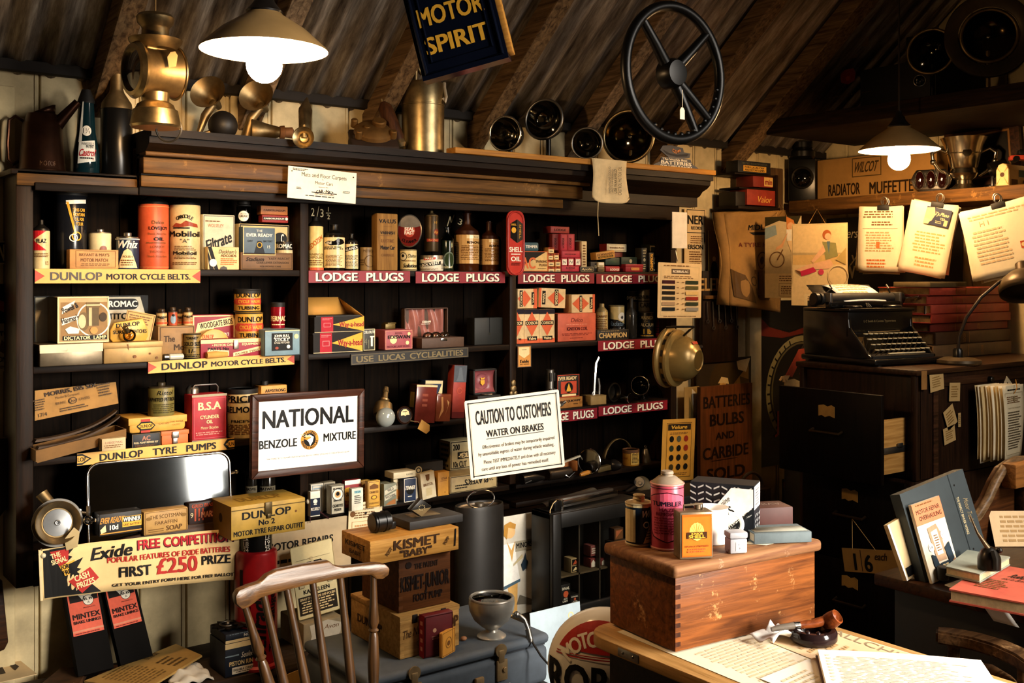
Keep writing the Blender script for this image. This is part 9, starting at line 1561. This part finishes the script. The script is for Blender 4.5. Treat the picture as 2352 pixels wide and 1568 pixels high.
pz=[AZ(1705,1248,zc+.0003),AZ(1760,1252,zc+.0003),AZ(1790,1245,zc+.0003),AZ(1740,1238,zc+.0003)]
slab('paper_scrap','thin white paper scrap under the grey blue book','paper',[V((q.x,q.y,zc+.0009))for q in pz],.0003,PAPER)
# ashtray, pipe, tissue, notebook
za=ZT_+.0046
p=AZ(1883,1490,za);D=p.dot(FW);r=56*D/F;pc=p+FW*r
o=root('ashtray','dark brown glazed round ashtray holding the pipe','ashtray',(pc.x,pc.y,za));b=MB(mat('#1f1414',.12,0,.2,8));b.lathe([(0,0),(r*.9,0),(r,.006),(r,.02),(r*.93,.026),(r*.74,.026),(r*.66,.014),(0,.010)],44);b.build('dish',o)
b=MB(mat('#1f1414',.12,0,.2,8));
for t in(200,235):b.sph((r*.7*math.cos(R(t)),r*.7*math.sin(R(t)),.024),.006,10)
b.build('pipe_rest',o)
o=root('tobacco_pipe','brown briar tobacco pipe resting on the ashtray','pipe',(pc.x,pc.y,za+.036));e1=RC*.97+FW*.2;e1=V((e1.x,e1.y,0)).normalized()
b=MB(wood('#4a2210','#7a3c1a','x',.25));b.tube([e1*.028+UP*.004,e1*.0-UP*.001,-e1*.03-UP*.002],[.010,.009,.0075],14);b.lathe([(0,-.012),(.012,-.010),(.0165,.0),(.017,.012),(.015,.026),(.0125,.027),(.011,.022),(0,.012)],26,along(e1*.034,UP*.5+e1*.5-FW*.5));b.build('bowl',o)
b=MB(CHROME);b.tube([-e1*.03-UP*.002,-e1*.042-UP*.002],.0078,14);b.build('ferrule',o);b=MB(mat('#5f564c',.3));b.tube([-e1*.042-UP*.002,-e1*.075-UP*.004,-e1*.092-UP*.007],[.0072,.006,.0045],12);b.build('mouthpiece',o)
p=AZ(1782,1468,za);b=MB(mat('#e9e6e0',.85,0,.06,20));b.sheet(lambda u,v:V((p.x-.05+.1*u,p.y-.035+.07*v,za+.003+.022*abs(math.sin(u*3.4+.4))*(1-v*.6)+.006*math.sin(v*9+u*5))),16,12);b.sheet(lambda u,v:V((p.x-.03+.05*u,p.y-.01+.02*v,za+.012+.028*v*(1-abs(2*u-1)))),8,6);tag(b.build('tissue',solid=.0008),'crumpled white tissue against the chest front','tissue')
pl=[AZ(1878,1494,.768),AZ(2253,1519,.768)];e1=(pl[1]-pl[0]);L=e1.length;e1.normalize();e2=V((e1.y,-e1.x,0));
o=root('notebook','open handwritten notebook lying at the near table edge','notebook',(pl[0].x,pl[0].y,za),M=axes(V((pl[0].x,pl[0].y,za)),e1,-e2,UP))
b=MB(mat('#3a2010',.5));b.box(-.004,L+.004,-.244,.004,0,.003,.001);b.build('cover',o);b=MB(mat('#efe9dc',.8,0,.05,30));b.sheet(lambda u,v:V((L*u,-.24*v,.016+.003*math.sin(u*3))),12,6);b.box(0,L,-.24,0,.003,.0145,.001);pg=b.build('page_block',o,normals=True)
printing(o,lambda u,v,e:V((u,v-.24,.0165+.003*math.sin(u/L*3)+e)),L,.24,[('l',.08,.08,.92,.86,26,'#cfc4b0'),('l',.04,.3,.07,.9,9,'#dcc6b0')],'handwriting')
# ================================================================ RIGHT DESK
ZD=.75
o=root('roll_top_desk','dark roll top desk with a curved side rail, loaded with books','desk',(0,0,0));b=MB(DESKW);b.box(2.36,3.28,.75,1.60,ZD-.03,ZD,.005);b.build('top',o)
b=MB(mat('#0f0906',.5,0,.3,10));b.box(2.42,3.24,.80,1.58,.0,ZD-.031,.004);b.build('pedestal',o)
sp=[(2190,1235),(2215,1215),(2245,1185),(2270,1145),(2288,1105),(2305,1075),(2330,1058),(2420,1050)];yd=1.57
pts=[AY(px,py,yd)for px,py in sp];b=MB(wood('#3a2a1a','#6d5338','x',.35));b.tube([p for p in pts],[.013]*len(pts),10);b.tube([p-V((0,-.02,.022))for p in pts],[.010]*len(pts),10);b.build('curved_rail',o)
poly=[(p.x,p.z)for p in pts];b=MB(wood('#2c170a','#4f2c13','x',.4));b.prism([(poly[0][0]-.05,ZD)]+poly+[(poly[-1][0],ZD)],.018,Mx.Translation((0,yd+.01,0)),.001);b.build('side_panel',o)
b=MB(wood('#5a3718','#8a5a2c','x',.4));a_,c_=AY(2318,1065,yd-.02),AY(2420,1098,yd-.02);b.box(a_.x,c_.x,yd-.04,yd+.005,c_.z,a_.z,.006);b.build('shelf_rail',o)
b=MB(DESKW);a_=AY(2345,1100,yd-.01);b.box(a_.x,a_.x+.03,yd-.02,yd+.008,ZD,AY(2345,1098,yd).z,.003);b.build('stile',o)
# binder leaning, booklet, folder
def lean(name,label,cat,bl,br,tl,dtop,th,c_,ops,z=ZD+.001,group=None,gl=.5):
 B0,B1=AZ(*bl,z),AZ(*br,z);ex=(B1-B0).normalized();n=V((ex.y,-ex.x,0));
 ln=math.radians(dtop);T=None
 ey0=UP*math.cos(ln)-n*math.sin(ln);d=ray(*tl);nn=ex.cross(ey0);t=(B0-EYE).dot(nn)/d.dot(nn);T=EYE+d*t;ey=(T-B0);H_=ey.length;ey.normalize();ex2=(ex-ey*ex.dot(ey)).normalized()
 return plate(name,label,cat,B0,ex2,ey,(B1-B0).length,H_,c_,ops,th=th,group=group,gloss=gl)
lean('box_file','large slate grey box file leaning on the desk','file',(2126,1336),(2278,1300),(2066,1135),14,.03,'#2c3437',[('r',.74,.0,.752,1,'#1c2224'),('c',.80,.86,.012,'k'),('c',.80,.1,.012,'k'),('t','THE PERFECT BINDER WORKS',.79,.5,.035,'l',.44,'d'),('t','Motor Trader',.90,.52,.07,'#8a7a5a',.3,'di')])
lean('manila_folder','cream folder with a black corner standing beside the grey file','folder',(2083,1334),(2112,1328),(2038,1206),12,.012,'#c9b083',[('r',.2,.04,.95,.2,'k'),('r',0,.0,.12,1,'W')])
RAD=[('r',0,.72,1,1,'#cf7a55'),('l',.1,.95,.9,.985,1,'n'),('t','MOTOR REPAIR',.5,.885,.055,'k',.82,''),('t','OVERHAULING',.53,.80,.055,'k',.78,''),('p',[(.3,.66),(.62,.68),(.7,.56),(.7,.35),(.68,.22),(.36,.22),(.32,.4)],'#a5866a'),('p',[(.38,.6),(.6,.62),(.62,.3),(.42,.3)],'#e3d8c2'),('l',.43,.34,.6,.56,7,'n'),('c',.26,.42,.055,'W'),('t','14',.26,.42,.04,'k',.1),('c',.76,.52,.055,'W'),('t','1/-',.76,.52,.04,'k',.1),('p',[(.2,.34),(.34,.3),(.4,.14),(.3,.1),(.2,.2)],'#26323c'),('p',[(.68,.36),(.88,.42),(.92,.2),(.76,.12)],'#26323c'),('r',.42,.12,.72,.2,'#26323c'),('t','ON 1930',.57,.16,.03,'c',.2,'b'),('p',[(.3,.12),(.4,.1),(.42,.0),(.34,.0)],'#a5704a'),('p',[(.84,.18),(.94,.2),(.96,.06),(.88,.06)],'#a5704a')]
lean('repair_booklet','pink headed motor repair booklet leaning on the grey file','booklet',(2142,1340),(2208,1322),(2092,1160),15,.008,'#e3d8c2',RAD)
def book(name,label,corners,z,th,c_,pagec,ops=()):
 P4=[AZ(*q,z+th)for q in corners];o=root(name,label,'book',V((P4[0].x,P4[0].y,z)),0)
 b=MB(mat(c_,.6,0,.25,14));
 for zz in(z+th,z+.004):
  lo=[V((q.x,q.y,zz))-o.location for q in P4];b.add(lo+[p-V((0,0,.0035))for p in lo],[(0,1,2,3),(7,6,5,4),(0,4,5,1),(1,5,6,2),(2,6,7,3),(3,7,4,0)])
 b.build('cover',o);ctr=sum(P4,V())/4;b=MB(mat(pagec,.8,0,.3,80));lo=[V((ctr.x+(q.x-ctr.x)*.97,ctr.y+(q.y-ctr.y)*.97,z+th-.0034))-o.location for q in P4];b.add(lo+[p-V((0,0,th-.0075))for p in lo],[(0,1,2,3),(7,6,5,4),(0,4,5,1),(1,5,6,2),(2,6,7,3),(3,7,4,0)]);b.build('page_block',o)
 e1=P4[1]-P4[0];e2=P4[3]-P4[0]
 if ops:printing(o,flat(P4[0]-o.location,e1.normalized(),e2.normalized()),e1.length,e2.length,ops,'cover_lettering')
 return o
slab('desk_papers','loose white papers drooping over the desk edge','papers',[AZ(2170,1342,ZD+.004),AZ(2330,1405,ZD+.004),AZ(2400,1380,ZD+.004),AZ(2220,1325,ZD+.004)],.002,mat('#d8d0be',.8,0,.1,10))
e_=AZ(2290,1378,ZD);b=MB(mat('#d8d4cc',.8,0,.1,10));b.sheet(lambda u,v:V((2.40-.045*min(v*2,1),1.30+.06*u-.08*v,ZD+.0066-max(0,v-.5)*.09)),4,12);tag(b.build('curled_paper',solid=.001),'curled white paper strip hanging over the near desk edge','paper')
book('trade_book','large pinkish red bound book lying on the desk',[(2180,1352),(2360,1385),(2440,1320),(2270,1292)],ZD+.008,.03,'#b5503e','#b09a72',[('t','Rubber',.62,.70,.12,'k',.3,'bi'),('t','and its Branches',.62,.58,.07,'k',.4,'i'),('l',.2,.2,.6,.5,6,'n')])
book('grey_book','smaller grey green book lying on the red bound book',[(2172,1300),(2250,1318),(2320,1278),(2222,1262)],ZD+.0395,.022,'#8a8e80','#c9b78f')
p=AZ(2272,1306,ZD+.062);o=root('oil_can','black pump oil can with a long thin spout on the grey book','oil can',(p.x,p.y,ZD+.0625));r=.026
b=MB(mat('#1f1a14',.35,.5,.4,14));b.lathe([(0,0),(r,0),(r,.024),(r*.96,.030),(r*.7,.044),(r*.3,.052),(0,.054)],30);b.build('body',o)
b=MB(mat('#5a4a34',.35,.6,.3,14));b.tube([(-.004,0,.048),RC*-.028+UP*.085,RC*-.045+UP*.125],[.007,.0035,.002],10);b.build('spout',o)
b=MB(mat('#1f1a14',.35,.5));b.sph((.01,-.02,.046),.007,10);b.tube([RC*.0-FW*.02+UP*.046,-FW*.032+UP*.03,-FW*.032+UP*.006],.006,8);b.build('thumb_lever',o)
p=AZ(2166,1338,ZD+.001);b=MB(BLACKM);b.cyl(.014,0,.034,18,None,.002);tag(b.build('ink_bottle',None,(p.x,p.y,ZD+.0075)),'little black cylinder on the desk before the booklet','bottle')
P4=[AZ(2290,1300,ZD),AZ(2352,1215,ZD)];ex=V((.8,-.6,0));plate('ledger_paper','cream ruled paper leaning behind the oil can at the right edge','paper',AZ(2286,1255,ZD+.001),ex.normalized(),V((.25,.35,.9)),.2,.1,'#d8b684',[('l',.1,.1,.9,.9,6,'#b08a54')],th=.002)
# arm chair
o=root('desk_chair','worn wooden armchair with a broad curved arm at the right edge','chair',(2.1,1.0,0));zr=.69;L=o.location
AW=wood('#2a1a0e','#5a3f26','x',.4,wear='#8a6a46');cv=[AZ(px,py,zr)for px,py in((2150,1443),(2190,1448),(2240,1457),(2300,1475),(2352,1498),(2420,1545),(2470,1600))]
vs,fs=[],[]
for i,q in enumerate(cv):
 d=(cv[min(i+1,len(cv)-1)]-cv[max(i-1,0)]).normalized();n=V((-d.y,d.x,0));wd=.026 if i else.02
 for a_,zz in((-wd,0),(wd,0),(wd,-.03),(-wd,-.03)):vs.append(q+n*a_+UP*zz-L)
for i in range(len(cv)-1):
 for a_ in range(4):fs.append((4*i+a_,4*i+(a_+1)%4,4*i+4+(a_+1)%4,4*i+4+a_))
fs+=[(0,1,2,3),(len(vs)-1,len(vs)-2,len(vs)-3,len(vs)-4)]
b=MB(AW);b.add(vs,fs);bmesh.ops.recalc_face_normals(b.bm,faces=b.bm.faces[:]);bmesh.ops.bevel(b.bm,geom=[e for e in b.bm.edges],offset=.005,segments=2,affect='EDGES');b.build('arm',o)
cv2=[AZ(px,py,.60)for px,py in((2240,1545),(2270,1550),(2310,1575),(2335,1620))];b=MB(AW);b.tube([q-L for q in cv2],[.022,.026,.026,.022],12);b.build('lower_arm',o)
for q in(cv[1],cv[4]):b=MB(AW);b.tube([q-L-UP*.03,q-L-UP*.25],.014,10);b.build('arm_post',o)
q0=cv[3]-L;b=MB(AW);b.box(q0.x-.27,q0.x+.06,q0.y-.28,q0.y+.05,.41,.445,.01);b.build('seat',o)
for sx in(-.24,.04):
 for sy in(-.25,.02):b=MB(AW);b.tube([(q0.x+sx,q0.y+sy,.41),(q0.x+sx*1.1,q0.y+sy,0)],.018,10);b.build('leg',o)
